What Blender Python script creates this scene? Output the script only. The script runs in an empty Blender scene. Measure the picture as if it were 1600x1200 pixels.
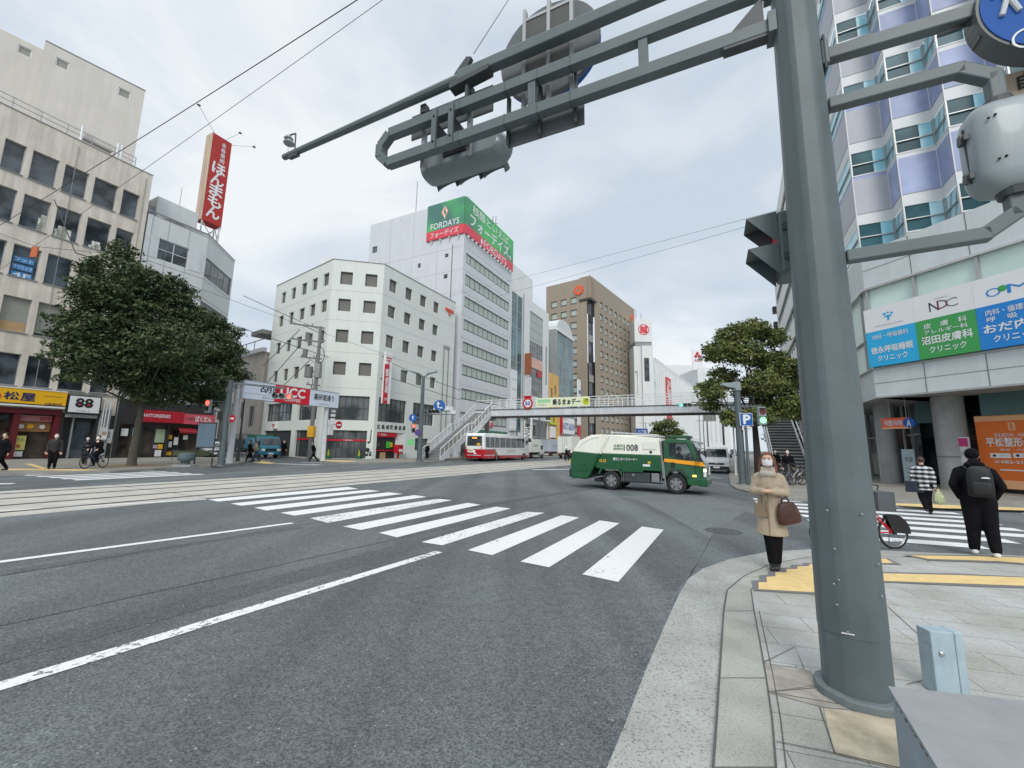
import bpy, bmesh, math, random
import numpy as np
from mathutils import Matrix, Vector
R=math.radians
sc=bpy.context.scene
COL=sc.collection
random.seed(7); RNG=np.random.default_rng(11)
# ---------------------------------------------------------------- camera
EYE=1.65; FPX=650.0; PITCH=math.atan(97/650.0); ROLL=R(1.05)
cd=bpy.data.cameras.new('camera'); cam=bpy.data.objects.new('camera',cd); COL.objects.link(cam)
cd.sensor_width=36; cd.lens=FPX/1600*36; cd.clip_start=0.05; cd.clip_end=3000
CM=Matrix.Rotation(math.pi/2+PITCH,3,'X')@Matrix.Rotation(ROLL,3,'Z')
cam.matrix_world=Matrix.Translation((0,0,EYE))@CM.to_4x4()
sc.camera=cam
# ---------------------------------------------------------------- sky, sun, exposure
SUN_EL,SUN_AZ=R(38),R(182)          # azimuth from +Y towards +X: behind the camera
w=bpy.data.worlds.new('World'); sc.world=w; w.use_nodes=True
nt=w.node_tree; nt.nodes.clear(); N=nt.nodes.new; L=nt.links.new
out=N('ShaderNodeOutputWorld'); bg1=N('ShaderNodeBackground'); bg2=N('ShaderNodeBackground'); mx=N('ShaderNodeMixShader')
sky=N('ShaderNodeTexSky'); sky.sky_type='NISHITA'; sky.sun_disc=False; sky.sun_elevation=SUN_EL; sky.sun_rotation=SUN_AZ
L(sky.outputs[0],bg1.inputs[0]); bg1.inputs[1].default_value=0.1
tc=N('ShaderNodeTexCoord'); mp=N('ShaderNodeMapping'); mp.inputs['Scale'].default_value=(1,1,2.2); mp.inputs['Location'].default_value=(3.1,.4,0)
L(tc.outputs['Generated'],mp.inputs[0])
n1=N('ShaderNodeTexNoise'); n1.inputs['Scale'].default_value=2.1; n1.inputs['Detail'].default_value=7; n1.inputs['Roughness'].default_value=.52; n1.inputs['Distortion'].default_value=.35
L(mp.outputs[0],n1.inputs['Vector'])
cr=N('ShaderNodeValToRGB'); e=cr.color_ramp.elements
e[0].position=.38; e[0].color=(.60,.685,.78,1); e[1].position=.64; e[1].color=(.90,.94,.97,1)
m_=e.new(.5); m_.color=(.72,.79,.865,1)
L(n1.outputs[0],cr.inputs[0])
sx=N('ShaderNodeSeparateXYZ'); L(tc.outputs['Generated'],sx.inputs[0])
mr=N('ShaderNodeMapRange'); mr.inputs[1].default_value=.80; mr.inputs[2].default_value=1.0; mr.inputs[3].default_value=1.0; mr.inputs[4].default_value=2.9
L(sx.outputs[2],mr.inputs[0])
mw=N('ShaderNodeMapRange'); mw.inputs[1].default_value=.80; mw.inputs[2].default_value=.92; mw.inputs[3].default_value=0; mw.inputs[4].default_value=.9; L(sx.outputs[2],mw.inputs[0])
mz=N('ShaderNodeMix'); mz.data_type='RGBA'; L(mw.outputs[0],mz.inputs[0]); L(cr.outputs[0],mz.inputs[6]); mz.inputs[7].default_value=(.76,.79,.80,1)
L(mz.outputs[2],bg2.inputs[0]); L(mr.outputs[0],bg2.inputs[1])
mx.inputs[0].default_value=.93; L(bg1.outputs[0],mx.inputs[1]); L(bg2.outputs[0],mx.inputs[2]); L(mx.outputs[0],out.inputs[0])
sl=bpy.data.lights.new('sun','SUN'); sl.energy=1.6; sl.angle=R(22); sl.color=(1,.97,.93)
so=bpy.data.objects.new('sun',sl); COL.objects.link(so)
sd=Vector((math.sin(SUN_AZ)*math.cos(SUN_EL),math.cos(SUN_AZ)*math.cos(SUN_EL),math.sin(SUN_EL)))
so.rotation_euler=sd.to_track_quat('Z','Y').to_euler(); so.location=sd*50
sc.view_settings.view_transform='Standard'; sc.view_settings.look='None'; sc.view_settings.gamma=1; sc.view_settings.exposure=0.06
sc.cycles.max_bounces=6; sc.cycles.diffuse_bounces=3; sc.cycles.glossy_bounces=3; sc.cycles.transparent_max_bounces=6
# ---------------------------------------------------------------- measuring the place
def ray(u,v): return CM@Vector(((u-800)/FPX,-(v-600)/FPX,-1.0))
def at(u,v,z=0.0):
    d=ray(u,v); t=(z-EYE)/d.z; return (d.x*t,d.y*t)
def at3(u,v,z=0.0): p=at(u,v,z); return (p[0],p[1],z)
def adir(az): a=R(az); return (math.sin(a),math.cos(a))
def rz(az): return R(90-az)
def wall_hit(u,v,p,az):
    d=ray(u,v); t=adir(az); n=(t[1],-t[0]); k=(p[0]*n[0]+p[1]*n[1])/(d.x*n[0]+d.y*n[1])
    q=(d.x*k-p[0],d.y*k-p[1]); return (q[0]*t[0]+q[1]*t[1],EYE+d.z*k)
def along(p,az,s,back=0):
    t=adir(az); return (p[0]+t[0]*s-t[1]*back,p[1]+t[1]*s+t[0]*back)
class Face:
    """a vertical plane: x runs along az, z is up, y goes into the wall"""
    def __init__(s,p,az): s.p=p; s.az=az
    def hit(s,u,v): return wall_hit(u,v,s.p,s.az)
    def rect(s,u0,v0,u1,v1):
        a=s.hit(u0,v0); b=s.hit(u1,v1); return (a[0],b[0],b[1],a[1])
    def rectq(s,tl,tr,bl_):
        a=s.hit(*tl);b=s.hit(*tr);c=s.hit(*bl_); return (a[0],b[0],c[1],a[1])
    def M(s): return Matrix.Translation((s.p[0],s.p[1],0))@Matrix.Rotation(rz(s.az),4,'Z')
    def sub(s,x,back=0,daz=0): return Face(along(s.p,s.az,x,back),s.az+daz)
# ---------------------------------------------------------------- materials
def lin(c): c/=255.; return c/12.92 if c<=.04045 else ((c+.055)/1.055)**2.4
def C(r,g,b,k=1.0): return tuple(min(.95,lin(x)*k) for x in (r,g,b))
MATS={}
def mat(name,col,rough=.7,metal=0,var=.08,scale=3.0,bump=0,bscale=60,streak=0,spec=.5,coat=0,emit=0,stretch=None,trans=0):
    if name in MATS: return MATS[name]
    m=bpy.data.materials.new(name); m.use_nodes=True; t=m.node_tree; b=t.nodes['Principled BSDF']
    b.inputs['Roughness'].default_value=rough; b.inputs['Metallic'].default_value=metal; b.inputs['Specular IOR Level'].default_value=spec
    if coat: b.inputs['Coat Weight'].default_value=coat; b.inputs['Coat Roughness'].default_value=.06
    tc=t.nodes.new('ShaderNodeTexCoord'); src=tc.outputs['Object']
    if var>0:
        mp=t.nodes.new('ShaderNodeMapping'); t.links.new(src,mp.inputs[0])
        if stretch: mp.inputs['Scale'].default_value=stretch
        n=t.nodes.new('ShaderNodeTexNoise'); n.inputs['Scale'].default_value=scale; n.inputs['Detail'].default_value=6; n.inputs['Roughness'].default_value=.6
        t.links.new(mp.outputs[0],n.inputs['Vector'])
        r=t.nodes.new('ShaderNodeValToRGB'); e=r.color_ramp.elements
        e[0].position=.3; e[1].position=.7
        e[0].color=tuple(max(0,c*(1-var)) for c in col)+(1,); e[1].color=tuple(min(1,c*(1+var)) for c in col)+(1,)
        t.links.new(n.outputs[0],r.inputs[0]); last=r.outputs[0]
        if streak:
            mp2=t.nodes.new('ShaderNodeMapping'); mp2.inputs['Scale'].default_value=(1.6,1.6,.10); t.links.new(src,mp2.inputs[0])
            n2=t.nodes.new('ShaderNodeTexNoise'); n2.inputs['Scale'].default_value=1.7; n2.inputs['Detail'].default_value=8; n2.inputs['Roughness'].default_value=.65
            t.links.new(mp2.outputs[0],n2.inputs['Vector'])
            r2=t.nodes.new('ShaderNodeValToRGB'); r2.color_ramp.elements[0].position=.42; r2.color_ramp.elements[1].position=.62
            r2.color_ramp.elements[0].color=(1-streak,1-streak,1-streak*1.1,1); r2.color_ramp.elements[1].color=(1,1,1,1)
            t.links.new(n2.outputs[0],r2.inputs[0])
            mm=t.nodes.new('ShaderNodeMix'); mm.data_type='RGBA'; mm.blend_type='MULTIPLY'; mm.inputs[0].default_value=1
            t.links.new(last,mm.inputs[6]); t.links.new(r2.outputs[0],mm.inputs[7]); last=mm.outputs[2]
        t.links.new(last,b.inputs['Base Color'])
    else: b.inputs['Base Color'].default_value=tuple(col)+(1,)
    if bump:
        n3=t.nodes.new('ShaderNodeTexNoise'); n3.inputs['Scale'].default_value=bscale; n3.inputs['Detail'].default_value=4
        t.links.new(src,n3.inputs['Vector']); bp=t.nodes.new('ShaderNodeBump'); bp.inputs['Strength'].default_value=bump; bp.inputs['Distance'].default_value=.01
        t.links.new(n3.outputs[0],bp.inputs['Height']); t.links.new(bp.outputs[0],b.inputs['Normal'])
    if emit: b.inputs['Emission Color'].default_value=tuple(col)+(1,); b.inputs['Emission Strength'].default_value=emit
    MATS[name]=m; return m
def glass(name,col,col2=None,rough=.06,scale=.45,thr=.5,spec=.6):
    """window glass over a dim room: uneven dark body, some reflections painted in, clear sky reflection"""
    if name in MATS: return MATS[name]
    m=mat(name,col,rough=rough,var=.001,spec=spec); t=m.node_tree; b=t.nodes['Principled BSDF']
    tc=t.nodes['Texture Coordinate']
    g=t.nodes.new('ShaderNodeNewGeometry')
    n=t.nodes.new('ShaderNodeTexNoise'); n.inputs['Scale'].default_value=scale; n.inputs['Detail'].default_value=5
    t.links.new(g.outputs['Position'],n.inputs['Vector'])
    r=t.nodes.new('ShaderNodeValToRGB'); r.color_ramp.elements[0].position=thr-.08; r.color_ramp.elements[1].position=thr+.1
    r.color_ramp.elements[0].color=tuple(col)+(1,); r.color_ramp.elements[1].color=tuple(col2 or [c*2 for c in col])+(1,)
    t.links.new(n.outputs[0],r.inputs[0]); t.links.new(r.outputs[0],b.inputs['Base Color'])
    n4=t.nodes.new('ShaderNodeTexNoise'); n4.inputs['Scale'].default_value=.8; t.links.new(g.outputs['Position'],n4.inputs['Vector'])
    bp=t.nodes.new('ShaderNodeBump'); bp.inputs['Strength'].default_value=.12; bp.inputs['Distance'].default_value=.05
    t.links.new(n4.outputs[0],bp.inputs['Height']); t.links.new(bp.outputs[0],b.inputs['Normal'])
    return m
# ---------------------------------------------------------------- mesh builder
TXT={}
def text_geo(s,bold,res):
    k=(s,bold,res)
    if k not in TXT:
        cu=bpy.data.curves.new('t','FONT'); cu.body=s; cu.size=1; cu.resolution_u=res;  cu.align_x='LEFT'
        ob=bpy.data.objects.new('t',cu); me=bpy.data.meshes.new_from_object(ob)
        V=[tuple(v.co) for v in me.vertices]; F=[tuple(p.vertices) for p in me.polygons]
        bpy.data.objects.remove(ob); bpy.data.curves.remove(cu); bpy.data.meshes.remove(me); TXT[k]=(V,F)
    return TXT[k]
class MB:
    def __init__(s): s.v=[]; s.f=[]; s.m=[]; s.mats=[]; s.T=Matrix.Identity(4)
    def mi(s,m):
        if m not in s.mats: s.mats.append(m)
        return s.mats.index(m)
    def add(s,V,F,m):
        o=len(s.v); T=s.T
        s.v.extend([tuple(T@Vector(p)) for p in V]); s.f.extend([tuple(i+o for i in f) for f in F]); s.m.extend([s.mi(m)]*len(F)); return s
    def quad(s,a,b,c,d,m): return s.add([a,b,c,d],[(0,1,2,3)],m)
    def poly(s,P,m): return s.add(P,[tuple(range(len(P)))],m)
    def box(s,x0,x1,y0,y1,z0,z1,m):
        return s.add([(x0,y0,z0),(x1,y0,z0),(x1,y1,z0),(x0,y1,z0),(x0,y0,z1),(x1,y0,z1),(x1,y1,z1),(x0,y1,z1)],
            [(0,3,2,1),(4,5,6,7),(0,1,5,4),(1,2,6,5),(2,3,7,6),(3,0,4,7)],m)
    def rect(s,x0,x1,z0,z1,y,m):   # facing -y
        return s.quad((x0,y,z0),(x1,y,z0),(x1,y,z1),(x0,y,z1),m)
    def prism(s,P,z0,z1,m,top=None):
        n=len(P); a=sum(P[i][0]*P[(i+1)%n][1]-P[(i+1)%n][0]*P[i][1] for i in range(n))
        if a<0: P=P[::-1]
        s.add([(x,y,z0) for x,y in P]+[(x,y,z1) for x,y in P],[(i,(i+1)%n,n+(i+1)%n,n+i) for i in range(n)]+[tuple(range(n-1,-1,-1))],m)
        return s.add([(x,y,z1) for x,y in P],[tuple(range(n))],top or m)
    def side(s,P,y0,y1,m,t0=None,t1=None):   # xz profile extruded in y ; optional inset by height
        n=len(P); a=sum(P[i][0]*P[(i+1)%n][1]-P[(i+1)%n][0]*P[i][1] for i in range(n))
        if a<0: P=P[::-1]
        f=(lambda z:0) if t0 is None else t0
        V=[(x,y0+f(z),z) for x,z in P]+[(x,y1-f(z),z) for x,z in P]
        return s.add(V,[tuple(range(n)),tuple(range(2*n-1,n-1,-1))]+[(i,n+i,n+(i+1)%n,(i+1)%n) for i in range(n)],m)
    def cyl(s,p0,p1,r0,r1,m,n=14,caps=True,ph=0,sq=(1,1)):
        p0=Vector(p0);p1=Vector(p1);d=(p1-p0).normalized(); q=d.to_track_quat('Z','Y').to_matrix() if abs(d.z)<.999 else Matrix.Identity(3)
        V=[];
        for p,r in ((p0,r0),(p1,r1)):
            for i in range(n):
                a=2*math.pi*i/n+ph; V.append(tuple(p+q@Vector((math.cos(a)*r*sq[0],math.sin(a)*r*sq[1],0))))
        flip=(p1-p0).z<0 and abs(d.z)>=.999
        F=[((i,(i+1)%n,n+(i+1)%n,n+i) if not flip else (i,n+i,n+(i+1)%n,(i+1)%n)) for i in range(n)]
        if caps: F+=[tuple(range(n-1,-1,-1)),tuple(range(n,2*n))]
        return s.add(V,F,m)
    def tube(s,P,r,m,n=6):
        for a,b in zip(P[:-1],P[1:]): s.cyl(a,b,r,r,m,n)
        return s
    def beam(s,p0,p1,w,h,m,up=(0,0,1)):
        p0=Vector(p0);p1=Vector(p1);d=(p1-p0).normalized();u=Vector(up); sd=d.cross(u)
        if sd.length<1e-4: sd=d.cross(Vector((0,1,0)))
        sd.normalize(); u=sd.cross(d).normalized()
        V=[tuple(p+sd*(a*w/2)+u*(b*h/2)) for p in (p0,p1) for a,b in ((-1,-1),(1,-1),(1,1),(-1,1))]
        return s.add(V,[(0,1,2,3),(7,6,5,4),(0,4,5,1),(1,5,6,2),(2,6,7,3),(3,7,4,0)],m)
    def lathe(s,prof,m,n=20,o=(0,0,0),sx=1,sy=1):
        V=[];
        for r,z in prof:
            for i in range(n): a=2*math.pi*i/n; V.append((o[0]+r*math.cos(a)*sx,o[1]+r*math.sin(a)*sy,o[2]+z))
        F=[(k*n+i,k*n+(i+1)%n,(k+1)*n+(i+1)%n,(k+1)*n+i) for k in range(len(prof)-1) for i in range(n)]
        F+=[tuple(range(n-1,-1,-1)),tuple(range((len(prof)-1)*n,len(prof)*n))]
        return s.add(V,F,m)
    def ball(s,c,r,m,n=12,k=8):
        r=(r,r,r) if not hasattr(r,'__len__') else r
        V=[(c[0],c[1],c[2]-r[2])]
        for j in range(1,k):
            b=-math.pi/2+math.pi*j/k
            for i in range(n): a=2*math.pi*i/n; V.append((c[0]+r[0]*math.cos(b)*math.cos(a),c[1]+r[1]*math.cos(b)*math.sin(a),c[2]+r[2]*math.sin(b)))
        V.append((c[0],c[1],c[2]+r[2])); F=[(0,1+(i+1)%n,1+i) for i in range(n)]
        for j in range(k-2): F+=[(1+j*n+i,1+j*n+(i+1)%n,1+(j+1)*n+(i+1)%n,1+(j+1)*n+i) for i in range(n)]
        e=len(V)-1; F+=[(e,1+(k-2)*n+i,1+(k-2)*n+(i+1)%n) for i in range(n)]
        return s.add(V,F,m)
    def text(s,t,x0,x1,z0,z1,y,m,bold=0,res=2,fit=True,axes='xz'):
        """lettering fitted to a rectangle, standing off the surface by y"""
        V,F=text_geo(t,0,res)
        if not V: return s
        ax=min(p[0] for p in V);bx=max(p[0] for p in V);ay=min(p[1] for p in V);by=max(p[1] for p in V)
        kx=(x1-x0)/max(1e-6,bx-ax);ky=(z1-z0)/max(1e-6,by-ay)
        if not fit: ky=min(kx,ky); kx=ky
        ox=x0 if fit else (x0+x1)/2-(bx-ax)*kx/2; oz=z0 if fit else (z0+z1)/2-(by-ay)*ky/2
        P=[(ox+(p[0]-ax)*kx,oz+(p[1]-ay)*ky) for p in V]
        s.add([(a,y,b) for a,b in P],F,m)
        if bold:      # heavier strokes: the same glyphs again, shifted a hair and proud of each other
            for j,(p,q) in enumerate(((1,0),(-1,0),(0,1),(0,-1))): s.add([(a+p*bold*kx*.8,y-.0015*(j+1),b+q*bold*ky*.8) for a,b in P],F,m)
        return s
    def vtext(s,t,x0,x1,z0,z1,y,m,bold=0,res=2,gap=.12):
        n=len(t);h=(z1-z0)/n
        for i,ch in enumerate(t):
            zz=z1-h*(i+1)
            if ch in 'ー': s.rect((x0+x1)/2-.06*(x1-x0),(x0+x1)/2+.06*(x1-x0),zz+h*.1,zz+h*.9,y,m)
            elif ch!=' ': s.text(ch,x0,x1,zz+h*gap/2,zz+h*(1-gap/2),y,m,bold,res)
        return s
    def facade(s,x0,x1,z0,z1,m,holes=(),depth=.15,y=0,rev=None):
        xs=sorted({x0,x1,*[h[0] for h in holes],*[h[1] for h in holes]}); zs=sorted({z0,z1,*[h[2] for h in holes],*[h[3] for h in holes]})
        xs=[x for x in xs if x0-1e-6<=x<=x1+1e-6]; zs=[z for z in zs if z0-1e-6<=z<=z1+1e-6]
        for i in range(len(xs)-1):
            for j in range(len(zs)-1):
                cx=(xs[i]+xs[i+1])/2;cz=(zs[j]+zs[j+1])/2
                if any(h[0]<cx<h[1] and h[2]<cz<h[3] for h in holes): continue
                s.rect(xs[i],xs[i+1],zs[j],zs[j+1],y,m)
        rv=rev or m
        for a,b,c,d in holes:
            e=y+depth
            s.quad((a,y,c),(b,y,c),(b,e,c),(a,e,c),rv); s.quad((a,e,d),(b,e,d),(b,y,d),(a,y,d),rv)
            s.quad((a,y,d),(a,y,c),(a,e,c),(a,e,d),rv); s.quad((b,e,d),(b,e,c),(b,y,c),(b,y,d),rv)
        return s
    def mesh(s,name):
        me=bpy.data.meshes.new(name); me.from_pydata(s.v,[],s.f)
        for m in s.mats: me.materials.append(m)
        me.polygons.foreach_set('material_index',s.m); me.update(); return me
    def build(s,name,parent=None,smooth=False,bevel=0,loc=(0,0,0),rot=0,seg=2):
        me=s.mesh(name); o=bpy.data.objects.new(name,me); COL.objects.link(o); o.parent=parent; o.location=loc; o.rotation_euler=(0,0,rot)
        if bevel:
            b=o.modifiers.new('bevel','BEVEL'); b.width=bevel; b.segments=seg; b.limit_method='ANGLE'; b.angle_limit=R(40)
        if smooth:
            me.polygons.foreach_set('use_smooth',[True]*len(me.polygons)); 
            if smooth!='all': me.set_sharp_from_angle(angle=R(35))
        return o
def put(o,label,cat,group=None):
    o['label']=label; o['category']=cat
    if group: o['group']=group
    return o
def thing(name,label,cat,loc=(0,0,0),rot=0,group=None):
    o=bpy.data.objects.new(name,None); COL.objects.link(o); o.location=loc if len(loc)==3 else (loc[0],loc[1],0); o.rotation_euler=(0,0,rot); o.empty_display_size=.2
    return put(o,label,cat,group)
def struct(o,kind='structure'): o['kind']=kind; return o
def face_thing(name,label,cat,face,z=0,group=None): return thing(name,label,cat,(face.p[0],face.p[1],z),rz(face.az),group)
def inst(mesh,name,parent,loc,rot=0):
    o=bpy.data.objects.new(name,mesh); COL.objects.link(o); o.parent=parent; o.location=loc; o.rotation_euler=(0,0,rot); return o
WIN={}
def window(parent,x0,x1,z0,z1,y,gl,fr,nv=1,nh=1,ft=.05,rot=0,org=(0,0),name='window',blind=None,bh=.5,extra=None):
    """one window: frame ring, bars, panes; the origin is the lower left corner"""
    w=round(x1-x0,2);h=round(z1-z0,2);k=(w,h,gl.name,fr.name,nv,nh,ft,blind.name if blind else None,bh)
    if k not in WIN:
        b=MB(); b.rect(0,w,0,h,.03,gl)
        for a in (0,w-ft): b.box(a,a+ft,-.02,.05,0,h,fr)
        for a in (0,h-ft): b.box(ft,w-ft,-.02,.05,a,a+ft,fr)
        for i in range(1,nv): a=w*i/nv; b.box(a-ft*.4,a+ft*.4,-.01,.045,ft,h-ft,fr)
        for i in range(1,nh): a=h*i/nh; b.box(ft,w-ft,-.012,.04,a-ft*.4,a+ft*.4,fr)
        if blind:
            b.rect(ft,w-ft,h*(1-bh),h-ft,.026,blind)
        WIN[k]=b.mesh(name)
    c,sn=math.cos(rot),math.sin(rot)
    lx,ly=org[0]+c*x0-sn*y,org[1]+sn*x0+c*y
    return inst(WIN[k],name,parent,(lx,ly,z0),rot)
# ================================================================ materials used all over
def asphalt(name,k=1.0,bands=True,lo=(.059,.066,.070),hi=(.155,.170,.177)):
    m=mat(name,(.1,.1,.1),rough=.92,var=.001,spec=.25); t=m.node_tree; b=t.nodes['Principled BSDF']; tc=t.nodes['Texture Coordinate']; lk=t.links.new
    def noise(sc,det,rough,scale3=None,rotz=0):
        n=t.nodes.new('ShaderNodeTexNoise'); n.inputs['Scale'].default_value=sc; n.inputs['Detail'].default_value=det; n.inputs['Roughness'].default_value=rough
        mp=t.nodes.new('ShaderNodeMapping'); lk(tc.outputs['Object'],mp.inputs[0]); mp.inputs['Rotation'].default_value=(0,0,rotz)
        if scale3: mp.inputs['Scale'].default_value=scale3
        lk(mp.outputs[0],n.inputs['Vector']); return n
    def ramp(src,p0,c0,p1,c1):
        r=t.nodes.new('ShaderNodeValToRGB'); e=r.color_ramp.elements; e[0].position=p0;e[1].position=p1;e[0].color=(*[c0]*3,1);e[1].color=(*[c1]*3,1); lk(src,r.inputs[0]); return r.outputs[0]
    def mul(a,c):
        x=t.nodes.new('ShaderNodeMix'); x.data_type='RGBA'; x.blend_type='MULTIPLY'; x.inputs[0].default_value=1; lk(a,x.inputs[6]); lk(c,x.inputs[7]); return x.outputs[2]
    v=t.nodes.new('ShaderNodeTexVoronoi'); v.inputs['Scale'].default_value=95; lk(tc.outputs['Object'],v.inputs['Vector'])
    r=t.nodes.new('ShaderNodeValToRGB'); e=r.color_ramp.elements; e[0].position=0; e[1].position=1
    e[0].color=(*[c*k for c in lo],1); e[1].color=(*[c*k for c in hi],1)
    sp=t.nodes.new('ShaderNodeSeparateColor'); lk(v.outputs['Color'],sp.inputs[0]); lk(sp.outputs[0],r.inputs[0])
    fine=r.outputs[0]
    c=mul(fine,ramp(noise(.35,5,.6).outputs[0],.3,.82,.7,1.14))
    c=mul(c,ramp(noise(9,3,.6).outputs[0],.3,.88,.7,1.1))
    if bands:   # wheel tracks worn along the road
        c=mul(c,ramp(noise(.62,3,.5,(1.3,.045,1),R(27)).outputs[0],.36,.78,.62,1.12))
    # pale stone chips
    v2=t.nodes.new('ShaderNodeTexVoronoi'); v2.inputs['Scale'].default_value=23; lk(tc.outputs['Object'],v2.inputs['Vector'])
    sp2=t.nodes.new('ShaderNodeSeparateColor'); lk(v2.outputs['Color'],sp2.inputs[0])
    g=t.nodes.new('ShaderNodeMath'); g.operation='GREATER_THAN'; g.inputs[1].default_value=.9; lk(sp2.outputs[1],g.inputs[0])
    l_=t.nodes.new('ShaderNodeMath'); l_.operation='LESS_THAN'; l_.inputs[1].default_value=.17; lk(v2.outputs['Distance'],l_.inputs[0])
    mu=t.nodes.new('ShaderNodeMath'); mu.operation='MULTIPLY'; lk(g.outputs[0],mu.inputs[0]); lk(l_.outputs[0],mu.inputs[1])
    x=t.nodes.new('ShaderNodeMix'); x.data_type='RGBA'; lk(mu.outputs[0],x.inputs[0]); lk(c,x.inputs[6]); x.inputs[7].default_value=(.33,.33,.32,1)
    lk(x.outputs[2],b.inputs['Base Color'])
    bp=t.nodes.new('ShaderNodeBump'); bp.inputs['Strength'].default_value=.5; bp.inputs['Distance'].default_value=.004; lk(sp.outputs[0],bp.inputs['Height']); lk(bp.outputs[0],b.inputs['Normal'])
    return m
def paint(name,wear=.42,col=(.78,.79,.79),edge=.06):
    """thermoplastic road paint with the asphalt showing through where it is worn"""
    m=mat(name,col,rough=.75,var=.001); t=m.node_tree; b=t.nodes['Principled BSDF']; tc=t.nodes['Texture Coordinate']; lk=t.links.new
    n=t.nodes.new('ShaderNodeTexNoise'); n.inputs['Scale'].default_value=16; n.inputs['Detail'].default_value=8; n.inputs['Roughness'].default_value=.75; lk(tc.outputs['Object'],n.inputs['Vector'])
    n2=t.nodes.new('ShaderNodeTexNoise'); n2.inputs['Scale'].default_value=1.1; n2.inputs['Detail'].default_value=3; lk(tc.outputs['Object'],n2.inputs['Vector'])
    a=t.nodes.new('ShaderNodeMath'); a.operation='MULTIPLY_ADD'; a.inputs[1].default_value=.35; lk(n2.outputs[0],a.inputs[0]); lk(n.outputs[0],a.inputs[2])
    r=t.nodes.new('ShaderNodeValToRGB'); e=r.color_ramp.elements; e[0].position=wear+.10; e[1].position=wear+.16
    e[0].color=(.15,.155,.16,1); e[1].color=tuple(col)+(1,); q=e.new(wear+.3); q.color=tuple(c*.93 for c in col)+(1,); 
    lk(a.outputs[0],r.inputs[0]); lk(r.outputs[0],b.inputs['Base Color']); return m
M_ASPH=asphalt('asphalt',1.34); M_PATCH=asphalt('asphalt_patched',1.5,False); M_DARKA=asphalt('asphalt_sealed',.8,False)
M_PAINT=paint('road_paint',.40); M_WORN=paint('road_paint_worn',.47)
M_STEEL=mat('painted_steel',C(90,102,105,1.05),.5,var=.12,scale=2.5,bump=.06,bscale=30,streak=.10,spec=.5)
M_STEELD=mat('dark_steel',C(70,74,75,1.0),.5,var=.15,scale=8)
M_BLACK=mat('black_plastic',(.018,.018,.02),.5,var=.2)
M_RUB=mat('rubber',(.022,.022,.023),.85,var=.25,scale=20)
M_RIM=mat('wheel_metal',(.33,.33,.33),.4,metal=.6,var=.15,scale=14)
M_CHR=mat('bright_metal',(.6,.6,.6),.25,metal=.9,var=.05)
M_WHITE=mat('white_paint',(.74,.75,.76),.35,var=.04,scale=2,coat=.3)
M_GW=mat('grey_white_paint',(.64,.67,.70),.45,var=.10,scale=1.5,streak=.12)
M_ALU=mat('aluminium_frame',(.42,.43,.43),.4,metal=.3,var=.05)
M_DKFR=mat('bronze_frame',(.05,.048,.045),.45,var=.1)
G_DARK=glass('glass_dark',(.02,.026,.032),(.10,.125,.145),scale=.7)  # lighter patches in glass_dark paint varied reflections into the base colour
G_MID=glass('glass_office',(.045,.055,.06),(.13,.15,.15))
G_TEAL=glass('glass_teal',(.03,.09,.10),(.09,.22,.24),scale=.3)
G_SHOP=glass('glass_shop',(.02,.02,.022),(.075,.06,.045),scale=.9)
M_BLIND=mat('window_blind',C(150,150,142,1.0),.8,var=.1,scale=30,stretch=(.02,.02,1))
M_BLINDG=mat('window_blind_green',C(176,188,180,1.0),.8,var=.08,scale=20,stretch=(1,.02,.02))
M_RED=mat('red_enamel',C(190,28,42),.45,var=.05); M_BLUE=mat('blue_enamel',C(20,90,170),.4,var=.04); M_YEL=mat('yellow_enamel',C(235,180,45),.5,var=.04)
M_BLUED=mat('deep_blue_sign',(.0,.085,.36),.7,var=.03)
M_SIGNW=mat('sign_white',(.78,.79,.8),.5,var=.02); M_INK=mat('black_ink',(.02,.02,.022),.6,var=0); M_INKB=mat('blue_ink',C(30,40,90),.6,var=0); M_INKG=mat('green_ink',C(40,120,70),.6,var=0); M_GRY=mat('grey_ink',C(120,120,120),.6,var=0)
def lampmat(n,c,e): return mat(n,c,.3,var=0,emit=e)
# ================================================================ ground
def sheet(name,pts,z,m,kind='structure'):
    b=MB(); b.poly([(x,y,z) for x,y in ccw(pts)],m); return struct(b.build(name),kind)
def ccw(P):
    n=len(P); a=sum(P[i][0]*P[(i+1)%n][1]-P[(i+1)%n][0]*P[i][1] for i in range(n)); return P if a>0 else P[::-1]
sheet('road',[(-700,-60),(700,-60),(700,900),(-700,900)],0,M_ASPH)
def ribbon(mb,P,w,z,m,closed=False):
    L_=[];R_=[]
    for i,p in enumerate(P):
        a=Vector(P[max(0,i-1)]);c=Vector(P[min(len(P)-1,i+1)]);d=(c-a).normalized();n=Vector((-d.y,d.x))*w/2
        L_.append((p[0]+n.x,p[1]+n.y,z));R_.append((p[0]-n.x,p[1]-n.y,z))
    for i in range(len(P)-1): mb.quad(R_[i],R_[i+1],L_[i+1],L_[i],m)
def jag(a,b,n,am,sd=1):
    rr=random.Random(sd); a=Vector(a);b=Vector(b);d=(b-a);nn=Vector((-d.y,d.x)).normalized(); o=0;P=[]
    for i in range(n+1): o=o*.7+rr.uniform(-am,am); P.append(tuple(a+d*i/n+nn*o))
    return P
def lerp(a,b,t): return (a[0]+(b[0]-a[0])*t,a[1]+(b[1]-a[1])*t)
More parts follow.
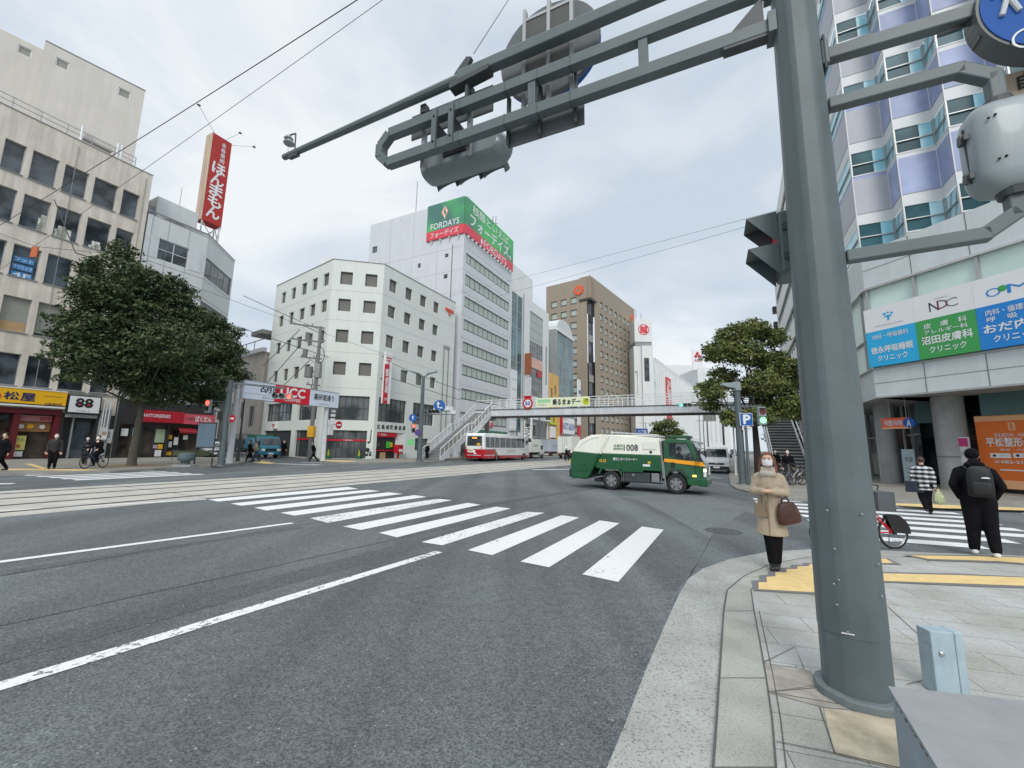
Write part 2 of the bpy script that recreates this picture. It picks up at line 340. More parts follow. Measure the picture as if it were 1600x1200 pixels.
# tram bed of pale concrete with four sunk rails
M_CONC=mat('tram_concrete',C(182,178,170,1.0),.9,var=.18,scale=1.2,bump=.1,bscale=40)
near=[at(*q) for q in [(0,800),(300,779),(560,756),(700,746),(890,730)]]; far=[at(*q) for q in [(0,756),(300,747),(560,737),(700,730),(890,719)]]
def ext(P,a,b):
    d0=Vector(P[0])-Vector(P[1]); d1=Vector(P[-1])-Vector(P[-2]); d0.normalize(); d1.normalize()
    return [tuple(Vector(P[0])+d0*a)]+list(P)+[tuple(Vector(P[-1])+d1*b)]
# straight fit along the road direction
def fitline(P,az):
    t=adir(az); n=(t[1],-t[0]); o=sum(p[0]*n[0]+p[1]*n[1] for p in P)/len(P); return o,n,t
AZT=27.6
on,nn,tt=fitline(near[1:4],AZT); of,_,_=fitline(far[1:4],AZT)
def rowpt(o,s): return (nn[0]*o+tt[0]*s,nn[1]*o+tt[1]*s)
S0,S1=-60,330
sheet('tram_bed',[rowpt(on,S0),rowpt(on,S1),rowpt(of,S1),rowpt(of,S0)],.004,M_CONC)
mb=MB()
M_RAIL=mat('rail_steel',(.10,.095,.09),.5,metal=.4,var=.2)
for f in (.14,.36,.62,.86):
    o=on+(of-on)*f
    for dx,ww,m in ((0,.11,M_RAIL),(.12,.05,M_DARKA)):
        mb.quad((*rowpt(o+dx-ww/2,S0),.008),(*rowpt(o+dx+ww/2,S0),.008),(*rowpt(o+dx+ww/2,S1),.008),(*rowpt(o+dx-ww/2,S1),.008),m)
mb.v=[v for v in mb.v]; struct(mb.build('tram_rails'))
mb=MB()
for i in range(40):     # joints across the concrete slabs
    s=S0+i*5+2; a=rowpt(on,s);b=rowpt(of,s); ribbon(mb,[a,b],.02,.007,M_DARKA)
struct(mb.build('tram_bed_joints'))
# patches and seams in the asphalt
sheet('road_patch',[at(*q) for q in [(968,775),(1100,772),(1165,800),(1120,825),(1060,930),(1030,960),(1090,880),(1110,842),(1010,786)]],.003,M_PATCH)
mb=MB()
mb2=MB()
for k,(a,b,wd) in enumerate([((0,978),(760,812),.025),((0,900),(520,812),.03),((725,795),(960,755),.05),((830,795),(905,777),.03)]):
    ribbon(mb,jag(at(*a),at(*b),26,.014,k+3),wd,.0035 if wd<.04 else .0045,M_DARKA)
struct(mb.build('road_cracks'))
def band(pa_,pb_,w0,w1,sd,z,m):      # a sealed strip with ragged edges and a changing width
    P=jag(at(*pa_),at(*pb_),40,.012,sd); Q=jag(at(*pa_),at(*pb_),40,.02,sd+50); rr=random.Random(sd); A_=[];B_=[]
    for i,(a,b) in enumerate(zip(P,Q)):
        d=(Vector(P[min(i+1,40)])-Vector(P[max(0,i-1)])).normalized(); n_=Vector((-d.y,d.x)); w_=w0+(w1-w0)*i/40
        A_.append((a[0]+n_.x*w_/2,a[1]+n_.y*w_/2,z)); B_.append((b[0]-n_.x*w_/2,b[1]-n_.y*w_/2,z))
    o=MB()
    for i in range(40): o.quad(B_[i],B_[i+1],A_[i+1],A_[i],m)
    return struct(o.build('sealed_strip'))
M_SEAL=asphalt('asphalt_seal_strip',1.02,False)
band((-60,1040),(760,822),.40,.55,11,.0022,M_SEAL); band((-60,905),(470,824),.26,.16,12,.0022,M_SEAL); band((700,800),(930,763),.30,.2,13,.0022,M_SEAL)
# ---- markings
S=[(325,780.7,340,784,543,761,560,764),(360,787,377,790.5,575,765.5,593,767.5),(397,793.5,416,798,607,769.5,629,772),(438,801.5,460,806,648,774,667,776.5),(484,810,512,817.5,685,779.5,706,782),(536,823,564,828.5,731,786,751,789),(592,833,620,840,775,792,798,795),(662,848,691,852.5,822,800,851,801.5),(731,860,769,868,877,805.5,905,809),(813,878,858,887,937,813.5,968,818),(910,898,966,910,1003,823,1037,828)]
mb=MB()
for i,s in enumerate(S):
    p=[at(s[k],s[k+1]) for k in (0,2,6,4)]; m=M_WORN if i in (4,7) else M_PAINT
    if i==7: p[0]=lerp(p[0],p[1],-.12)
    mb.poly([(x,y,.006) for x,y in ccw(p)],m)
struct(mb.build('crosswalk'))
mb=MB()
def line(a,b,w_,m=M_PAINT,z=.0055,n=1): ribbon(mb,[at(*a),at(*b)],w_,z,m)
line((-40,1085.5),(686,862.5),.155,M_WORN); line((-80,889),(457,817.5),.15); line((-60,802),(322,780.5),.15)
line((832,734),(893,733.3),.5); line((1106,745.5),(1128,748),.12); line((1060,815),(1000,812),.001)
line((430,724.5),(500,726.5),.5); line((470,722.5),(520,723.5),.4)
struct(mb.build('lane_lines'))
mb=MB()      # crosswalk over the far lanes, left
for k,(ua,ub,v) in enumerate([(25,200,741.6),(35,235,743.4),(50,255,745.6),(70,295,747.6),(100,330,746.2),(115,240,750.6)]):
    a=at(ua,v+.2);b=at(ub,v); t=adir(AZT); L_=(b[0]-a[0])*t[0]+(b[1]-a[1])*t[1]
mb=MB()
base=at(20,744); 
for k in range(6):
    u0=20+k*19; a=at(u0,741.4+k*1.75); ln=4.6
    b=(a[0]+tt[0]*ln,a[1]+tt[1]*ln); ribbon(mb,[a,b],.55,.006,M_PAINT)
a=at(-40,757);b=at(22,755.8); ribbon(mb,[a,b],.4,.006,M_PAINT)
struct(mb.build('far_crosswalk'))
mb=MB()      # crosswalk over the side street, right: bars along the side street
t2=adir(111.5)
p0=Vector(at(1426,846)); p1=Vector(at(1400,797)); n2=7
dn=Vector((math.sin(R(26)),math.cos(R(26))))
for i in range(8):
    c=p0+dn*(.90*i); end=Vector(at(1511,851))+dn*(.9*i)+Vector((1,-.4))*(0 if i==0 else .9*min(i,2))
    l0=c-Vector(t2)*(1.35 if i<5 else 2.2); L_=(end-c).dot(Vector(t2))+1.6
    a=l0; b=c+Vector(t2)*max(1.0,(end-c).dot(Vector(t2)))
    ribbon(mb,[tuple(a),tuple(b)],.45,.006,M_PAINT)
struct(mb.build('side_crosswalk'))
mb=MB()      # a second bank further right along the same crossing
for i in range(3,8):
    c=p0+dn*(.90*i)+Vector(t2)*4.6; ribbon(mb,[tuple(c),tuple(c+Vector(t2)*2.2)],.45,.0062,M_PAINT)
struct(mb.build('side_crosswalk_end'))
# manhole covers
M_IRON=mat('cast_iron',(.10,.10,.10),.7,metal=.2,var=.3,scale=30)
for (u,v,r_) in ((1130,830,.36),(620+60,778,.33)):
    x,y=at(u,v); mb=MB(); mb.cyl((0,0,.001),(0,0,.0065),r_,r_,M_IRON,28)
    for k in range(5): mb.cyl((0,0,.0066),(0,0,.0072+k*.0004),r_*(.9-k*.17),r_*(.9-k*.17),M_DARKA if k%2==0 else M_IRON,28)
    put(mb.build('manhole_cover',loc=(x,y,0)),'round iron manhole cover in the road '+('near the beige-coated woman' if r_>.35 else 'beyond the zebra crossing'),'manhole cover')
# ---- right footpath: pale apron, flush kerb stone, slabs
def pitted(name,dark,light,scale,thr):
    m=mat(name,light,rough=.9,var=.001,spec=.3); t=m.node_tree; b=t.nodes['Principled BSDF']; tc=t.nodes['Texture Coordinate']; lk=t.links.new
    n=t.nodes.new('ShaderNodeTexNoise'); n.inputs['Scale'].default_value=scale; n.inputs['Detail'].default_value=2.5; n.inputs['Roughness'].default_value=.6; lk(tc.outputs['Object'],n.inputs['Vector'])
    r=t.nodes.new('ShaderNodeValToRGB'); e=r.color_ramp.elements; e[0].position=thr-.05; e[1].position=thr+.03; e[0].color=(*dark,1); e[1].color=(*[c*.9 for c in light],1); q=e.new(.62); q.color=(*light,1); lk(n.outputs[0],r.inputs[0])
    n2=t.nodes.new('ShaderNodeTexNoise'); n2.inputs['Scale'].default_value=2.2; n2.inputs['Detail'].default_value=6; lk(tc.outputs['Object'],n2.inputs['Vector'])
    r2=t.nodes.new('ShaderNodeValToRGB'); e=r2.color_ramp.elements; e[0].position=.34; e[1].position=.66; e[0].color=(.80,.79,.76,1); e[1].color=(1.05,1.05,1.05,1); lk(n2.outputs[0],r2.inputs[0])
    x=t.nodes.new('ShaderNodeMix'); x.data_type='RGBA'; x.blend_type='MULTIPLY'; x.inputs[0].default_value=1; lk(r.outputs[0],x.inputs[6]); lk(r2.outputs[0],x.inputs[7]); lk(x.outputs[2],b.inputs['Base Color'])
    bp=t.nodes.new('ShaderNodeBump'); bp.inputs['Strength'].default_value=.6; bp.inputs['Distance'].default_value=.004; lk(n.outputs[0],bp.inputs['Height']); lk(bp.outputs[0],b.inputs['Normal']); return m
M_APR=pitted('apron_aggregate',(.20,.20,.19),(.44,.445,.43),62,.40)
M_KERB=pitted('kerb_stone',(.24,.24,.215),(.43,.435,.40),85,.38); M_JNT=mat('joint_grey',(.10,.10,.095),.95,var=.1)
zc=lambda L_:[at(900+x/2.2857,780+y/2.2857,.02) for x,y in L_]
O=zc([(105,960),(180,780),(250,600),(310,460),(370,330),(400,280),(450,245),(550,210),(680,185),(850,175)]); 
I=zc([(490,960),(503,780),(512,640),(520,520),(528,400),(540,325),(600,275),(700,230),(860,203)])
K=zc([(715,960),(700,780),(680,640),(655,500),(636,400),(625,325),(680,280),(760,240),(865,225)])
O=[tuple(Vector(O[0])+(Vector(O[0])-Vector(O[1]))*6)]+O+[at(1370,858,.02),at(1450,862,.02),at(1600,867,.02),at(1900,880,.02)]
I=[tuple(Vector(I[0])+(Vector(I[0])-Vector(I[1]))*5)]+I+[at(1370,869,.02),at(1450,872,.02),at(1600,878,.02),at(1900,892,.02)]
K=[tuple(Vector(K[0])+(Vector(K[0])-Vector(K[1]))*5)]+K+[at(1370,875,.02),at(1450,878,.02),at(1600,884,.02),at(1900,899,.02)]
def strip(name,A,B,z,m):
    mb=MB(); mb.poly([(x,y,z) for x,y in ccw(A+B[::-1])],m); return struct(mb.build(name))
strip('gutter_apron',O,I,.006,M_APR)
mb=MB(); P=ccw(I+K[::-1]); mb.prism(P,-.05,.022,M_KERB); struct(mb.build('kerb'))
mb=MB()
ribbon(mb,I,.014,.024,M_JNT)
for i in range(1,len(K)):
    if i in (1,3,5,7,9,11): ribbon(mb,[K[i],I[i]],.007,.0245,M_JNT)
struct(mb.build('kerb_joints'))
def paving(name,col,col2,bw,bh,rot,mort=.010,stain=True):
    m=mat(name,col,rough=.85,var=.001,spec=.35); t=m.node_tree; b=t.nodes['Principled BSDF']; tc=t.nodes['Texture Coordinate']; lk=t.links.new
    mp=t.nodes.new('ShaderNodeMapping'); mp.inputs['Rotation'].default_value=(0,0,rot); lk(tc.outputs['Object'],mp.inputs[0])
    br=t.nodes.new('ShaderNodeTexBrick'); br.inputs['Scale'].default_value=1; br.inputs['Brick Width'].default_value=bw; br.inputs['Row Height'].default_value=bh; br.inputs['Mortar Size'].default_value=mort*.5; br.inputs['Mortar Smooth'].default_value=0.1
    br.inputs['Color1'].default_value=tuple(col)+(1,); br.inputs['Color2'].default_value=tuple(col2)+(1,); br.inputs['Mortar'].default_value=tuple(c*.35 for c in col)+(1,); br.inputs['Bias'].default_value=-.3
    lk(mp.outputs[0],br.inputs['Vector'])
    n=t.nodes.new('ShaderNodeTexNoise'); n.inputs['Scale'].default_value=1.3; n.inputs['Detail'].default_value=7; n.inputs['Roughness'].default_value=.65; lk(tc.outputs['Object'],n.inputs['Vector'])
    r=t.nodes.new('ShaderNodeValToRGB'); e=r.color_ramp.elements; e[0].position=.33; e[1].position=.62; e[0].color=(.80,.76,.69,1); e[1].color=(1.03,1.03,1.03,1); lk(n.outputs[0],r.inputs[0])
    n5=t.nodes.new('ShaderNodeTexNoise'); n5.inputs['Scale'].default_value=70; n5.inputs['Detail'].default_value=3; lk(tc.outputs['Object'],n5.inputs['Vector'])
    r5=t.nodes.new('ShaderNodeValToRGB'); e=r5.color_ramp.elements; e[0].position=.35; e[1].position=.65; e[0].color=(.86,.86,.86,1); e[1].color=(1.08,1.08,1.08,1); lk(n5.outputs[0],r5.inputs[0])
    x=t.nodes.new('ShaderNodeMix'); x.data_type='RGBA'; x.blend_type='MULTIPLY'; x.inputs[0].default_value=1; lk(br.outputs[0],x.inputs[6]); lk(r.outputs[0],x.inputs[7])
    y=t.nodes.new('ShaderNodeMix'); y.data_type='RGBA'; y.blend_type='MULTIPLY'; y.inputs[0].default_value=1; lk(x.outputs[2],y.inputs[6]); lk(r5.outputs[0],y.inputs[7])
    lk(y.outputs[2],b.inputs['Base Color'])
    bp=t.nodes.new('ShaderNodeBump'); bp.inputs['Strength'].default_value=.3; bp.inputs['Distance'].default_value=.003; lk(n5.outputs[0],bp.inputs['Height']); lk(bp.outputs[0],b.inputs['Normal'])
    return m
M_SLAB=paving('paving_slabs',C(186,188,186,.92),C(176,178,176,.92),.78,.36,R(16),mort=.007)
M_SLAB2=paving('paving_far',C(158,156,150,.9),C(144,142,136,.9),.6,.6,R(27))
wp=[(60,-60),(-.4,-60)]
sheet('pavement',K+[(30,4.0),(30,-20),(K[0][0],-20)],.0235,M_SLAB)
mb=MB(); ribbon(mb,K[:8],.010,.028,M_JNT); K2=[(p[0]+.045,p[1]-.012) for p in K[:6]]; ribbon(mb,K2,.007,.028,M_JNT); struct(mb.build('pavement_joint'))
# stained slabs by the mast foot
M_TAN=mat('stained_slab',C(186,174,152,.95),.9,var=.34,scale=5,bump=.2,bscale=70); M_TAN2=mat('stained_slab_dark',C(160,154,146,.95),.9,var=.34,scale=5,bump=.2,bscale=70)
mb=MB()
mb.poly([(x,y,.0275) for x,y in ccw(zc([(885,752),(1118,775),(1240,800),(1240,990),(925,915)]))],M_TAN)
mb.poly([(x,y,.0275) for x,y in ccw(zc([(690,695),(870,670),(1010,720),(1120,765),(885,748)]))],M_TAN2)
mb.poly([(x,y,.0278) for x,y in ccw(zc([(1040,748),(1125,755),(1200,775),(1200,790),(1050,778)]))],M_TAN)
mb.poly([(x,y,.0275) for x,y in ccw(zc([(672,595),(760,600),(840,618),(862,668),(690,690)]))],M_TAN2)
struct(mb.build('stained_slabs'))
mb=MB()
for q in [[(668,588),(782,530),(815,610),(672,590)],[(690,692),(860,678)],[(1113,385),(1238,500)],[(1185,665),(1250,648)],[(870,745),(925,912)],[(925,912),(1240,985)],[(715,870),(925,912)],[(700,695),(1110,765)],]:
    P=[at(900+x/2.2857,780+y/2.2857,.02) for x,y in q]; ribbon(mb,P,.0065,.0295,M_JNT)
struct(mb.build('slab_joints'))
# tactile paving
def tactile():
    m=mat('tactile_yellow',C(226,198,138,.95),.85,var=.10,scale=8); t=m.node_tree; b=t.nodes['Principled BSDF']; tc=t.nodes['Texture Coordinate']
    v=t.nodes.new('ShaderNodeTexVoronoi'); v.inputs['Scale'].default_value=16; v.inputs['Randomness'].default_value=0; t.links.new(tc.outputs['Object'],v.inputs['Vector'])
    bp=t.nodes.new('ShaderNodeBump'); bp.inputs['Strength'].default_value=.8; bp.inputs['Distance'].default_value=.01; bp.invert=True; t.links.new(v.outputs['Distance'],bp.inputs['Height']); t.links.new(bp.outputs[0],b.inputs['Normal']); return m
M_TAC=tactile(); M_TACG=mat('tactile_border',C(120,120,122,.9),.85,var=.1,scale=9)
ta_,tb_=MB(),MB()
def tac(px,z=.033):
    P=ccw([at(u,v,.03) for u,v in px]); ta_.poly([(x,y,z) for x,y in P],M_TAC)
    c=Vector((sum(p[0] for p in P)/len(P),sum(p[1] for p in P)/len(P))); Q=[]
    for i,p in enumerate(P):
        a=Vector(P[i-1]);b=Vector(P[(i+1)%len(P)]);p=Vector(p);d1=(p-a).normalized();d2=(b-p).normalized();n=Vector((d1.y+d2.y,-d1.x-d2.x)); n=n.normalized()*.09 if n.length>.01 else Vector((0,0)); Q.append(tuple(p+n))
    tb_.poly([(x,y,z-.003) for x,y in Q],M_TACG)
tac([(900+x/2.2857,780+y/2.2857) for x,y in [(652,322),(652,297),(682,297),(680,278),(712,276),(712,262),(752,262),(752,250),(790,250),(792,240),(832,240),(834,232),(900,232),(900,336)]])
tac([(1378,896),(1500,899),(1640,904),(1640,917),(1500,912),(1378,908)])
tac([(1421,867.8),(1500,869),(1560,870),(1630,873),(1630,883),(1560,877),(1500,875),(1450,873.5)])
tac([(1376,873),(1384,873),(1396,880),(1376,880)])
struct(ta_.build('tactile_paving')); struct(tb_.build('tactile_border'))
# ================================================================ far footpaths
def slab(name,pts,z,m=None):
    mb=MB(); mb.prism(pts,-.05,z,M_KERBF,m or M_SLAB2); return struct(mb.build(name))
M_KERBF=mat('kerb_concrete',C(150,150,146,.9),.9,var=.15,scale=3)
kl=[at(u,v) for u,v in [(-90,744.5),(100,742),(170,740),(260,734.5),(330,731.5),(352,729),(370,726.5),(384,723),(391,719.5)]]
SS=307.3; e1=along(kl[-1],SS,55); 
slab('pavement_left',kl+[e1,(e1[0]-40,e1[1]-40),(-120,-5)],.13)
kp=[at(u,v) for u,v in [(494,718.5),(500,721.5),(512,723.8),(530,725),(575,725),(650,723.7),(700,721.6)]]
f1=along(kp[-1],27.3,190); e2=along(kp[0],SS,55)
slab('pavement_post_office',[e2]+kp+[f1,(f1[0]-80,f1[1]+60),(e2[0]-10,e2[1]+60)],.12)
kr=[at(u,v) for u,v in [(1139.5,730),(1139,745),(1142,759),(1152,766),(1185,773.5),(1235,783),(1290,789),(1400,793.5),(1640,801)]]
g1=along(kr[0],27.5,150)
slab('pavement_clinic',kr+[(60,10),(60,60),(g1[0]+30,g1[1]),g1],.07)
mb=MB()
def stripz(mb,px,z,m): mb.poly([(x,y,z) for x,y in ccw([at(u,v,z) for u,v in px])],m)
stripz(mb,[(0,734.5),(130,735.5),(160,733.5),(0,732)],.134,M_TAC); stripz(mb,[(38,724.5),(50,724.5),(78,733),(66,733)],.134,M_TAC)
stripz(mb,[(395,723),(420,725),(432,723.5),(410,720)],.008,M_TAC); stripz(mb,[(500,720.5),(512,719),(560,720.3),(545,721.6)],.124,M_TAC)
stripz(mb,[(1391,786),(1460,788),(1640,795),(1640,798.5),(1470,794),(1391,789)],.074,M_TAC)
struct(mb.build('tactile_paving_far'))
# ================================================================ walls
W_BEI=mat('beige_concrete',C(190,183,173,1.42),.85,var=.08,scale=1.1,streak=.20,bump=.1,bscale=20)
W_BEI2=mat('beige_plaster',C(190,185,178,1.3),.85,var=.05,scale=.5,streak=.06)
W_GRYP=mat('grey_panel',C(188,192,194,1.25),.6,var=.03,scale=.6,streak=.06)
W_PO=mat('cream_plaster',C(203,208,203,1.2),.8,var=.03,scale=.4,streak=.035)
W_FD=mat('pale_blue_plaster',C(199,203,207,1.12),.7,var=.03,scale=.4,streak=.05)
W_WHT=mat('white_wall',C(212,214,214,1.15),.7,var=.04,scale=.4,streak=.06)
W_BRN=mat('brown_tile',C(150,138,122,1.12),.75,var=.07,scale=3,streak=.10)
W_PALE=mat('pale_pink_wall',C(196,186,178,1.2),.8,var=.06,scale=.8,streak=.15)
W_GREY=mat('mid_grey_wall',C(150,152,152,1.1),.8,var=.08,scale=1,streak=.15)
W_YEL=mat('ochre_wall',C(214,172,104,1.1),.8,var=.06,scale=1,streak=.1)
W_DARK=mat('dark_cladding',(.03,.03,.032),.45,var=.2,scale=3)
M_ROOF=mat('roof_grey',(.22,.22,.22),.9,var=.2,scale=2)
M_COPE=mat('parapet_cap',(.25,.25,.25),.6,var=.1)
def building(name,label,base):
    return thing(name,label,'building',(base[0],base[1],0))
def face_local(face,root): return Matrix.Translation((-root.location.x,-root.location.y,0))@face.M()
def forg(face,root): return (face.p[0]-root.location.x,face.p[1]-root.location.y)
def win(root,face,x0,x1,z0,z1,gl,fr,y=.12,**k): return window(root,x0,x1,z0,z1,y,gl,fr,rot=rz(face.az),org=forg(face,root),**k)
# ---------------- A : beige office block, far left
pA=at(60,717,.13); FA=Face(pA,27); A=building('office_building','weathered beige concrete block with square windows above the yellow restaurant sign',pA)
cols=[(-9.6,-8.25),(-7.9,-6.55),(-6.2,-4.85),(-4.42,-3.40),(-3.08,-1.73),(-1.40,-.05),(.30,1.73),(2.07,3.18)]
rows=[(20.17,22.4),(16.55,18.95),(12.85,15.15),(8.93,11.4),(5.2,7.42)]
H_=[(a,b,c,d) for a,b in cols for c,d in rows]
mb=MB(); mb.T=face_local(FA,A)
mb.facade(-10,3.82,3.5,24.7,W_BEI,H_,.22)
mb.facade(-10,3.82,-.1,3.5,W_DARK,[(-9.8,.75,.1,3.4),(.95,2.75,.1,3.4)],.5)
mb.quad((3.82,0,0),(3.82,14,0),(3.82,14,24.7),(3.82,0,24.7),W_BEI); mb.box(-10,3.82,.05,14,24.3,24.69,M_ROOF); mb.quad((-10,14,0),(-10,0,0),(-10,0,24.7),(-10,14,24.7),W_BEI); mb.rect(-10,3.82,0,24.7,14,W_BEI)
mb.build('wall',A)
mb=MB(); mb.T=face_local(FA,A)
for a,b in cols:
    for c,d in rows: mb.box(a-.06,b+.06,-.07,.2,c-.07,c-.002,M_COPE)
mb.box(-10,3.85,-.04,.12,24.7,24.76,M_COPE); mb.box(-10,3.84,-.05,0,4.98,5.08,M_COPE)
for xx in (-.9,3.4): mb.tube([(xx,-.05,24.2),(xx+.05,-.05,5)],.02,M_COPE)
mb.build('sill_band',A)
mb=MB(); mb.T=face_local(FA,A)
for z in (25.3,25.7,): mb.box(-10,2.6,.3,.35,z,z+.05,M_ALU)
for x in [(-10+k*1.4) for k in range(10)]: mb.box(x,x+.05,.3,.35,24.7,25.75,M_ALU)
mb.box(-.6,1.2,.6,1.1,25.4,26.0,W_BEI2); 
for x in (-.8,1.4,1.65): mb.cyl((x,.35,24.7),(x,.35,26.2),.09,.09,M_WHITE,10)
mb.build('roof_railing',A)
for i,(a,b) in enumerate(cols):
    for j,(c,d) in enumerate(rows):
        bl=None
        if j==3 and i>3: bl=M_BLIND
        o=win(A,FA,a,b,c,d,G_DARK,M_ALU,y=.2,ft=.05,blind=bl,bh=.92)
M_JUNK=mat('stacked_papers',C(215,215,205,1),.8,var=.3,scale=12); M_BOX=mat('cardboard',C(180,150,110,1),.8,var=.1)
for fx,a,b,h,m in ((3,-6.1,-5.4,.9,M_JUNK),(4,-2.2,-1.85,1.5,M_JUNK),(5,-1.3,-.5,1.0,M_JUNK),(6,.45,1.4,.75,M_JUNK),(7,2.5,3.0,.9,M_JUNK)):
    mb=MB(); mb.T=face_local(FA,A); rr=random.Random(fx)
    for k in range(7):
        x=rr.uniform(a,b-.2); hh=rr.uniform(.3,1)*h; mb.box(x,x+rr.uniform(.15,.35),.215,.225,16.6,16.6+hh,m)
    mb.build('window_clutter',A)
mb=MB(); mb.T=face_local(FA,A); mb.box(-3.0,-1.8,.2,.215,8.95,9.65,M_BOX); mb.build('cardboard_sheet',A)
M_BLPOS=mat('blue_poster',C(60,130,190,1),.6,var=.05)
mb=MB(); mb.T=face_local(FA,A)
for k,t_ in enumerate(('フット','クリニック','4F')): z=14.35-k*.55; mb.box(-2.95,-1.95,.19,.198,z-.4,z,M_BLPOS); mb.text(t_,-2.9,-2.0,z-.34,z-.06,.188,M_SIGNW)
mb.build('window_poster',A)
# shop fronts of A
mb=MB(); mb.T=face_local(FA,A)
M_MAR=mat('maroon_frame',C(92,20,30,1),.5,var=.1)
mb.rect(-9.8,.75,.1,3.4,.5,G_SHOP)
for x in (-9.8,-7.2,-5.0,-2.55,-1.55,.45): mb.box(x,x+.32,-.05,.48,.0,3.5,M_MAR)
mb.box(-9.8,.78,-.12,.3,3.3,3.68,M_MAR); mb.build('restaurant_front',A)
mb=MB(); mb.T=face_local(FA,A)
mb.rect(-1.2,.42,2.05,2.75,.44,mat('brown_wood',C(150,110,70,1),.7,var=.2,scale=5)); mb.box(-1.25,.4,.3,.46,2.78,3.2,mat('pink_banner',C(190,130,130,1),.6)); mb.text('朝定食',-.2,.36,2.85,3.12,.29,M_RED,.01)  # brown mottled wood panel with a pink banner above
for px,c in (((-1.2,2.1,.32),M_SIGNW),((-.75,2.12,.34),M_YEL),((-.15,2.12,.3),M_SIGNW)): mb.cyl((px[0]+.16,.43,px[1]+.3),(px[0]+.16,.41,px[1]+.3),px[2]/2,px[2]/2,c,14)
mb.box(-1.6,-.7,.3,.44,.75,1.75,mat('yellow_poster',C(222,216,120,1),.6)); mb.text('おすすめ',-1.5,-.8,1.35,1.6,.29,M_GRY); mb.text('定食',-1.4,-.9,.9,1.15,.29,M_RED,.01)
mb.box(-1.62,-.75,.3,.44,.3,.66,M_SIGNW); mb.build('menu_poster',A)
mb=MB(); mb.T=face_local(FA,A); M_SY=mat('sign_yellow',C(238,184,30,1.0),.45,var=.03)
mb.box(-6.2,.8,-.35,-.05,3.98,5.0,M_SY); mb.box(-6.2,.8,-.36,-.04,3.78,3.9,M_SIGNW); mb.box(-6.2,.8,-.38,-.03,4.99,5.06,M_SIGNW); mb.box(-6.2,.82,-.34,-.06,3.9,3.98,M_INK)
f=FA.sub(0,-.36)
for ch,(u0,v0,u1,v1) in (('松',(7.5,611,29,625)),('屋',(34,613.5,54,627.5))): r_=f.rect(u0,v0,u1,v1); mb.text(ch,*r_,-.362,M_INKB,.03)
r_=f.rect(-18,612,1,624); mb.cyl(((r_[0]+r_[1])/2,-.355,(r_[2]+r_[3])/2),((r_[0]+r_[1])/2,-.363,(r_[2]+r_[3])/2),.3,.3,mat('orange_red',C(225,80,40),.5),20)
r_=f.rect(70,629,96,634); mb.text('広島胡町店',*r_,-.362,M_INKB,.01); mb.box(-.4,.6,-.362,-.352,4.6,4.62,M_INK)
mb.build('shop_sign',A)
mb=MB(); mb.T=face_local(FA,A); mb.rect(.95,2.75,.1,3.4,.5,W_DARK); mb.box(1.5,1.6,.3,.5,.1,3.2,M_ALU); mb.rect(1.6,2.6,.15,2.9,.47,G_DARK); mb.box(.95,2.75,-.08,.3,3.2,3.45,M_ALU)
mb.build('entrance',A)
mb=MB(); mb.T=face_local(FA,A); mb.box(.9,2.78,-.3,-.02,3.5,4.88,W_DARK); mb.box(.98,2.7,-.33,-.3,3.58,4.8,M_SIGNW)
f=FA.sub(0,-.33); r_=f.rect(120,622,144,637.5); mb.text('88',r_[0],r_[1],r_[2],r_[3],-.334,M_INK,.05)
for k in (.27,.75):
    x=r_[0]+(r_[1]-r_[0])*k; mb.cyl((x,-.333,r_[2]+.15*(r_[3]-r_[2])+.05),(x,-.338,r_[2]+.15*(r_[3]-r_[2])+.05),.1,.1,M_RED,12)
mb.text('TABLE',1.4,2.2,3.65,3.75,-.334,M_GRY)
mb.build('round_number_sign',A)
mb=MB(); mb.T=face_local(FA,A)
mb.box(2.9,3.5,-.25,-.02,0,3.9,W_GREY); mb.box(2.95,3.4,-.4,-.25,1.55,2.5,M_GW); mb.box(3.05,3.3,-.42,-.4,1.95,2.2,M_BOX); mb.box(3.0,3.35,-.42,-.4,1.6,1.85,M_SIGNW)
for x in (3.0,3.15,3.35): mb.tube([(x,-.3,2.5),(x,-.3,4.6)],.035,M_GW)
mb.build('utility_pillar',A)
# upper block behind
u_=ray(227,142); FU=Face(along(pA,27,2.9,3.0),40); s_,z_=FU.hit(227,142); FU=FU.sub(s_)
mb=MB(); mb.T=face_local(FU,A); zt=z_
h=[]
h=[FU.rectq((355/4,355/4),(435/4,393/4),(338/4,402/4)),FU.rectq((745/4,543/4),(818/4,580/4),(730/4,588/4))]
xn=FU.hit(71,64)[0]
hz=[(a,b,c,d) for a,b,c,d in h if b>a and d>c]
mb.facade(xn,0,22,zt,W_BEI2,hz,.12)
mb.quad((0,0,22),(0,9,22),(0,9,zt),(0,0,zt),W_BEI2); mb.box(xn,0,.02,9,zt-.3,zt-.01,M_ROOF); mb.quad((xn,9,22),(xn,0,22),(xn,0,zt),(xn,9,zt),W_BEI2)
F3=FU.sub(0,.5); h3=F3.rectq((118/4,275/4),(203/4,315/4),(98/4,320/4))
mb.facade(-22,xn,22,zt-.55,W_BEI2,[h3],.12,y=.5); mb.box(-22,xn,.52,9,zt-.9,zt-.56,M_ROOF); mb.rect(-22,0,22,zt-.6,9,W_BEI2)
mb.box(xn,0.03,-.04,.1,zt,zt+.06,M_COPE)
mb.build('upper_block',A)
for a,b,c,d in hz: win(A,FU,a,b,c,d,M_BLIND,M_WHITE,y=.08,ft=.07,name='vent')
win(A,FU,h3[0],h3[1],h3[2],h3[3],M_BLIND,M_WHITE,y=.58,ft=.07,name='vent')
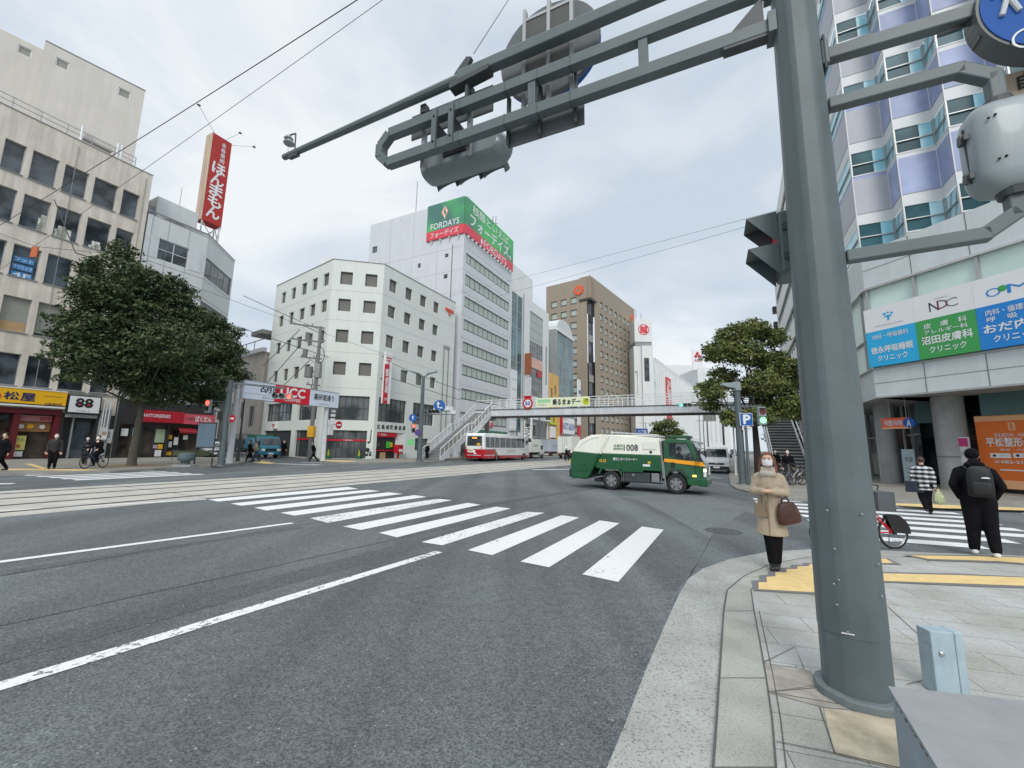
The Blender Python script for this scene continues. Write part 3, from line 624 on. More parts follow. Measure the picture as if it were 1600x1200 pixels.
# ---------------- B : grey panelled corner building with the tall red sign
FB=FA.sub(3.95); B=building('corner_building','grey panelled corner building carrying the tall red rooftop sign',FB.p)
cx=4.75
mb=MB(); mb.T=face_local(FB,B)
wb=[(1.0,3.35,17.45,19.4)]; wb2=[(.95,3.35,12.9,14.9),(.95,3.35,8.8,10.6)]
mb.facade(0,cx,4.9,21.5,W_GRYP,wb+wb2,.12); mb.quad((0,14,0),(0,0,0),(0,0,21.5),(0,14,21.5),W_GRYP)
for z in (17.0,15.2,21.2): mb.box(0,cx,-.015,0,z,z+.03,M_COPE)
mb.box(0,cx+.02,-.05,.1,21.5,21.56,M_COPE)
mb.build('wall',B)
FBF=FB.sub(cx,0,-39.6)
mb=MB(); mb.T=face_local(FBF,B); wf=[(.12,5.8,17.3,19.25),(.12,5.8,13.0,14.9),(.12,5.8,9,10.8)]
mb.facade(0,6.0,4.9,21.5,W_GRYP,wf,.12); mb.box(0,6.0,-.05,.1,21.5,21.56,M_COPE)
for z in (17.0,15.2,21.2): mb.box(0,6.0,-.015,0,z,z+.03,M_COPE)
mb.build('chamfer_wall',B)
Mb=MB(); c3=along(FBF.p,FBF.az,6.0); c4=along(c3,SS,9); 
P=[FB.p,FBF.p,c3,c4,along(FB.p,27,0,13)]; P=[(x-FB.p[0],y-FB.p[1]) for x,y in P]
Mb.prism([(x*.998+.0,y*.998) for x,y in P],21.2,21.45,M_ROOF); 
q=Face(c3,SS); Mb.T=face_local(q,B); Mb.facade(0,9,0,21.5,W_GRYP,[(1,2.5,17.4,19.2),(5,6.5,17.4,19.2),(1,2.5,13,15),(5,6.5,13,15)],.1); Mb.build('side_wall',B)
for a,b,c,d in wb+wb2:
    win(B,FB,a+.0,b,c,d,G_DARK,M_WHITE,nv=2,nh=2,y=.1,ft=.06)
for a,b,c,d in wf: win(B,FBF,a,b,c,d,G_MID,M_ALU,nv=4,nh=1,y=.1,ft=.06)
mb=MB(); mb.T=face_local(FB,B)
mb.box(-.02,.95,-.03,0,17.45,19.4,M_GW); mb.box(3.4,4.5,-.03,0,17.45,19.4,M_GW); mb.build('panel',B)
mb=MB(); mb.T=face_local(FB,B)
for x in (1.58,3.16): mb.box(x,x+.02,-.012,0,15.2,21.2,M_COPE)
mb.tube([(.25,-.05,21.2),(.25,-.05,5)],.04,M_GW); mb.build('panel_joint',B)
for k in range(3):
    mb=MB(); mb.T=face_local(FB,B); x=.5+k*1.1; mb.box(x,x+.85,2.0,2.4,21.5,22.2,M_GW); mb.cyl((x+.42,1.99,21.85),(x+.42,1.97,21.85),.25,.25,M_STEELD,16); mb.build('air_conditioner',B)
mb=MB(); mb.T=face_local(FB,B); mb.box(.9,4.2,1.2,5,21.3,23.7,W_GRYP); mb.box(.1,.9,1.5,4,21.3,22.7,W_GREY); mb.build('penthouse',B)
# shop at street level, cut square
mb=MB(); mb.T=face_local(FB,B); X1=7.15
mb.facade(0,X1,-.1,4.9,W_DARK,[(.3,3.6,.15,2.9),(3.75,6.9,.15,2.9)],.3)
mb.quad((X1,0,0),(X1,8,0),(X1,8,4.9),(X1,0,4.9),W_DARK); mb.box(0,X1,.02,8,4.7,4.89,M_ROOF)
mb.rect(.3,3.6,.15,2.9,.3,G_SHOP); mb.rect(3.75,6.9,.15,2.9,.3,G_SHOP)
for x in (1.1,1.9,2.7,4.6,5.5,6.2): mb.box(x,x+.06,.2,.31,.15,2.9,M_DKFR)
mb.build('shop_front',B)
mb=MB(); mb.T=face_local(FB,B); M_PNK=mat('pink_sign',C(206,88,104),.5,var=.05)
mb.box(1.4,4.55,-.45,-.02,3.12,4.12,mat('crimson_sign',C(176,24,44),.5,var=.04)); mb.box(4.55,7.1,-.44,-.02,3.1,4.02,M_PNK)
f=FB.sub(0,-.45); mb.text('CANTORIERIES',*f.rect(218,645.5,266,653.5),-.455,M_SIGNW,.02); mb.text('ときめき',*f.rect(291,652,305,657),-.45,M_INK,.01); mb.text('ばくだん',*f.rect(306,650,330,660),-.45,M_SIGNW,.04)
mb.build('fascia_sign',B)
mb=MB(); mb.T=face_local(FB,B)
M_AWN=mat('red_awning',C(140,30,40),.7,var=.1)
mb.add([(4.3,-.1,2.75),(5.6,-.1,2.75),(5.7,-.8,2.4),(4.2,-.8,2.4),(5.7,-.8,2.25),(4.2,-.8,2.25)],[(0,3,2,1),(3,5,4,2)],M_AWN); mb.build('awning',B)
mb=MB(); mb.T=face_local(FB,B); rr=random.Random(5); pc=[M_SIGNW,mat('poster_green',C(170,190,160),.6,var=.3,scale=9),mat('poster_pink',C(180,160,190),.6,var=.2,scale=9),mat('poster_cyan',C(110,170,190),.6,var=.2,scale=9),M_YEL]
for (a,b,c,d,k) in ((.5,.95,1.9,2.5,0),(1.25,1.75,1.9,2.6,3),(1.28,1.75,1.2,1.85,2),(1.2,1.8,.5,.95,0),(2.85,3.55,1.4,2.55,1),(2.8,3.1,.9,1.2,2),(3.15,3.5,.85,1.25,4),(3.0,3.45,.2,.75,0),(3.8,4.1,1.7,2.1,4),(3.9,4.15,1.0,1.5,0),(5.0,5.35,1.7,2.1,0),(3.8,4.2,.3,.6,4),(4.3,4.6,1.2,1.9,0)): mb.box(a,b,.2,.27,c,d,pc[k])
mb.build('poster',B)
mb=MB(); mb.T=face_local(FB,B)
mb.box(-.75,-.1,-.06,-.02,1.3,2.4,M_SIGNW); mb.text('酒',-.6,-.25,1.7,2.2,-.065,M_INK); mb.build('menu_board',B)
# rooftop sign
FS=Face(FB.sub(3.4,2.2).p,27); sx0,sz=FS.hit(324,208); 
x0,_=FS.hit(322,290); x1,_=FS.hit(354,290); zt=FS.hit(342,212)[1]; zb=FS.hit(322,345)[1]
sgn=face_thing('rooftop_sign','tall narrow red rooftop sign with white vertical brush lettering','sign',FS,21.4)
mb=MB(); mb.T=Matrix.Translation((0,0,-21.4)); M_SR=mat('sign_red_worn',C(170,42,36,1.1),.55,var=.08,scale=1.5)
mb.box(x0,x1,0,.05,zb,zt,M_SR); mb.box(x0-.05,x0,-.03,1.2,zb,zt,mat('sign_side',C(214,190,170),.6,streak=.3)); mb.box(x0,x1,.05,1.2,zb,zt,M_SR)
xm=(x0+x1)/2; W_=x1-x0
mb.vtext('本格焼肉',xm+.0*W_,xm+.22*W_,zt-2.9,zt-.45,-.01,M_SIGNW,.02)
mb.vtext('ほんまもん',xm-.32*W_,xm+.34*W_,zb+.55,zt-3.0,-.01,M_SIGNW,.035,gap=.02)
mb.build('sign_board',sgn)
mb=MB(); mb.T=Matrix.Translation((0,0,-21.4))
for x in (x0+.1,x1-.1,):
    for y in (.1,1.1): mb.beam((x,y,21.4),(x,y,zb),.1,.1,M_GW)
for a,b in (((x0,.1,21.5),(x1,.1,zb)),((x1,.1,21.5),(x0,.1,zb)),((x1,.1,21.6),(x1,1.1,zb)),((x1,1.1,21.6),(x1,.1,zb)),((x0,1.1,21.5),(x1,1.1,zb))): mb.beam(a,b,.07,.07,M_GW)
mb.build('support_frame',sgn)
for (xa,za,xb,zb2) in ((x0+.1,zt,x0-2.1,zt+1.0),(x1-.05,zt-.2,x1+1.6,zt+.35),(x0+1.2,zt,x0+1.9,zt+.9)):
    mb=MB(); mb.T=Matrix.Translation((0,0,-21.4)); mb.tube([(xa,-.0,za),(xb,-1.2,zb2)],.025,M_GW,5); mb.lathe([(.05,.1),(.17,0),(.15,-.05)],M_GRY,10,(xb,-1.25,zb2)); mb.build('spotlight',sgn)
for px in (282,287,349):
    s_,z_=FS.hit(px,300); 
mb=MB(); s_,z0_=FS.hit(281,318); mb.tube([(0,0,0),(0,0,3.5)],.02,M_GRY,5); o=mb.build('aerial',loc=(*along(FS.p,27,s_,0),22.6)); put(o,'thin aerial rod standing left of the red rooftop sign','aerial')
# ================================================================ post office corner building
c1=at(495,715.5,.15); 
def on_line(u,p,az): return wall_hit(u,700,p,az)[0]
c2=along(c1,78.5,on_line(582,c1,78.5))
FL=Face(c1,127.3); FM=Face(c1,78.5); FR=Face(c2,27)
PO=building('post_office','cream five-storey post office with a cut corner and small square windows',c1)
ZR=20.85; fl=[(18.2,19.6),(15.28,16.62),(11.93,13.3),(8.55,9.9)]
lm=on_line(582,c1,78.5)
mb=MB(); mb.T=face_local(FM,PO)
hm=[(a,b,c,d) for a,b in ((.8,2.02),(3.3,4.52)) for c,d in fl]
bigm=[(.5,4.58,3.95,6.42),(.5,4.55,.15,2.92)]
mb.facade(0,lm,0,ZR,W_PO,hm+bigm,.25)
mb.T=face_local(FL,PO)
lx=[(-1.85,-.68),(-4.2,-3.05),(-6.6,-5.4),(-9.0,-7.95),(-11.55,-10.45)]
hl=[(a,b,c,d) for a,b in lx for c,d in fl]
bigl=[(-12.3,-6.1,3.95,6.0),(-4.75,-.8,3.95,6.0),(-12.4,-5.8,.05,2.9),(-4.85,-.8,.15,2.9)]
mb.facade(-13.2,0,0,ZR,W_PO,hl+bigl,.25)
mb.T=face_local(FR,PO)
rx=[(.9,2.05),(3.5,4.65),(6.1,7.25),(8.72,9.82)]
hr=[(a,b,c,d) for a,b in rx for c,d in fl]
bigr=[(.45,4.72,3.93,6.45),(5.85,9.8,3.93,6.45),(.5,4.74,.1,2.86),(6.5,8.9,.95,2.35)]
mb.facade(0,13.5,0,ZR,W_PO,hr+bigr,.25)
mb.quad((13.5,0,0),(13.5,9,0),(13.5,9,ZR),(13.5,0,ZR),W_PO)
mb.build('wall',PO)
def rel(p): return (p[0]-c1[0],p[1]-c1[1])
bl=along(c1,127.3,-13.2); br=along(c2,27,13.5,9)
mb=MB(); P=[rel(x) for x in (c1,c2,along(c2,27,13.5),br,along(bl,27,16),bl)]
mb.poly([(x,y,ZR-.3) for x,y in ccw(P)],M_ROOF)
mb.build('roof',PO)
mb=MB()
for F_,a,b in ((FM,0,lm),(FL,-13.2,0),(FR,0,13.5)): mb.T=face_local(F_,PO); mb.box(a,b,-.05,.12,ZR,ZR+.07,M_COPE)
mb.build('parapet_cap',PO)
mb=MB(); mb.T=face_local(FM,PO); 
for (u0,u1) in ():pass
mb.box(-2.5,2.0,4.5,9,ZR-.1,ZR+2.1,W_WHT); mb.build('penthouse',PO)
mb=MB(); mb.T=face_local(FM,PO); mb.cyl((3.6,1.5,ZR),(3.6,1.5,ZR+.7),.3,.3,W_WHT,14); mb.cyl((4.3,1.6,ZR),(4.3,1.6,ZR+.8),.35,.35,W_WHT,14); mb.cyl((3.0,1.4,ZR),(3.0,1.4,ZR+.6),.08,.1,M_GRY,8); mb.build('roof_vents',PO)
G_GRY=glass('glass_blinds',C(108,108,102,.8),C(128,128,122,.9),rough=.15,scale=.5)
for F_,hh in ((FM,hm),(FL,hl),(FR,hr)):
    for a,b,c,d in hh: win(PO,F_,a,b,c,d,G_GRY,M_DKFR,y=.22,ft=.06,blind=mat('office_blind_dark',C(122,120,116,.85),.7,var=.12,scale=30,stretch=(.02,.02,1)) if (a*7+c)%3>.6 else None,bh=.97)
for F_,hh,n in ((FM,[bigm[0]],7),(FL,bigl[:2],7),(FR,bigr[:2],6)):
    for a,b,c,d in hh: win(PO,F_,a,b,c,d,G_MID,M_DKFR,y=.23,ft=.06,nv=n,nh=2)
for F_,hh,n in ((FM,[bigm[1]],7),(FL,[bigl[3]],5),(FR,[bigr[3]],3)):
    for a,b,c,d in hh: win(PO,F_,a,b,c,d,G_MID,M_DKFR,y=.23,ft=.06,nv=n,nh=1)
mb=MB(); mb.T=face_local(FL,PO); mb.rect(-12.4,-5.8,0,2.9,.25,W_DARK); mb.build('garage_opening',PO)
mb=MB()
mb.T=face_local(FM,PO); mb.box(.52,4.53,.17,.22,1.84,2.03,M_RED); mb.text('〒郵便局',2.3,3.2,1.87,2.0,.165,M_SIGNW)
mb.T=face_local(FL,PO); mb.box(-4.8,-.85,.17,.22,1.9,2.08,M_RED); mb.build('red_band',PO)
mb=MB(); mb.T=face_local(FR,PO); mb.rect(.5,4.74,.1,2.86,.25,W_DARK)
mb.quad((3.5,.25,.1),(4.74,.02,.1),(4.74,.02,2.86),(3.5,.25,2.86),W_PO)
mb.box(.5,3.5,.05,.2,2.35,2.83,M_RED); mb.text('〒 郵便局',.8,1.9,2.47,2.7,.045,M_SIGNW)
mb.box(.55,3.4,.1,.2,.9,1.0,M_RED); mb.box(.6,1.1,.15,.22,1.3,1.75,G_MID); mb.box(2.1,2.6,.1,.2,1.2,1.9,mat('green_notice',C(60,190,70),.5)); mb.box(2.7,2.95,.1,.2,1.3,1.8,M_YEL); mb.box(1.3,2.0,.1,.24,.1,.75,M_BOX)
mb.build('entrance',PO)
mb=MB(); mb.T=face_local(FR,PO)
for i,ch in enumerate('広島胡町郵便局'): mb.text(ch,.42+i*.64,.42+i*.64+.42,3.18,3.62,-.03,M_INK,.03)
mb.build('name_lettering',PO)
mb=MB(); mb.T=face_local(FR,PO)
for z in (7.2,10.9,14.3,17.5): mb.box(0,13.5,-.006,0,z,z+.02,M_BLIND)
mb.T=face_local(FM,PO)
for z in (7.2,10.9,14.3,17.5): mb.box(0,lm,-.006,0,z,z+.02,M_BLIND)
mb.T=face_local(FL,PO)
for z in (7.2,10.9,14.3,17.5): mb.box(-13.2,0,-.006,0,z,z+.02,M_BLIND)
mb.build('wall_joint',PO)
# red postal mark high on the wall
mb=MB(); mb.T=face_local(FR,PO); f=FR; a=f.rect(696,480,708,487.5); x0,x1,z0,z1=a
mb.box(x0,x1,-.12,-.02,z1-.12*(z1-z0)-.35,z1,mat('postal_red',C(225,92,70),.6)); mb.box((x0+x1)/2-.16,(x0+x1)/2+.16,-.12,-.02,z0-.75,z1-.4,MATS['postal_red']); mb.build('postal_mark',PO)
mb=MB(); mb.T=face_local(FL,PO); mb.box(-9.9,-9.1,-.3,-.02,3.1,3.75,M_SIGNW); mb.box(-9.8,-9.2,-.32,-.3,3.45,3.6,M_RED); mb.box(-9.6,-9.4,-.32,-.3,3.2,3.6,M_RED); mb.build('small_sign',PO)
# climbing duct and pipes
mb=MB(); mb.T=face_local(FR,PO)
mb.tube([(11.2,-.08,14.3),(11.2,-.08,3)],.05,M_GRY); mb.tube([(12.2,-.08,14.3),(12.2,-.08,3)],.05,M_GRY); mb.box(11.1,12.35,-.14,-.02,14.2,14.5,M_ALU); mb.build('wall_pipe',PO)
# hanging banner
f=Face(FR.p,27); BN=face_thing('hanging_banner','tall white and red vertical banner on the post office corner','sign',FR.sub(0,0),0)
mb=MB(); s0,zt=FR.hit(604,553); s1,zb=FR.hit(592,631)
mb.box(.05,.98,-1.0,-.7,zb,zt,M_SIGNW); mb.box(.04,.62,-1.01,-.9,zb-.02,zt-1.35,M_RED); mb.box(.12,.86,-1.015,-.9,zt-.75,zt-.6,M_RED); mb.box(.12,.86,-1.015,-.9,zt-.98,zt-.88,M_RED);mb.box(.42,.55,-1.015,-.9,zt-1.3,zt-.88,M_RED)
mb.vtext('郵便局',.12,.55,zt-4.4,zt-1.8,-1.02,M_SIGNW,.04); mb.text('日本',.12,.55,zb+.3,zb+.6,-1.02,M_SIGNW,.02); mb.build('banner_panel',BN,bevel=.02)
mb=MB()
for z in (zt-.4,zb+.5,(zt+zb)/2): mb.beam((.5,-.75,z),(.5,0,z),.08,.08,M_GRY)
mb.build('bracket',BN)
# ================================================================ tall pale building with the wrap-round rooftop sign
sE=on_line(713,c2,27); pE=along(c2,27,sE); FE=Face(pE,27.3); FEL=Face(pE,116.7)
E_=building('tall_office_building','tall pale blue-white office with ribbon windows under the green and red rooftop sign',pE)
ZE=37.4; rE=[(27.58,29.12),(24.25,25.92),(21.0,22.6),(17.7,19.25),(14.45,16.0),(11.2,12.75),(7.88,9.4),(4.6,6.15)]
mb=MB(); mb.T=face_local(FE,E_); hE=[(.65,14.15,c,d) for c,d in rE]+[(1.0,13.8,.2,3.2)]
mb.facade(0,14.85,0,ZE,W_FD,hE,.15); mb.quad((14.85,0,0),(14.85,18,0),(14.85,18,ZE),(14.85,0,ZE),W_FD)
mb.T=face_local(FEL,E_); hs=[FEL.rect(652+.8,412,657,418),FEL.rect(695,397,700.5,401.5),FEL.rect(693,429,699,434.5),FEL.rect(582,386,589,394)]
mb.facade(-18.6,0,0,ZE,W_FD,hs,.12); mb.rect(-18.6,0,ZE-.001,ZE,.0,W_FD)
mb.T=face_local(FE,E_); mb.box(.02,14.8,.02,18.5,ZE-.3,ZE-.02,M_ROOF)
mb.T=face_local(FEL,E_); mb.tube([(-1.95,-.05,30.4),(-1.95,-.05,14)],.06,M_GRY); mb.build('wall',E_)
mb=MB(); mb.T=face_local(FE,E_)
for z in (9.9,13.25,16.5,19.8,23.1,26.4,29.9): mb.box(0,14.85,-.012,0,z,z+.03,M_BLIND)
mb.T=face_local(FEL,E_)
for z in (23.1,26.4,29.9): mb.box(-18.6,0,-.01,0,z,z+.025,M_BLIND)
for x in (-4.7,-9.4,-14): mb.box(x,x+.025,-.01,0,12,37.2,M_BLIND)
mb.build('panel_joint',E_)
for a,b,c,d in hE[:8]: win(E_,FE,a,b,c,d,G_MID,M_DKFR,y=.12,ft=.07,nv=10 if d>8 else 9,blind=M_BLINDG,bh=.86)
for a,b,c,d in hs: win(E_,FEL,a,b,c,d,G_DARK,M_ALU,y=.1,ft=.05)
mb=MB(); mb.T=face_local(FE,E_); mb.rect(1,13.8,.2,3.2,.2,G_SHOP); mb.box(1,13.8,-.3,.1,3.2,3.9,mat('green_fascia',C(60,120,90),.5)); mb.box(2.6,9.4,-.12,.0,4.4,6.3,M_PNK); mb.text('広告募集中',3,9,4.7,6.0,-.13,M_SIGNW,.03); mb.build('shop_front',E_)
SG=thing('rooftop_billboard','green and red wrap-round billboard on the tall pale office roof','sign',(pE[0],pE[1],31.8))
def loc31(F_): return Matrix.Translation((-pE[0],-pE[1],-31.8))@F_.M()
def gradgreen():
    m=mat('billboard_green',C(60,150,90),.5,var=.001); t=m.node_tree; b=t.nodes['Principled BSDF']; tc=t.nodes['Texture Coordinate']
    s=t.nodes.new('ShaderNodeSeparateXYZ'); t.links.new(tc.outputs['Object'],s.inputs[0]); n=t.nodes.new('ShaderNodeTexNoise'); n.inputs['Scale'].default_value=.14; t.links.new(tc.outputs['Object'],n.inputs['Vector'])
    r=t.nodes.new('ShaderNodeValToRGB'); e=r.color_ramp.elements; e[0].position=.4;e[1].position=.62; e[0].color=(*C(74,122,112),1); e[1].color=(*C(84,186,104),1)
    t.links.new(n.outputs[0],r.inputs[0]); t.links.new(r.outputs[0],b.inputs['Base Color']); return m
M_GRN=gradgreen(); M_SRD=mat('billboard_red',C(218,74,88),.5,var=.02)
zb=31.8; zm=33.2; zt=37.47
mb=MB(); mb.T=loc31(FEL); mb.box(-6.65,-.0,-.25,-.02,zm,zt,M_GRN); mb.box(-6.65,0,-.255,-.02,zb,zm,M_SRD)
f=FEL.sub(0,-.26)
mb.text('FORDAYS',-5.9,-.8,33.4,34.35,-.262,M_SIGNW,.01); mb.text('フォーデイズ',-5.9,-.9,32.1,32.95,-.262,M_SIGNW,.01)
M_PK=mat('pale_pink',C(240,190,170),.5,var=0); xa,xb,za,zc_=(-4.0,-2.9,34.6,36.95)
xm=(xa+xb)/2; mb.poly([(xm,-.262,zc_),(xm-.55,-.262,zc_-1.1),(xm+.1,-.262,za),(xm+.2,-.262,za+.6),(xm-.15,-.262,zc_-1.2)],M_PK); mb.poly([(xm+.05,-.263,zc_-.2),(xm+.1,-.263,zc_-.9),(xm+.3,-.263,zc_-1.3),(xm+.12,-.263,za+.3),(xm+.62,-.263,zc_-1.1)][::-1],M_PK)
mb.build('left_panel',SG)
mb=MB(); mb.T=loc31(FE); mb.box(0,14.85,-.25,-.02,zm,zt,M_GRN); mb.box(0,14.85,-.255,-.02,zb,zm,M_SRD)
mb.text('核酸といえば、',1.6,13.6,35.7,37.1,-.26,M_SIGNW,.01); mb.text('フォーデイズ。',1.0,14.0,33.55,35.5,-.26,M_SIGNW,.02); mb.text('FORDAYS',5.0,12.4,zb+.12,zm-.12,-.26,M_SIGNW,0)
mb.poly([(4.3,-.26,zm-.1),(4.05,-.26,zb+.7),(4.35,-.26,zb+.1),(4.65,-.26,zb+.7)],M_SIGNW)
mb.build('right_panel',SG)
mb=MB()
mb.T=loc31(FE)
for k in range(13): mb.beam((.6+k*1.1,-.5,zb-.45),(.6+k*1.1,-.05,zb-.1),.12,.3,M_GW)
mb.T=loc31(FEL)
for k in range(4): mb.beam((-5.6+k*1.6,-.5,zb-.4),(-5.6+k*1.6,-.05,zb-.1),.12,.3,M_GW)
mb.build('lamp_row',SG)
s_,_=FEL.hit(643,330); mb=MB(); mb.tube([(0,0,0),(0,0,6)],.05,M_GRY,5); put(mb.build('aerial',loc=(*along(pE,116.7,s_,1),ZE)),'tall lightning rod on the roof of the tall pale office','aerial')
mb=MB(); mb.tube([(0,0,0),(0,0,3)],.06,M_GRY,5); mb.tube([(.5,0,0),(.5,0,3)],.06,M_GRY,5); mb.tube([(-.3,0,1.6),(.9,0,1.6)],.05,M_GRY,5); put(mb.build('roof_antenna',loc=(*along(pE,27.3,10.5,1.5),ZE)),'short double mast at the right of the green billboard','aerial')
# ================================================================ buildings further up the street (all on the same street line)
def block(name,label,face,x0,x1,z,wm,holes=(),left=None,depth=16,dp=.15,lholes=()):
    r=building(name,label,face.p); mb=MB(); mb.T=face_local(face,r)
    mb.facade(x0,x1,0,z,wm,holes,dp); mb.quad((x1,0,0),(x1,depth,0),(x1,depth,z),(x1,0,z),wm); mb.rect(x0,x1,0,z,depth,wm)
    mb.box(x0+.02,x1-.02,.02,depth,z-.3,z-.03,M_ROOF)
    mb.T=mb.T@Matrix.Translation((x0,0,0))@Matrix.Rotation(R(-90),4,'Z'); mb.facade(-depth,0,0,z,left or wm,lholes,dp)
    mb.build('wall',r); return r
r1=block('slim_glass_building','slim building with a teal glass front beside the tall pale office',FE,15.0,19.6,29.0,W_WHT,[(15.2,19.4,4.0,28.5)],dp=.1)
win(r1,FE,15.2,17.3,4.0,28.5,G_TEAL,M_ALU,y=.08,ft=.1,nv=2,nh=16,name='glass_front'); win(r1,FE,17.3,19.4,4.0,28.5,G_TEAL,M_ALU,y=.02,ft=.12,nv=1,nh=8,name='glass_front')
mb=MB(); mb.T=face_local(FE,r1); mb.box(15.0,17.0,-.35,-.02,4.2,14.5,M_GW)
for i in range(6): mb.box(15.05,16.95,-.37,-.35,4.5+i*1.7,5.9+i*1.7,M_SIGNW)
mb.text('LIVE',15.3,16.7,6.5,7.2,-.38,M_INK,.02); mb.build('sign_column',r1)
r2=block('grid_window_building','white building with a tall grid of square panes',FE,19.8,32.1,29.3,W_WHT,[(22.7,29.2,11,27.2),(20.5,31.5,.2,6.5)],dp=.15)
win(r2,FE,22.7,29.2,11,27.2,G_MID,M_ALU,y=.12,ft=.1,nv=6,nh=10,name='pane_grid',blind=M_BLINDG,bh=.35)
win(r2,FE,20.5,31.5,.2,6.5,G_SHOP,M_ALU,y=.12,ft=.1,nv=5,nh=2,name='shop_window')
mb=MB(); mb.T=face_local(FE,r2); mb.box(19.75,19.95,-.1,0,6,29.6,W_GREY); mb.box(22.9,29.0,.0,.07,16.4,18.4,mat('pink_poster',C(216,176,160),.6,var=.2,scale=2)); mb.box(26.5,28.6,-.02,.07,15.0,16.2,M_RED); mb.box(30.6,31.0,-.02,0,14,22,M_DKFR)
mb.build('trim',r2)
mb=MB(); mb.T=face_local(FE,r2); mb.box(20.6,20.9,-1.3,-.05,14.5,18.4,mat('rust_sign',C(150,90,60),.6,var=.2)); mb.box(20.6,20.9,-1.3,-.05,10,14,M_GW); mb.box(20.55,20.95,-1.35,-.05,8.3,9.9,mat('leaf_green_sign',C(50,120,70),.6)); mb.box(20.55,20.95,-1.35,-.05,9.9,10.6,M_RED); mb.box(20.6,20.9,-1.6,-.05,2.5,7.5,M_SIGNW)
mb.T=mb.T@Matrix.Translation((20.6,0,0))@Matrix.Rotation(R(-90),4,'Z'); mb.vtext('居酒屋さくら',.25,1.3,2.7,7.3,-.02,M_INK,.03); mb.build('projecting_sign',r2)
mb=MB(); mb.T=face_local(FE,r2); mb.box(20.3,31.8,-.6,-.05,6.6,7.4,W_WHT); mb.box(21,25,-.5,-.1,3.2,6,M_BLIND); mb.text('美酒',21.3,24.7,3.6,5.6,-.52,M_INK,.03); mb.build('canopy',r2)
r3=block('white_rear_block','plain white block rising behind the grid-window building',FE.sub(0,4),15,32.5,37.6,W_WHT,left=W_WHT,depth=14)
r4=block('ochre_building','small ochre house-fronted building under the footbridge banner',FE,32.4,38.0,16.9,W_YEL,[(33.6,34.4,11.7,13.8),(35.6,36.3,12.6,14.6),(32.9,37.5,.2,6)],dp=.1)
for a,b,c,d in ((33.6,34.4,11.7,13.8),(35.6,36.3,12.6,14.6),(32.9,37.5,.2,6)): win(r4,FE,a,b,c,d,G_DARK,M_DKFR,y=.08,nv=1 if d>7 else 3)
M_LIME=mat('lime_sign',C(200,205,50),.55,var=.1,scale=2)
mb=MB(); mb.T=face_local(FE,r4); mb.box(32.6,35.6,-.4,-.05,6.2,9.4,M_LIME); mb.vtext('薬局',33.5,34.7,6.5,9.1,-.41,M_RED,.03); mb.box(36.0,37.4,-.5,-.05,1,8,MATS['ochre_wall']); mb.box(32.7,35.5,-.3,-.05,3.5,5.8,M_SIGNW); mb.box(32.7,35.5,-.3,-.05,.9,3.2,M_LIME); mb.build('shop_sign',r4)
r5=block('barrel_roof_building','grey and teal glass building with a barrel roof',FE.sub(0,.5),38.2,49.3,27.6,W_GREY,[(38.6,49.0,9,27.3)],dp=.15,left=W_GREY)
f=FE.sub(0,.5); win(r5,f,38.6,44.0,9,27.3,G_TEAL,M_ALU,y=.1,ft=.1,nv=4,nh=12,name='glass_front'); win(r5,f,44.0,49.0,9,27.3,G_TEAL,M_ALU,y=.02,ft=.12,nv=5,nh=3,name='glass_front')
mb=MB(); mb.T=face_local(f,r5)
n=12; P=[(38.2+11.1*(1-math.cos(math.pi*i/n))/2,27.7+3.4*math.sin(math.pi*i/n)) for i in range(n+1)]; mb.side(P,.1,14,W_GRYP); mb.box(38.1,49.4,-.25,.1,27.4,27.85,W_WHT); mb.build('roof',r5)
mb=MB(); mb.T=face_local(f,r5); mb.box(39.0,43.0,-.7,-.1,8.2,12.4,M_GW); mb.box(39.2,48.6,-.5,-.1,4.6,8.2,M_SIGNW); mb.text('BEAUTY SALON',39.5,48.2,5.5,7.0,-.52,M_BLUED,.02); mb.box(38.3,39.0,-1.1,-.1,4,9,M_RED); mb.build('shop_sign',r5)
mb=MB(); mb.T=face_local(f,r5); mb.rect(38.4,49.1,.2,4.4,-.06,G_SHOP); mb.box(38.3,49.2,-1.2,-.05,4.3,4.6,W_GREY); mb.build('shop_front',r5)
mb=MB(); mb.T=face_local(f,r5); mb.box(49.6,51.3,-1.2,-.8,13,18,M_SIGNW); mb.box(49.7,51.2,-1.22,-1.2,14.5,15.4,M_BLUE); mb.box(49.6,51.3,-1.2,-.8,7,12,M_SIGNW); mb.box(49.6,51.3,-1.22,-.8,3.5,6.6,M_RED); mb.build('sign_tower',r5)
# brown tiled tower
BR=brc=along(pE,27.3,on_line(923,pE,27.3)); FBR=Face(brc,36.2); FBL=Face(brc,126.4)
r6=building('brown_office_tower','brown tiled office tower with an orange flower emblem on its top band',brc); ZB=49.6
rowsB=[43.9-i*3.67 for i in range(11)]
mb=MB(); mb.T=face_local(FBR,r6)
colB=[7.0+i*3.66 for i in range(8)]
hB=[(x,x+2.1,z-3.0+.9,z) for x in colB for z in rowsB]
mb.facade(3.2,35.8,0,ZB,W_BRN,hB,.35); mb.quad((35.8,0,0),(35.8,15,0),(35.8,15,ZB),(35.8,0,ZB),W_BRN); mb.box(3,35.7,.1,15,ZB-.5,ZB-.1,M_ROOF)
for x,a in ((3.2,.0),(2.0,1.2),(.8,0)): pass
mb.T=face_local(FBL,r6)
colL=[-5.9-i*3.2 for i in range(3)]
hL=[(x-.0,x+2.0,z-2.1,z) for x in colL for z in rowsB]
mb.facade(-14.0,-.7,0,ZB-.6,W_BRN,hL,.35)
mb.T=face_local(FBR,r6)
mb.box(.3,3.2,.0,3,42.8,ZB-.2,W_BRN)
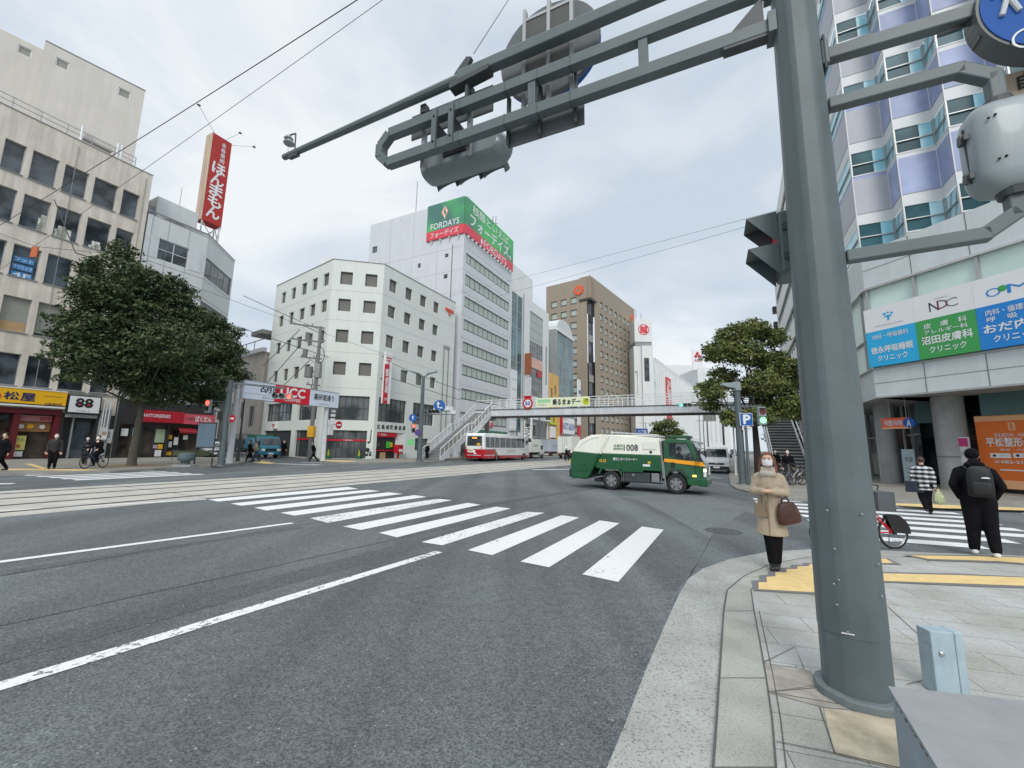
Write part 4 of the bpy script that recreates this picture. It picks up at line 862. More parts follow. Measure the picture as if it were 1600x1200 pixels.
for x in (.6,1.7,2.8): mb.box(x-.15,x+.15,-.25,0,42.8,ZB-.1,W_BRN)
mb.box(-.3,3.6,-.6,3,42.2,42.8,M_DKFR); mb.build('wall',r6)
win(r6,FBR,.2,3.2,0,42.2,G_DARK,M_DKFR,y=.5,ft=.2,nv=3,nh=11,name='corner_glazing')
mb=MB(); mb.T=face_local(FBR,r6)
for k in range(7): mb.box(.35,3.1,.35,.5,2.5+k*5.6,4.5+k*5.6,M_BLIND if k%2 else M_INK)
mb.build('corner_balcony',r6)
for F_,hh in ((FBR,hB),(FBL,hL)):
    for a,b,c,d in hh: win(r6,F_,a,b,c,d,G_MID,M_DKFR,y=.3,ft=.1,nv=1,blind=M_BLINDG,bh=.75)
M_ORG=mat('orange_emblem',C(222,96,60),.5,var=.03)
for F_,cxx,czz,rr_ in ((FBL,-3.2,45.6,1.5),(FBR,33.0,45.4,1.5)):
    mb=MB(); mb.T=face_local(F_,r6)
    for k in range(8): a=k*math.pi/4; mb.cyl((cxx+math.cos(a)*rr_*.72,-.02,czz+math.sin(a)*rr_*.72),(cxx+math.cos(a)*rr_*.72,-.3,czz+math.sin(a)*rr_*.72),rr_*.33,rr_*.3,M_ORG,10)
    mb.cyl((cxx,-.02,czz),(cxx,-.28,czz),rr_*.72,rr_*.72,M_ORG,20); mb.text('も',cxx-.7,cxx+.7,czz-.6,czz+.6,-.31,W_BRN,.03); mb.build('emblem',r6)
# white tower with round emblem, then the long white department store
def depthpt(u,v,d): # point on the ray at forward distance d
    r_=ray(u,v); k=d/r_.y; return (r_.x*k,d,EYE+r_.z*k)
q=depthpt(991,500,128); q2=depthpt(1018,498,128); FT=Face((q[0],q[1]),90); r7=building('emblem_tower','slim white tower with a round red emblem on its crown',(q[0],q[1]))
w7=q2[0]-q[0]; z7=q[2]; zc7=FT.hit(1004,614)[1]*0+FT.hit(1004,537)[1]
mb=MB(); mb.T=face_local(FT,r7); zz=lambda v:FT.hit(1004,v)[1]; xx=lambda u:FT.hit(u,560)[0]
mb.box(0,w7,0,w7,zz(534),zz(498),W_WHT); mb.box(.1,w7-.1,.2,w7,zz(541),zz(534),W_GREY)
mb.box(xx(1002),xx(1019),-.8,w7,0,zz(541),W_WHT); mb.facade(xx(991),xx(1002),0,zz(541),W_WHT,[(xx(992),xx(996),zz(620),zz(580))],.4,y=.2); mb.box(xx(991),xx(1002),.7,w7,0,zz(541),W_WHT)
mb.build('wall',r7)
win(r7,FT,xx(1005),xx(1012.5),zz(596),zz(560),G_DARK,M_DKFR,y=-.9,ft=.25,nv=2,nh=6)
mb=MB(); mb.T=face_local(FT,r7)
cx7,cz7=xx(1007),zz(515); r_=1.75; n=32; EMR=mat('emblem_red',C(212,56,66),.5,var=0)
ring=[(math.cos(2*math.pi*i/n),math.sin(2*math.pi*i/n)) for i in range(n)]
for i in range(n):
    a,b=ring[i],ring[(i+1)%n]; mb.quad((cx7+a[0]*r_,-.06,cz7+a[1]*r_),(cx7+a[0]*r_*.86,-.06,cz7+a[1]*r_*.86),(cx7+b[0]*r_*.86,-.06,cz7+b[1]*r_*.86),(cx7+b[0]*r_,-.06,cz7+b[1]*r_),EMR)
mb.text('越',cx7-1.15,cx7+1.15,cz7-1.15,cz7+1.15,-.06,EMR,.06); mb.build('emblem',r7)
mb=MB(); mb.tube([(0,0,0),(0,0,4)],.08,M_GRY,5); mb.tube([(1.6,0,0),(1.6,0,3)],.08,M_GRY,5); put(mb.build('aerial',loc=(q[0]+1.2,q[1]+2,z7)),'pair of thin aerials on top of the white emblem tower','aerial')
a8=depthpt(1019,600,132); b8=depthpt(1089,601,205); az8=math.degrees(math.atan2(b8[0]-a8[0],b8[1]-a8[1])); F8=Face((a8[0],a8[1]),az8); L8=math.hypot(b8[0]-a8[0],b8[1]-a8[1])
r8=building('department_store','long white department store with vertical ribs and a red banner',(a8[0],a8[1])); z8=F8.hit(1040,572)[1]
mb=MB(); mb.T=face_local(F8,r8); mb.facade(0,L8,0,z8,W_WHT,[(3.2,4.6,zz(640),z8-8)],.4); mb.box(.1,L8,.1,25,z8-.5,z8-.2,M_ROOF); mb.quad((L8,0,0),(L8,25,0),(L8,25,z8),(L8,0,z8),W_WHT); mb.rect(0,L8,0,z8,25,W_WHT)
for i in range(28): x=5+i*(L8-6)/28; mb.box(x,x+.35,-.35,0,6.5,z8-1.5,W_WHT)
mb.build('wall',r8)
mb=MB(); mb.T=face_local(F8,r8); x=F8.hit(1038,600)[0]; x2=F8.hit(1044.5,600)[0]; zt=F8.hit(1041,591)[1]; mb.box(x,x2,-.9,-.4,F8.hit(1041,655)[1],zt,mat('banner_red',C(206,70,80),.6)); mb.vtext('SALE開催中',x+.5,x2-.5,zt-9,zt-1,-.91,M_SIGNW,.02); mb.build('banner',r8)
mb=MB(); mb.T=face_local(F8,r8); mb.box(0,9,4,14,z8-1,z8+5.5,W_GRYP); mb.box(0,L8,-1.6,0,4.2,5.2,W_GREY); mb.build('roof_plant',r8)
mb=MB(); mb.T=face_local(F8,r8)
for i in range(5): x=18+i*3; mb.box(x,x+.3,3,3.3,z8-1,z8+3,M_GRY)
mb.box(17,32,3,3.3,z8+2,z8+2.3,M_GRY); mb.build('roof_frame',r8)
a9=depthpt(1089,560,210); b9=depthpt(1140,600,215); F9=Face((a9[0],a9[1]),90); r9=building('far_white_building','pale far block with a red three-dot emblem on its roof',(a9[0],a9[1])); w9=F9.hit(1137,600)[0]; z9=F9.hit(1096,575)[1]
mb=MB(); mb.T=face_local(F9,r9); mb.facade(0,w9,0,z9,W_WHT,[(w9*.72,w9*.8,4,z9-2)],.5); mb.box(.1,w9,.1,25,z9-1,z9-.3,M_ROOF); mb.quad((w9,0,0),(w9,25,0),(w9,25,z9),(w9,0,z9),W_WHT); mb.quad((0,25,0),(0,0,0),(0,0,z9),(0,25,z9),W_WHT)
for u in (1100,1107,1114,1121): x=F9.hit(u,600)[0]; mb.box(x,x+.5,-.3,0,6,z9-2,W_FD)
mb.build('wall',r9)
mb=MB(); mb.T=face_local(F9,r9); x=F9.hit(1089,560)[0]; z=F9.hit(1089,566)[1]; mb.box(x-2.2,x+3.2,.5,1,z9-1,z+7,M_SIGNW)
for dx,dz in ((0,1.2),(-.9,-.3),(.9,-.3)): mb.ball((x+.5+dx,.3,z+3.6+dz),(.8,.2,.8),M_RED,10,6)
mb.text('AEE',x-1.2,x+2.4,z+.4,z+1.8,.45,M_RED,.02); mb.build('roof_sign',r9)
# pale high block seen behind the department store
a=depthpt(1030,570,240); b=depthpt(1092,565,240); r10=block('pale_rear_block','big pale windowless block behind the department store',Face((a[0],a[1]),90),0,b[0]-a[0]+2,a[2]+0,W_WHT,depth=30)
# pink-grey house behind the arch, up the side street
p=along(c1,SS,17); f=Face(along(bl,127.3,-1.0),127.3); r11=building('side_street_house','pinkish low-rise flats up the side street behind the post office',f.p); 
mb=MB(); mb.T=face_local(f,r11); h11=[(-9,-7.8,4.5,6.6),(-5.8,-4.8,4.5,6.6),(-3,-1.6,3.4,6),(-9,-7.5,8.5,10.5),(-5.8,-4.2,8.5,10.5),(-8,-2,.2,2.6)]
mb.facade(-26,0,0,12.6,W_PALE,h11,.2); mb.rect(-26,0,0,12.6,10,W_PALE); mb.quad((0,0,0),(0,10,0),(0,10,12.6),(0,0,12.6),W_PALE); mb.box(-26,0,.1,10,12.2,12.5,M_ROOF); mb.box(-26,.1,-.5,0,12.6,13.1,W_WHT); mb.build('wall',r11)
for a,b,c,d in h11: win(r11,f,a,b,c,d,G_MID,M_ALU,y=.15,ft=.08,nv=2)
mb=MB(); mb.T=face_local(f,r11)
for k in range(10): mb.box(-26+k*2.6,-25.9+k*2.6,-.45,-.4,13.1,14.2,M_GRY)
mb.box(-26,0,-.45,-.4,14.1,14.2,M_GRY); mb.box(-3,.2,-.8,3,14.8,15.3,M_BLIND); mb.build('roof_railing',r11)
# plain blocks closing the side street and the far end of the main street
pb=along(c1,SS,52); r12=block('far_side_street_block','dull white block closing the side street',Face(along(pb,217,14),40),-4,22,15,W_WHT,[(x,x+1.5,z,z+1.6) for x in (-2,2,6,10,14) for z in (4,8,12)])
# ================================================================ clinic building, right
FC=Face((18.4,18.5),163); CB=building('clinic_building','angular blue glass tower above a curved podium with clinic signs',FC.p)
M_SPAN=mat('grey_spandrel',C(172,174,180,1.1),.5,var=.03,scale=.8,spec=.3); M_LAV=mat('lavender_spandrel',C(146,156,186,1.15),.4,var=.24,scale=.6,spec=.25); M_BAND=mat('white_band',C(200,203,204,1.15),.5,var=.03)
G_TWD=glass('tower_glass_dark',(.015,.07,.09),(.05,.15,.18),rough=.25,spec=.12); G_TWB=glass('tower_glass_sky',(.34,.68,.80),(.58,.84,.92),rough=.2,scale=.6,spec=.3)  # pane colours carry painted reflections, pale blue for the sky
M_POD=mat('podium_panel',C(172,178,180,1.5),.55,var=.05,scale=1.2,streak=.06); G_MINT=glass('mint_glass',(.60,.76,.70),(.68,.84,.77),rough=.25,spec=.3)
W_=1.45; RR=1.25
# podium
mb=MB(); mb.T=face_local(FC,CB); X0,X1=-1.8,9.0
mb.facade(X0,X1,4.3,5.72,M_POD,(),.1); mb.facade(X0,X1,9.82,11.8,M_POD,(),.1); mb.rect(X0,X1,5.72,9.82,.10,G_MINT)
mb.quad((X0,0,4.3),(X0,9,4.3),(X1,9,4.3),(X1,0,4.3),W_GREY)
for z in (5.0,): mb.box(X0,X1,-.012,.0,z,z+.02,M_GRY)
for z in (10.8,): mb.box(X0,X1,-.012,.0,z,z+.02,M_GRY)
for k in range(6): x=.22+k*2.03; mb.box(x-.015,x+.015,-.014,.0,4.32,5.7,M_GRY); mb.box(x-.015,x+.015,-.014,0,9.85,11.8,M_GRY)
mb.box(X0,X1,-.06,.05,4.28,4.36,M_ALU); mb.box(X0,X1,-.10,.06,5.70,5.76,M_ALU); mb.box(X0-.02,X1,-.12,.06,9.76,9.86,M_CHR)
for x in (-1.75,.2,2.35,4.4,6.4): mb.box(x,x+.1,-.05,.1,5.76,9.76,M_ALU)
FC2=Face(along(FC.p,163,X0),206.4+180-360); 
t=face_local(Face(along(FC.p,163,X0),26.4),CB)@Matrix.Rotation(math.pi,4,'Z')
fl_=Face(along(along(FC.p,163,X0),26.4,12.0),206.4); mb.T=face_local(fl_,CB)
mb.facade(0,12,4.3,5.72,M_POD); mb.facade(0,12,9.82,11.8,M_POD); mb.rect(0,12,5.72,9.82,.1,G_MINT); mb.quad((0,0,4.3),(0,6,4.3),(12,6,4.3),(12,0,4.3),W_GREY)
mb.box(0,12,-.12,.06,9.76,9.86,M_CHR); mb.box(0,12,-.1,.06,5.70,5.76,M_ALU); mb.box(11.2,11.3,-.05,.1,5.76,9.76,M_ALU); mb.box(0,12,-.02,.1,7.3,7.36,M_ALU)
mb.rect(-2,8.5,0,4.32,2.6,G_DARK)
for x in range(7): mb.box(-1.5+x*1.5,-1.42+x*1.5,2.5,2.6,0,4.3,M_ALU)
mb.box(-2,8.5,2.45,2.6,2.6,2.7,M_ALU); mb.box(0.5,2.5,2.52,2.58,.2,1.6,M_BLIND); mb.box(5,6.5,2.52,2.58,.8,2.2,mat('teal_poster',C(60,110,120),.6,var=.3,scale=8))
mb.build('podium',CB)
# tower: stepped facets
q0=(17.87,20.22)
def wset(face,x0,x1,kind,first):
    fz=[17.45+i*4.08 for i in range(-1,5)]
    mb=MB(); mb.T=face_local(face,CB)
    sp=M_SPAN if first else M_LAV
    for zt in fz:
        mb.rect(x0,x1,zt,zt+.58,0,M_BAND); mb.rect(x0,x1,zt+.58,zt+2.5,0,sp); mb.rect(x0,x1,zt+2.5,zt+2.73,0,M_LAV if first else M_BAND)
        mb.box(x0,x1,-.012,0,zt+.57,zt+.59,M_GRY)
    mb.box(x0,x0+.04,-.02,.06,fz[0],fz[-1]+2.7,M_BAND)
    mb.build('facade',CB)
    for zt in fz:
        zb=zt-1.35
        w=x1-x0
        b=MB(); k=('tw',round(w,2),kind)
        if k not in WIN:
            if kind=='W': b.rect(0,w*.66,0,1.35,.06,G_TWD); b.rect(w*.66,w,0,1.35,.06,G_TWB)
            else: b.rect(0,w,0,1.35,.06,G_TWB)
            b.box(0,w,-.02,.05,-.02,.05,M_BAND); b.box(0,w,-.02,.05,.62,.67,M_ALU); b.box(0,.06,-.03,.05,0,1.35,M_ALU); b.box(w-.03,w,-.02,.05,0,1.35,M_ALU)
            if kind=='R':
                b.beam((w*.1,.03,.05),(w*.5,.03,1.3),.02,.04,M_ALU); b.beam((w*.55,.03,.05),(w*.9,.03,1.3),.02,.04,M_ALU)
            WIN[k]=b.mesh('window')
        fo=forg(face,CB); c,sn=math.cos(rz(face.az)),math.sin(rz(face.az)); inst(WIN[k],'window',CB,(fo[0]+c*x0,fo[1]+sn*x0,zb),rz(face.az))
p=q0
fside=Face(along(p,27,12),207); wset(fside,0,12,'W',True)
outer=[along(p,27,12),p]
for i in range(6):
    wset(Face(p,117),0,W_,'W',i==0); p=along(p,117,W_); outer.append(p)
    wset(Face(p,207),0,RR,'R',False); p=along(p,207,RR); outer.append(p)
outer+=[along(p,117,10),along(q0,117,16)]
mb=MB(); mb.prism([(x-FC.p[0],y-FC.p[1]) for x,y in [(a*.999+.02,b*.999+.02) for a,b in outer]],37.6,37.9,M_ROOF); mb.build('roof',CB)
mb=MB(); mb.prism([(x-FC.p[0],y-FC.p[1]) for x,y in outer],11.79,11.85,M_POD); mb.build('podium_roof',CB)
# sign panels
CY=mat('clinic_cyan',C(40,172,224),.5,var=.02); GN=mat('clinic_green',C(62,156,84),.5,var=.02); BL=mat('clinic_blue',C(26,130,208),.5,var=.02)
def clinic(x0,x1,colm,big,small1,small2,logo,lab):
    o=MB(); o.box(x0,x1,-.22,-.12,7.54,8.7,M_SIGNW); o.box(x0,x1,-.22,-.12,5.8,7.54,colm)
    w=x1-x0
    o.text(small1,x0+w*.14,x1-w*.14,7.12,7.36,-.225,M_SIGNW,.01)
    if small2: o.text(small2,x0+w*.14,x1-w*.14,6.86,7.06,-.225,M_SIGNW,.01)
    o.text(big,x0+w*.08,x1-w*.08,6.42,6.78 if small2 else 6.75,-.225,M_SIGNW,.03); o.text('クリニック',x0+w*.2,x1-w*.2,6.02,6.3,-.225,M_SIGNW,.02)
    logo(o,x0,x1,w)
    f=face_thing('clinic_sign',lab,'sign',FC,0,'clinic signs in a row on the podium'); o.build('sign_panel',f)
def lg1(o,x0,x1,w):
    c=x0+w*.5
    for dx,dz,r_ in ((-.12,.26,.07),(.02,.3,.045),(.17,.24,.06)): o.cyl((c+dx,-.222,8.02+dz),(c+dx,-.228,8.02+dz),r_,r_,CY,12)
    o.box(c-.14,c+.16,-.228,-.22,8.12,8.18,CY); o.box(c-.03,c+.07,-.228,-.22,7.95,8.2,CY); o.text('TOKUNAGA CLINIC',x0+w*.2,x1-w*.2,7.72,7.78,-.225,M_GRY)
def lg2(o,x0,x1,w):
    o.text('N',x0+w*.28,x0+w*.45,7.84,8.26,-.225,M_INK); o.text('D',x0+w*.42,x0+w*.60,7.88,8.26,-.226,mat('plum_ink',C(120,40,70),.5,var=0)); o.text('C',x0+w*.56,x0+w*.76,7.86,8.24,-.225,M_GRY); o.text('NUMATA DERMATOLOGY',x0+w*.38,x1-w*.38,8.34,8.39,-.225,M_GRY)
def lg3(o,x0,x1,w):
    o.text('O',x0+w*.18,x0+w*.4,7.85,8.2,-.225,BL); o.text('M',x0+w*.48,x0+w*.82,7.85,8.2,-.225,BL); o.ball((x0+w*.42,-.222,8.1),(.14,.012,.13),GN,8,6)
clinic(-1.82,.21,CY,'徳永呼吸睡眠','内科・呼吸器科','',lg1,'cyan and white clinic sign at the left end of the podium')
clinic(.215,2.235,GN,'沼田皮膚科','皮　膚　科','アレルギー科',lg2,'green and white dermatology clinic sign with thin letters NDC')
clinic(2.24,4.26,BL,'おだ内科','内科・循環器科','呼　吸　器',lg3,'blue and white clinic sign right of the green one')
# ground level: columns, shop walls, canopy underside
mb=MB(); mb.T=face_local(FC,CB)
M_CONCOL=mat('column_concrete',C(160,162,162,1.05),.6,var=.12,scale=2,streak=.15)
cc=Face(FC.p,163)
a_=at(1488,765,.07); t=adir(163); rel_=(a_[0]-FC.p[0],a_[1]-FC.p[1]); cxl=rel_[0]*t[0]+rel_[1]*t[1]; cyl_=-rel_[0]*t[1]*-1 if False else (rel_[0]*(-t[1])+rel_[1]*t[0])
mb.cyl((cxl-.05,cyl_+.55,0),(cxl-.05,cyl_+.55,4.4),.56,.56,M_CONCOL,36); mb.cyl((cxl-.05,cyl_+.55,1.5),(cxl-.05,cyl_+.55,1.56),.575,.575,M_GRY,36); mb.cyl((cxl-.05,cyl_+.55,.0),(cxl-.05,cyl_+.55,.25),.58,.58,M_BLIND,36)
mb.build('column',CB,smooth=True)
a_=at(1393,754,.07); mb=MB(); mb.cyl((a_[0]-FC.p[0],a_[1]-FC.p[1],0),(a_[0]-FC.p[0],a_[1]-FC.p[1],4.32),.44,.44,M_CONCOL,30); mb.build('column',CB,smooth=True)
mb=MB(); mb.T=face_local(FC,CB)
yb=2.4
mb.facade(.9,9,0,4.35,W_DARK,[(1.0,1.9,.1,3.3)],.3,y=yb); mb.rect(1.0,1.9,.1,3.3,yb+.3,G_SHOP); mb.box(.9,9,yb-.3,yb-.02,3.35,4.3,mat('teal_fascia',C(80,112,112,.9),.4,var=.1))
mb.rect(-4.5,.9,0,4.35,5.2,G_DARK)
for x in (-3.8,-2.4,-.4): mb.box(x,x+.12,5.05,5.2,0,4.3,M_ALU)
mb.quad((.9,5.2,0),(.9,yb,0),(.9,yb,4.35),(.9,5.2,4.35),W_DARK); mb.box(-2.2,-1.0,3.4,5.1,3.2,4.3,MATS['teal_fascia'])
mb.build('shop_wall',CB)
M_OR=mat('orange_hoarding',C(226,112,34,1.0),.5,var=.06,scale=1)
fo=FC.sub(0,yb-.1)
x0=fo.hit(1523,655)[0]
t=face_thing('clinic_hoarding','large orange clinic poster wall with telephone number','sign',FC,0); mb=MB()
zt=fo.hit(1560,652)[1]; zb=.25
mb.box(x0,9,yb-.14,yb-.04,zb,3.34,M_OR)
yy=yb-.15
mb.box(x0,9,yy-.002,yy,3.1,3.34,mat('pale_orange',C(236,176,130),.5,var=.2,scale=40)); mb.box(x0,9,yy-.002,yy,zb,.6,MATS['pale_orange'])
R_=lambda u0,v0,u1,v1: FC.sub(0,yy).rect(u0,v0,u1,v1)
a=R_(1540,684,1632,698); mb.text('平松整形外科',a[0],a[1],a[2],a[3],yy-.006,M_SIGNW,.03)
a=R_(1574,660,1587,672); mb.box(a[0],a[1],yy-.005,yy-.003,a[2],a[3],mat('sand_logo',C(236,190,150),.5,var=0)); mb.text('B',a[0]+.06,a[1]-.06,a[2]+.04,a[3]-.04,yy-.008,M_OR,.03)
a=R_(1552,677,1640,682); mb.text('消化器外科・内科・整形外科',a[0],a[1],a[2],a[3],yy-.005,M_SIGNW)
a=R_(1562,701,1625,705); mb.text('健康・介護相談',a[0],a[1],a[2],a[3],yy-.005,M_SIGNW)
for u in (1547,1583): a=R_(u,708,u+33,716); mb.box(a[0],a[1],yy-.006,yy-.003,a[2],a[3],M_SIGNW); mb.cyl((a[0]+.13,yy-.007,(a[2]+a[3])/2),(a[0]+.13,yy-.012,(a[2]+a[3])/2),.055,.055,M_INK,12); mb.text('公式サイト',a[0]+.26,a[1]-.06,a[2]+.05,a[3]-.05,yy-.008,M_GRY)
a=R_(1553,719,1640,726); mb.text('082-211-1515',a[0]+.22,a[1],a[2],a[3],yy-.006,M_SIGNW,.03); mb.text('☎',a[0],a[0]+.18,a[2],a[3],yy-.006,M_SIGNW)
a=R_(1563,733,1640,737); mb.box(a[0],a[1],yy-.006,yy-.003,a[2]-.03,a[2]+.02,M_SIGNW)
mb.build('poster',t)
t=face_thing('standing_board','pale notice board with magenta square leaning before the orange hoarding','sign',FC,0.07); mb=MB(); f=FC.sub(0,yb-.5); a=f.rect(1493,683,1524,750)
mb.box(a[0],a[1],yb-.55,yb-.5,.2,a[3]-.07,M_GW); mb.box(a[0]+.08,a[0]+.42,yb-.56,yb-.55,a[3]-.07-.42,a[3]-.12,mat('magenta_square',C(190,50,120),.5,var=.03)); mb.text('BEAUTY',a[0]+.1,a[1]-.15,a[3]-.9,a[3]-.7,yb-.556,M_BLIND)
for k in range(6): mb.box(a[0]+.1,a[1]-.15,yb-.556,yb-.55,.4+k*.15,.43+k*.15,M_BLIND)
for x in (a[0]+.05,a[1]-.1): mb.box(x,x+.05,yb-.54,yb-.3,0,.22,M_GRY)
mb.build('board',t)
t=face_thing('notice_panel','pale blue-grey notice panel between the two podium columns','sign',FC,.07); mb=MB(); f=FC.sub(0,3.4); a=f.rect(1408,704,1434,752); mb.box(a[0],a[1],3.4,3.46,.15,a[3],mat('pale_blue_panel',C(186,204,212,1),.5,var=.04)); mb.text('MY CASE',a[0]+.15,a[1]-.1,a[3]-.65,a[3]-.4,3.395,M_GRY,.01)
for k in range(4): mb.box(a[0]+.15,a[1]-.1,3.393,3.4,a[3]-1.0-k*.22,a[3]-.96-k*.22,M_BLIND)
for x in (a[0],a[1]-.05): mb.box(x,x+.05,3.35,3.5,0,.15,M_GRY)
mb.build('panel',t)
# hanging orange sign
fh=FC.sub(0,1.2); a=fh.rect(1378,654,1432,669); t=face_thing('hanging_sign','small orange hanging sign with a blue disc under the canopy','sign',FC,0)
mb=MB(); mb.box(a[0],a[1]-.25,1.15,1.25,a[2],a[3],mat('red_orange',C(224,92,50),.5,var=.03)); mb.box(a[0],a[1]-.2,1.14,1.26,a[2],a[2]+.07,MATS['pale_orange']); mb.cyl((a[1]-.24,1.13,(a[2]+a[3])/2),(a[1]-.24,1.27,(a[2]+a[3])/2),.24,.24,M_BLUE,24); mb.text('A',a[1]-.32,a[1]-.16,a[2]+.1,a[3]-.12,1.125,M_SIGNW,.03)
mb.text('平松整形外科内科',a[0]+.12,a[1]-.5,a[2]+.13,a[3]-.1,1.14,M_SIGNW,.02); mb.cyl((a[0]+.35,1.2,a[3]),(a[0]+.35,1.2,4.3),.015,.015,M_ALU,6); mb.cyl((a[1]-.35,1.2,a[3]),(a[1]-.35,1.2,4.3),.015,.015,M_ALU,6); mb.build('sign_panel',t)
# railing bars between columns
# ---------------- long pale office beyond (right of street)
FK=Face(along(q0,28.6,46,0),208.6); KB=building('ribbon_window_office','pale office with sloping ribbon windows behind the mast',FK.p)
mb=MB(); mb.T=face_local(FK,KB); zs=[31.0-i*3.35 for i in range(8)]
hk=[(1.2,32,z-1.35,z) for z in zs]; ZK=33.4
mb.facade(0,33,5.2,ZK,W_PALEW if 'W_PALEW' in globals() else W_WHT,hk,.25); mb.facade(0,33,0,5.2,W_GREY,[(1,32,.3,3.6)],1.2); mb.rect(1,32,.3,3.6,1.2,G_SHOP)
mb.T=mb.T@Matrix.Rotation(R(-90),4,'Z'); mb.facade(-12,0,0,ZK,W_WHT)
mb.T=face_local(FK,KB); mb.quad((33,0,0),(33,12,0),(33,12,ZK),(33,0,ZK),W_WHT); mb.box(0,33,.02,12,ZK-.4,ZK-.1,M_ROOF); mb.box(0,33,-.3,1.4,5.2,5.6,W_WHT)
mb.box(-1.4,0,3,9,0,28.5,W_WHT); mb.build('wall',KB)
for a,b,c,d in hk: win(KB,FK,a,b,c,d,G_MID,M_DKFR,y=.2,ft=.12,nv=16,blind=M_BLINDG,bh=.6)
for i in range(9): mb=MB(); mb.T=face_local(FK,KB); mb.box(-.9,-.05,-.5,.3,3.2+i*2.4+.0,4.2+i*2.4,M_DKFR); mb.build('balcony',KB)
# ================================================================ footbridge
F0=at(688,720,.12); AZB=27.3; DW=2.2
FSt=Face(F0,AZB); FBg=thing('footbridge','white steel footbridge with stair flights crossing the main road','footbridge',(F0[0],F0[1],0))
def lb(F_): return Matrix.Translation((-F0[0],-F0[1],0))@F_.M()
run=9.6; ztop=5.55; L_=run
mb=MB(); mb.T=lb(FSt)
def stringer(y):
    mb.side([(0,.15),(.5,.15),(run/2,ztop*.5-.42),(run/2+.9,ztop*.5-.35),(run,ztop-.55),(run,ztop+.1),(run/2+.9,ztop*.5+.25),(run/2,ztop*.5+.25),(.0,.45)],y,y+.1,M_GW)
stringer(0); stringer(DW)
n=34
for i in range(n):
    x=run*i/n; z=.15+(ztop-.15)*i/n; mb.box(x,x+run/n+.03,.1,DW,z+.05,z+.13,M_GW if False else M_ALU); mb.rect(x,x,0,0,0,M_ALU) if False else None; mb.quad((x,.1,z-.05),(x,DW,z-.05),(x,DW,z+.08),(x,.1,z+.08),M_GRY)
mb.build('stair_flight',FBg)
mb=MB(); mb.T=lb(FSt)
for y in (.05,DW+.05):
    pts=[(0,y,.3),(run/2,y,ztop*.5+.25),(run/2+.9,y,ztop*.5+.3),(run,y,ztop+.1)]
    for h in (.95,.12):
        for a,b in zip(pts[:-1],pts[1:]): mb.beam((a[0],a[1],a[2]+h),(b[0],b[1],b[2]+h),.08,.08,M_WHITE)
    for i in range(15):
        x=run*i/14; z=.3+(ztop-.2)*i/14; mb.box(x-.03,x+.03,y-.03,y+.03,z-.05,z+.95,M_WHITE)
    M_PERS=mat('clouded_acrylic',C(150,154,146,1),.3,var=.15,scale=2)
    for i in range(14):
        if i==7: continue
        x=run*i/14+.08; x2=run*(i+1)/14-.08; z=.3+(ztop-.2)*i/14; z2=.3+(ztop-.2)*(i+1)/14
        if y<1: mb.quad((x,y,z+.15),(x2,y,z2+.15),(x2,y,z2+.85),(x,y,z+.85),M_PERS)
        else: mb.quad((x,y,z+.15),(x2,y,z2+.15),(x2,y,z2+.85),(x,y,z+.85),M_GW)
mb.build('stair_railing',FBg)
# deck
D0=along(F0,AZB,run,0); FD_=Face(D0,117); DL=31.0
mb=MB(); mb.T=lb(FD_)
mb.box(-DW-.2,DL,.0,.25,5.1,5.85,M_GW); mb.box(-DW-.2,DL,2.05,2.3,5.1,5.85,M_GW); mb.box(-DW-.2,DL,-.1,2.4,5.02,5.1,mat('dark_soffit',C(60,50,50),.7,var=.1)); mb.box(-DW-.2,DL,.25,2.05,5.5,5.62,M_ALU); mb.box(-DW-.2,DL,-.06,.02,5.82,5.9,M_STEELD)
for k in range(7): mb.box(1+k*.5,1.08+k*.5,-.02,.0,5.35,5.45,M_ALU)
mb.build('deck_girder',FBg)
mb=MB(); mb.T=lb(FD_)
for y in (.05,2.2):
    for h in (.15,.35,.55,.75,1.12): mb.box(-2.2 if y>1 else -.0,DL,y-.02,y+.02,5.88+h-.02,5.88+h+.02,M_WHITE)
    mb.box(-2.2,DL,y-.035,y+.035,6.98,7.05,M_WHITE)
    for i in range(32): x=-.05+i*1.0; mb.box(x-.035,x+.035,y-.035,y+.035,5.85,7.05,M_WHITE)
mb.build('deck_railing',FBg)
for x in (-1.2,29.5): mb=MB(); mb.T=lb(FD_); mb.cyl((x,1.1,0),(x,1.1,5.1),.28,.28,W_GREY,16); mb.box(x-.5,x+.5,-.1,2.4,4.75,5.1,W_GREY); mb.build('pier',FBg)
# right-hand stair, seen end on
P1=along(D0,117,29.5); FR_=Face(P1,27.3); mb=MB(); mb.T=lb(FR_)
n=24
for i in range(n):
    x=-run+run*i/n; z=.15+(ztop-.15)*i/n; mb.box(x,x+run/n,.0,2.0,z+.04,z+.12,M_ALU)
    mb.quad((x,0,z-.1),(x,2,z-.1),(x,2,z+.06),(x,0,z+.06),M_DKFR)
for y in (0,2.0): mb.side([(-run,.1),(-run,.45),(0,ztop+.1),(0,ztop-.5),(-run+.6,.1)],y,y+.08,M_GW)
for y in (0.04,2.04): mb.beam((-run,y,1.3),(0,y,ztop+1.1),.07,.07,M_WHITE)
mb.build('stair_flight',FBg)
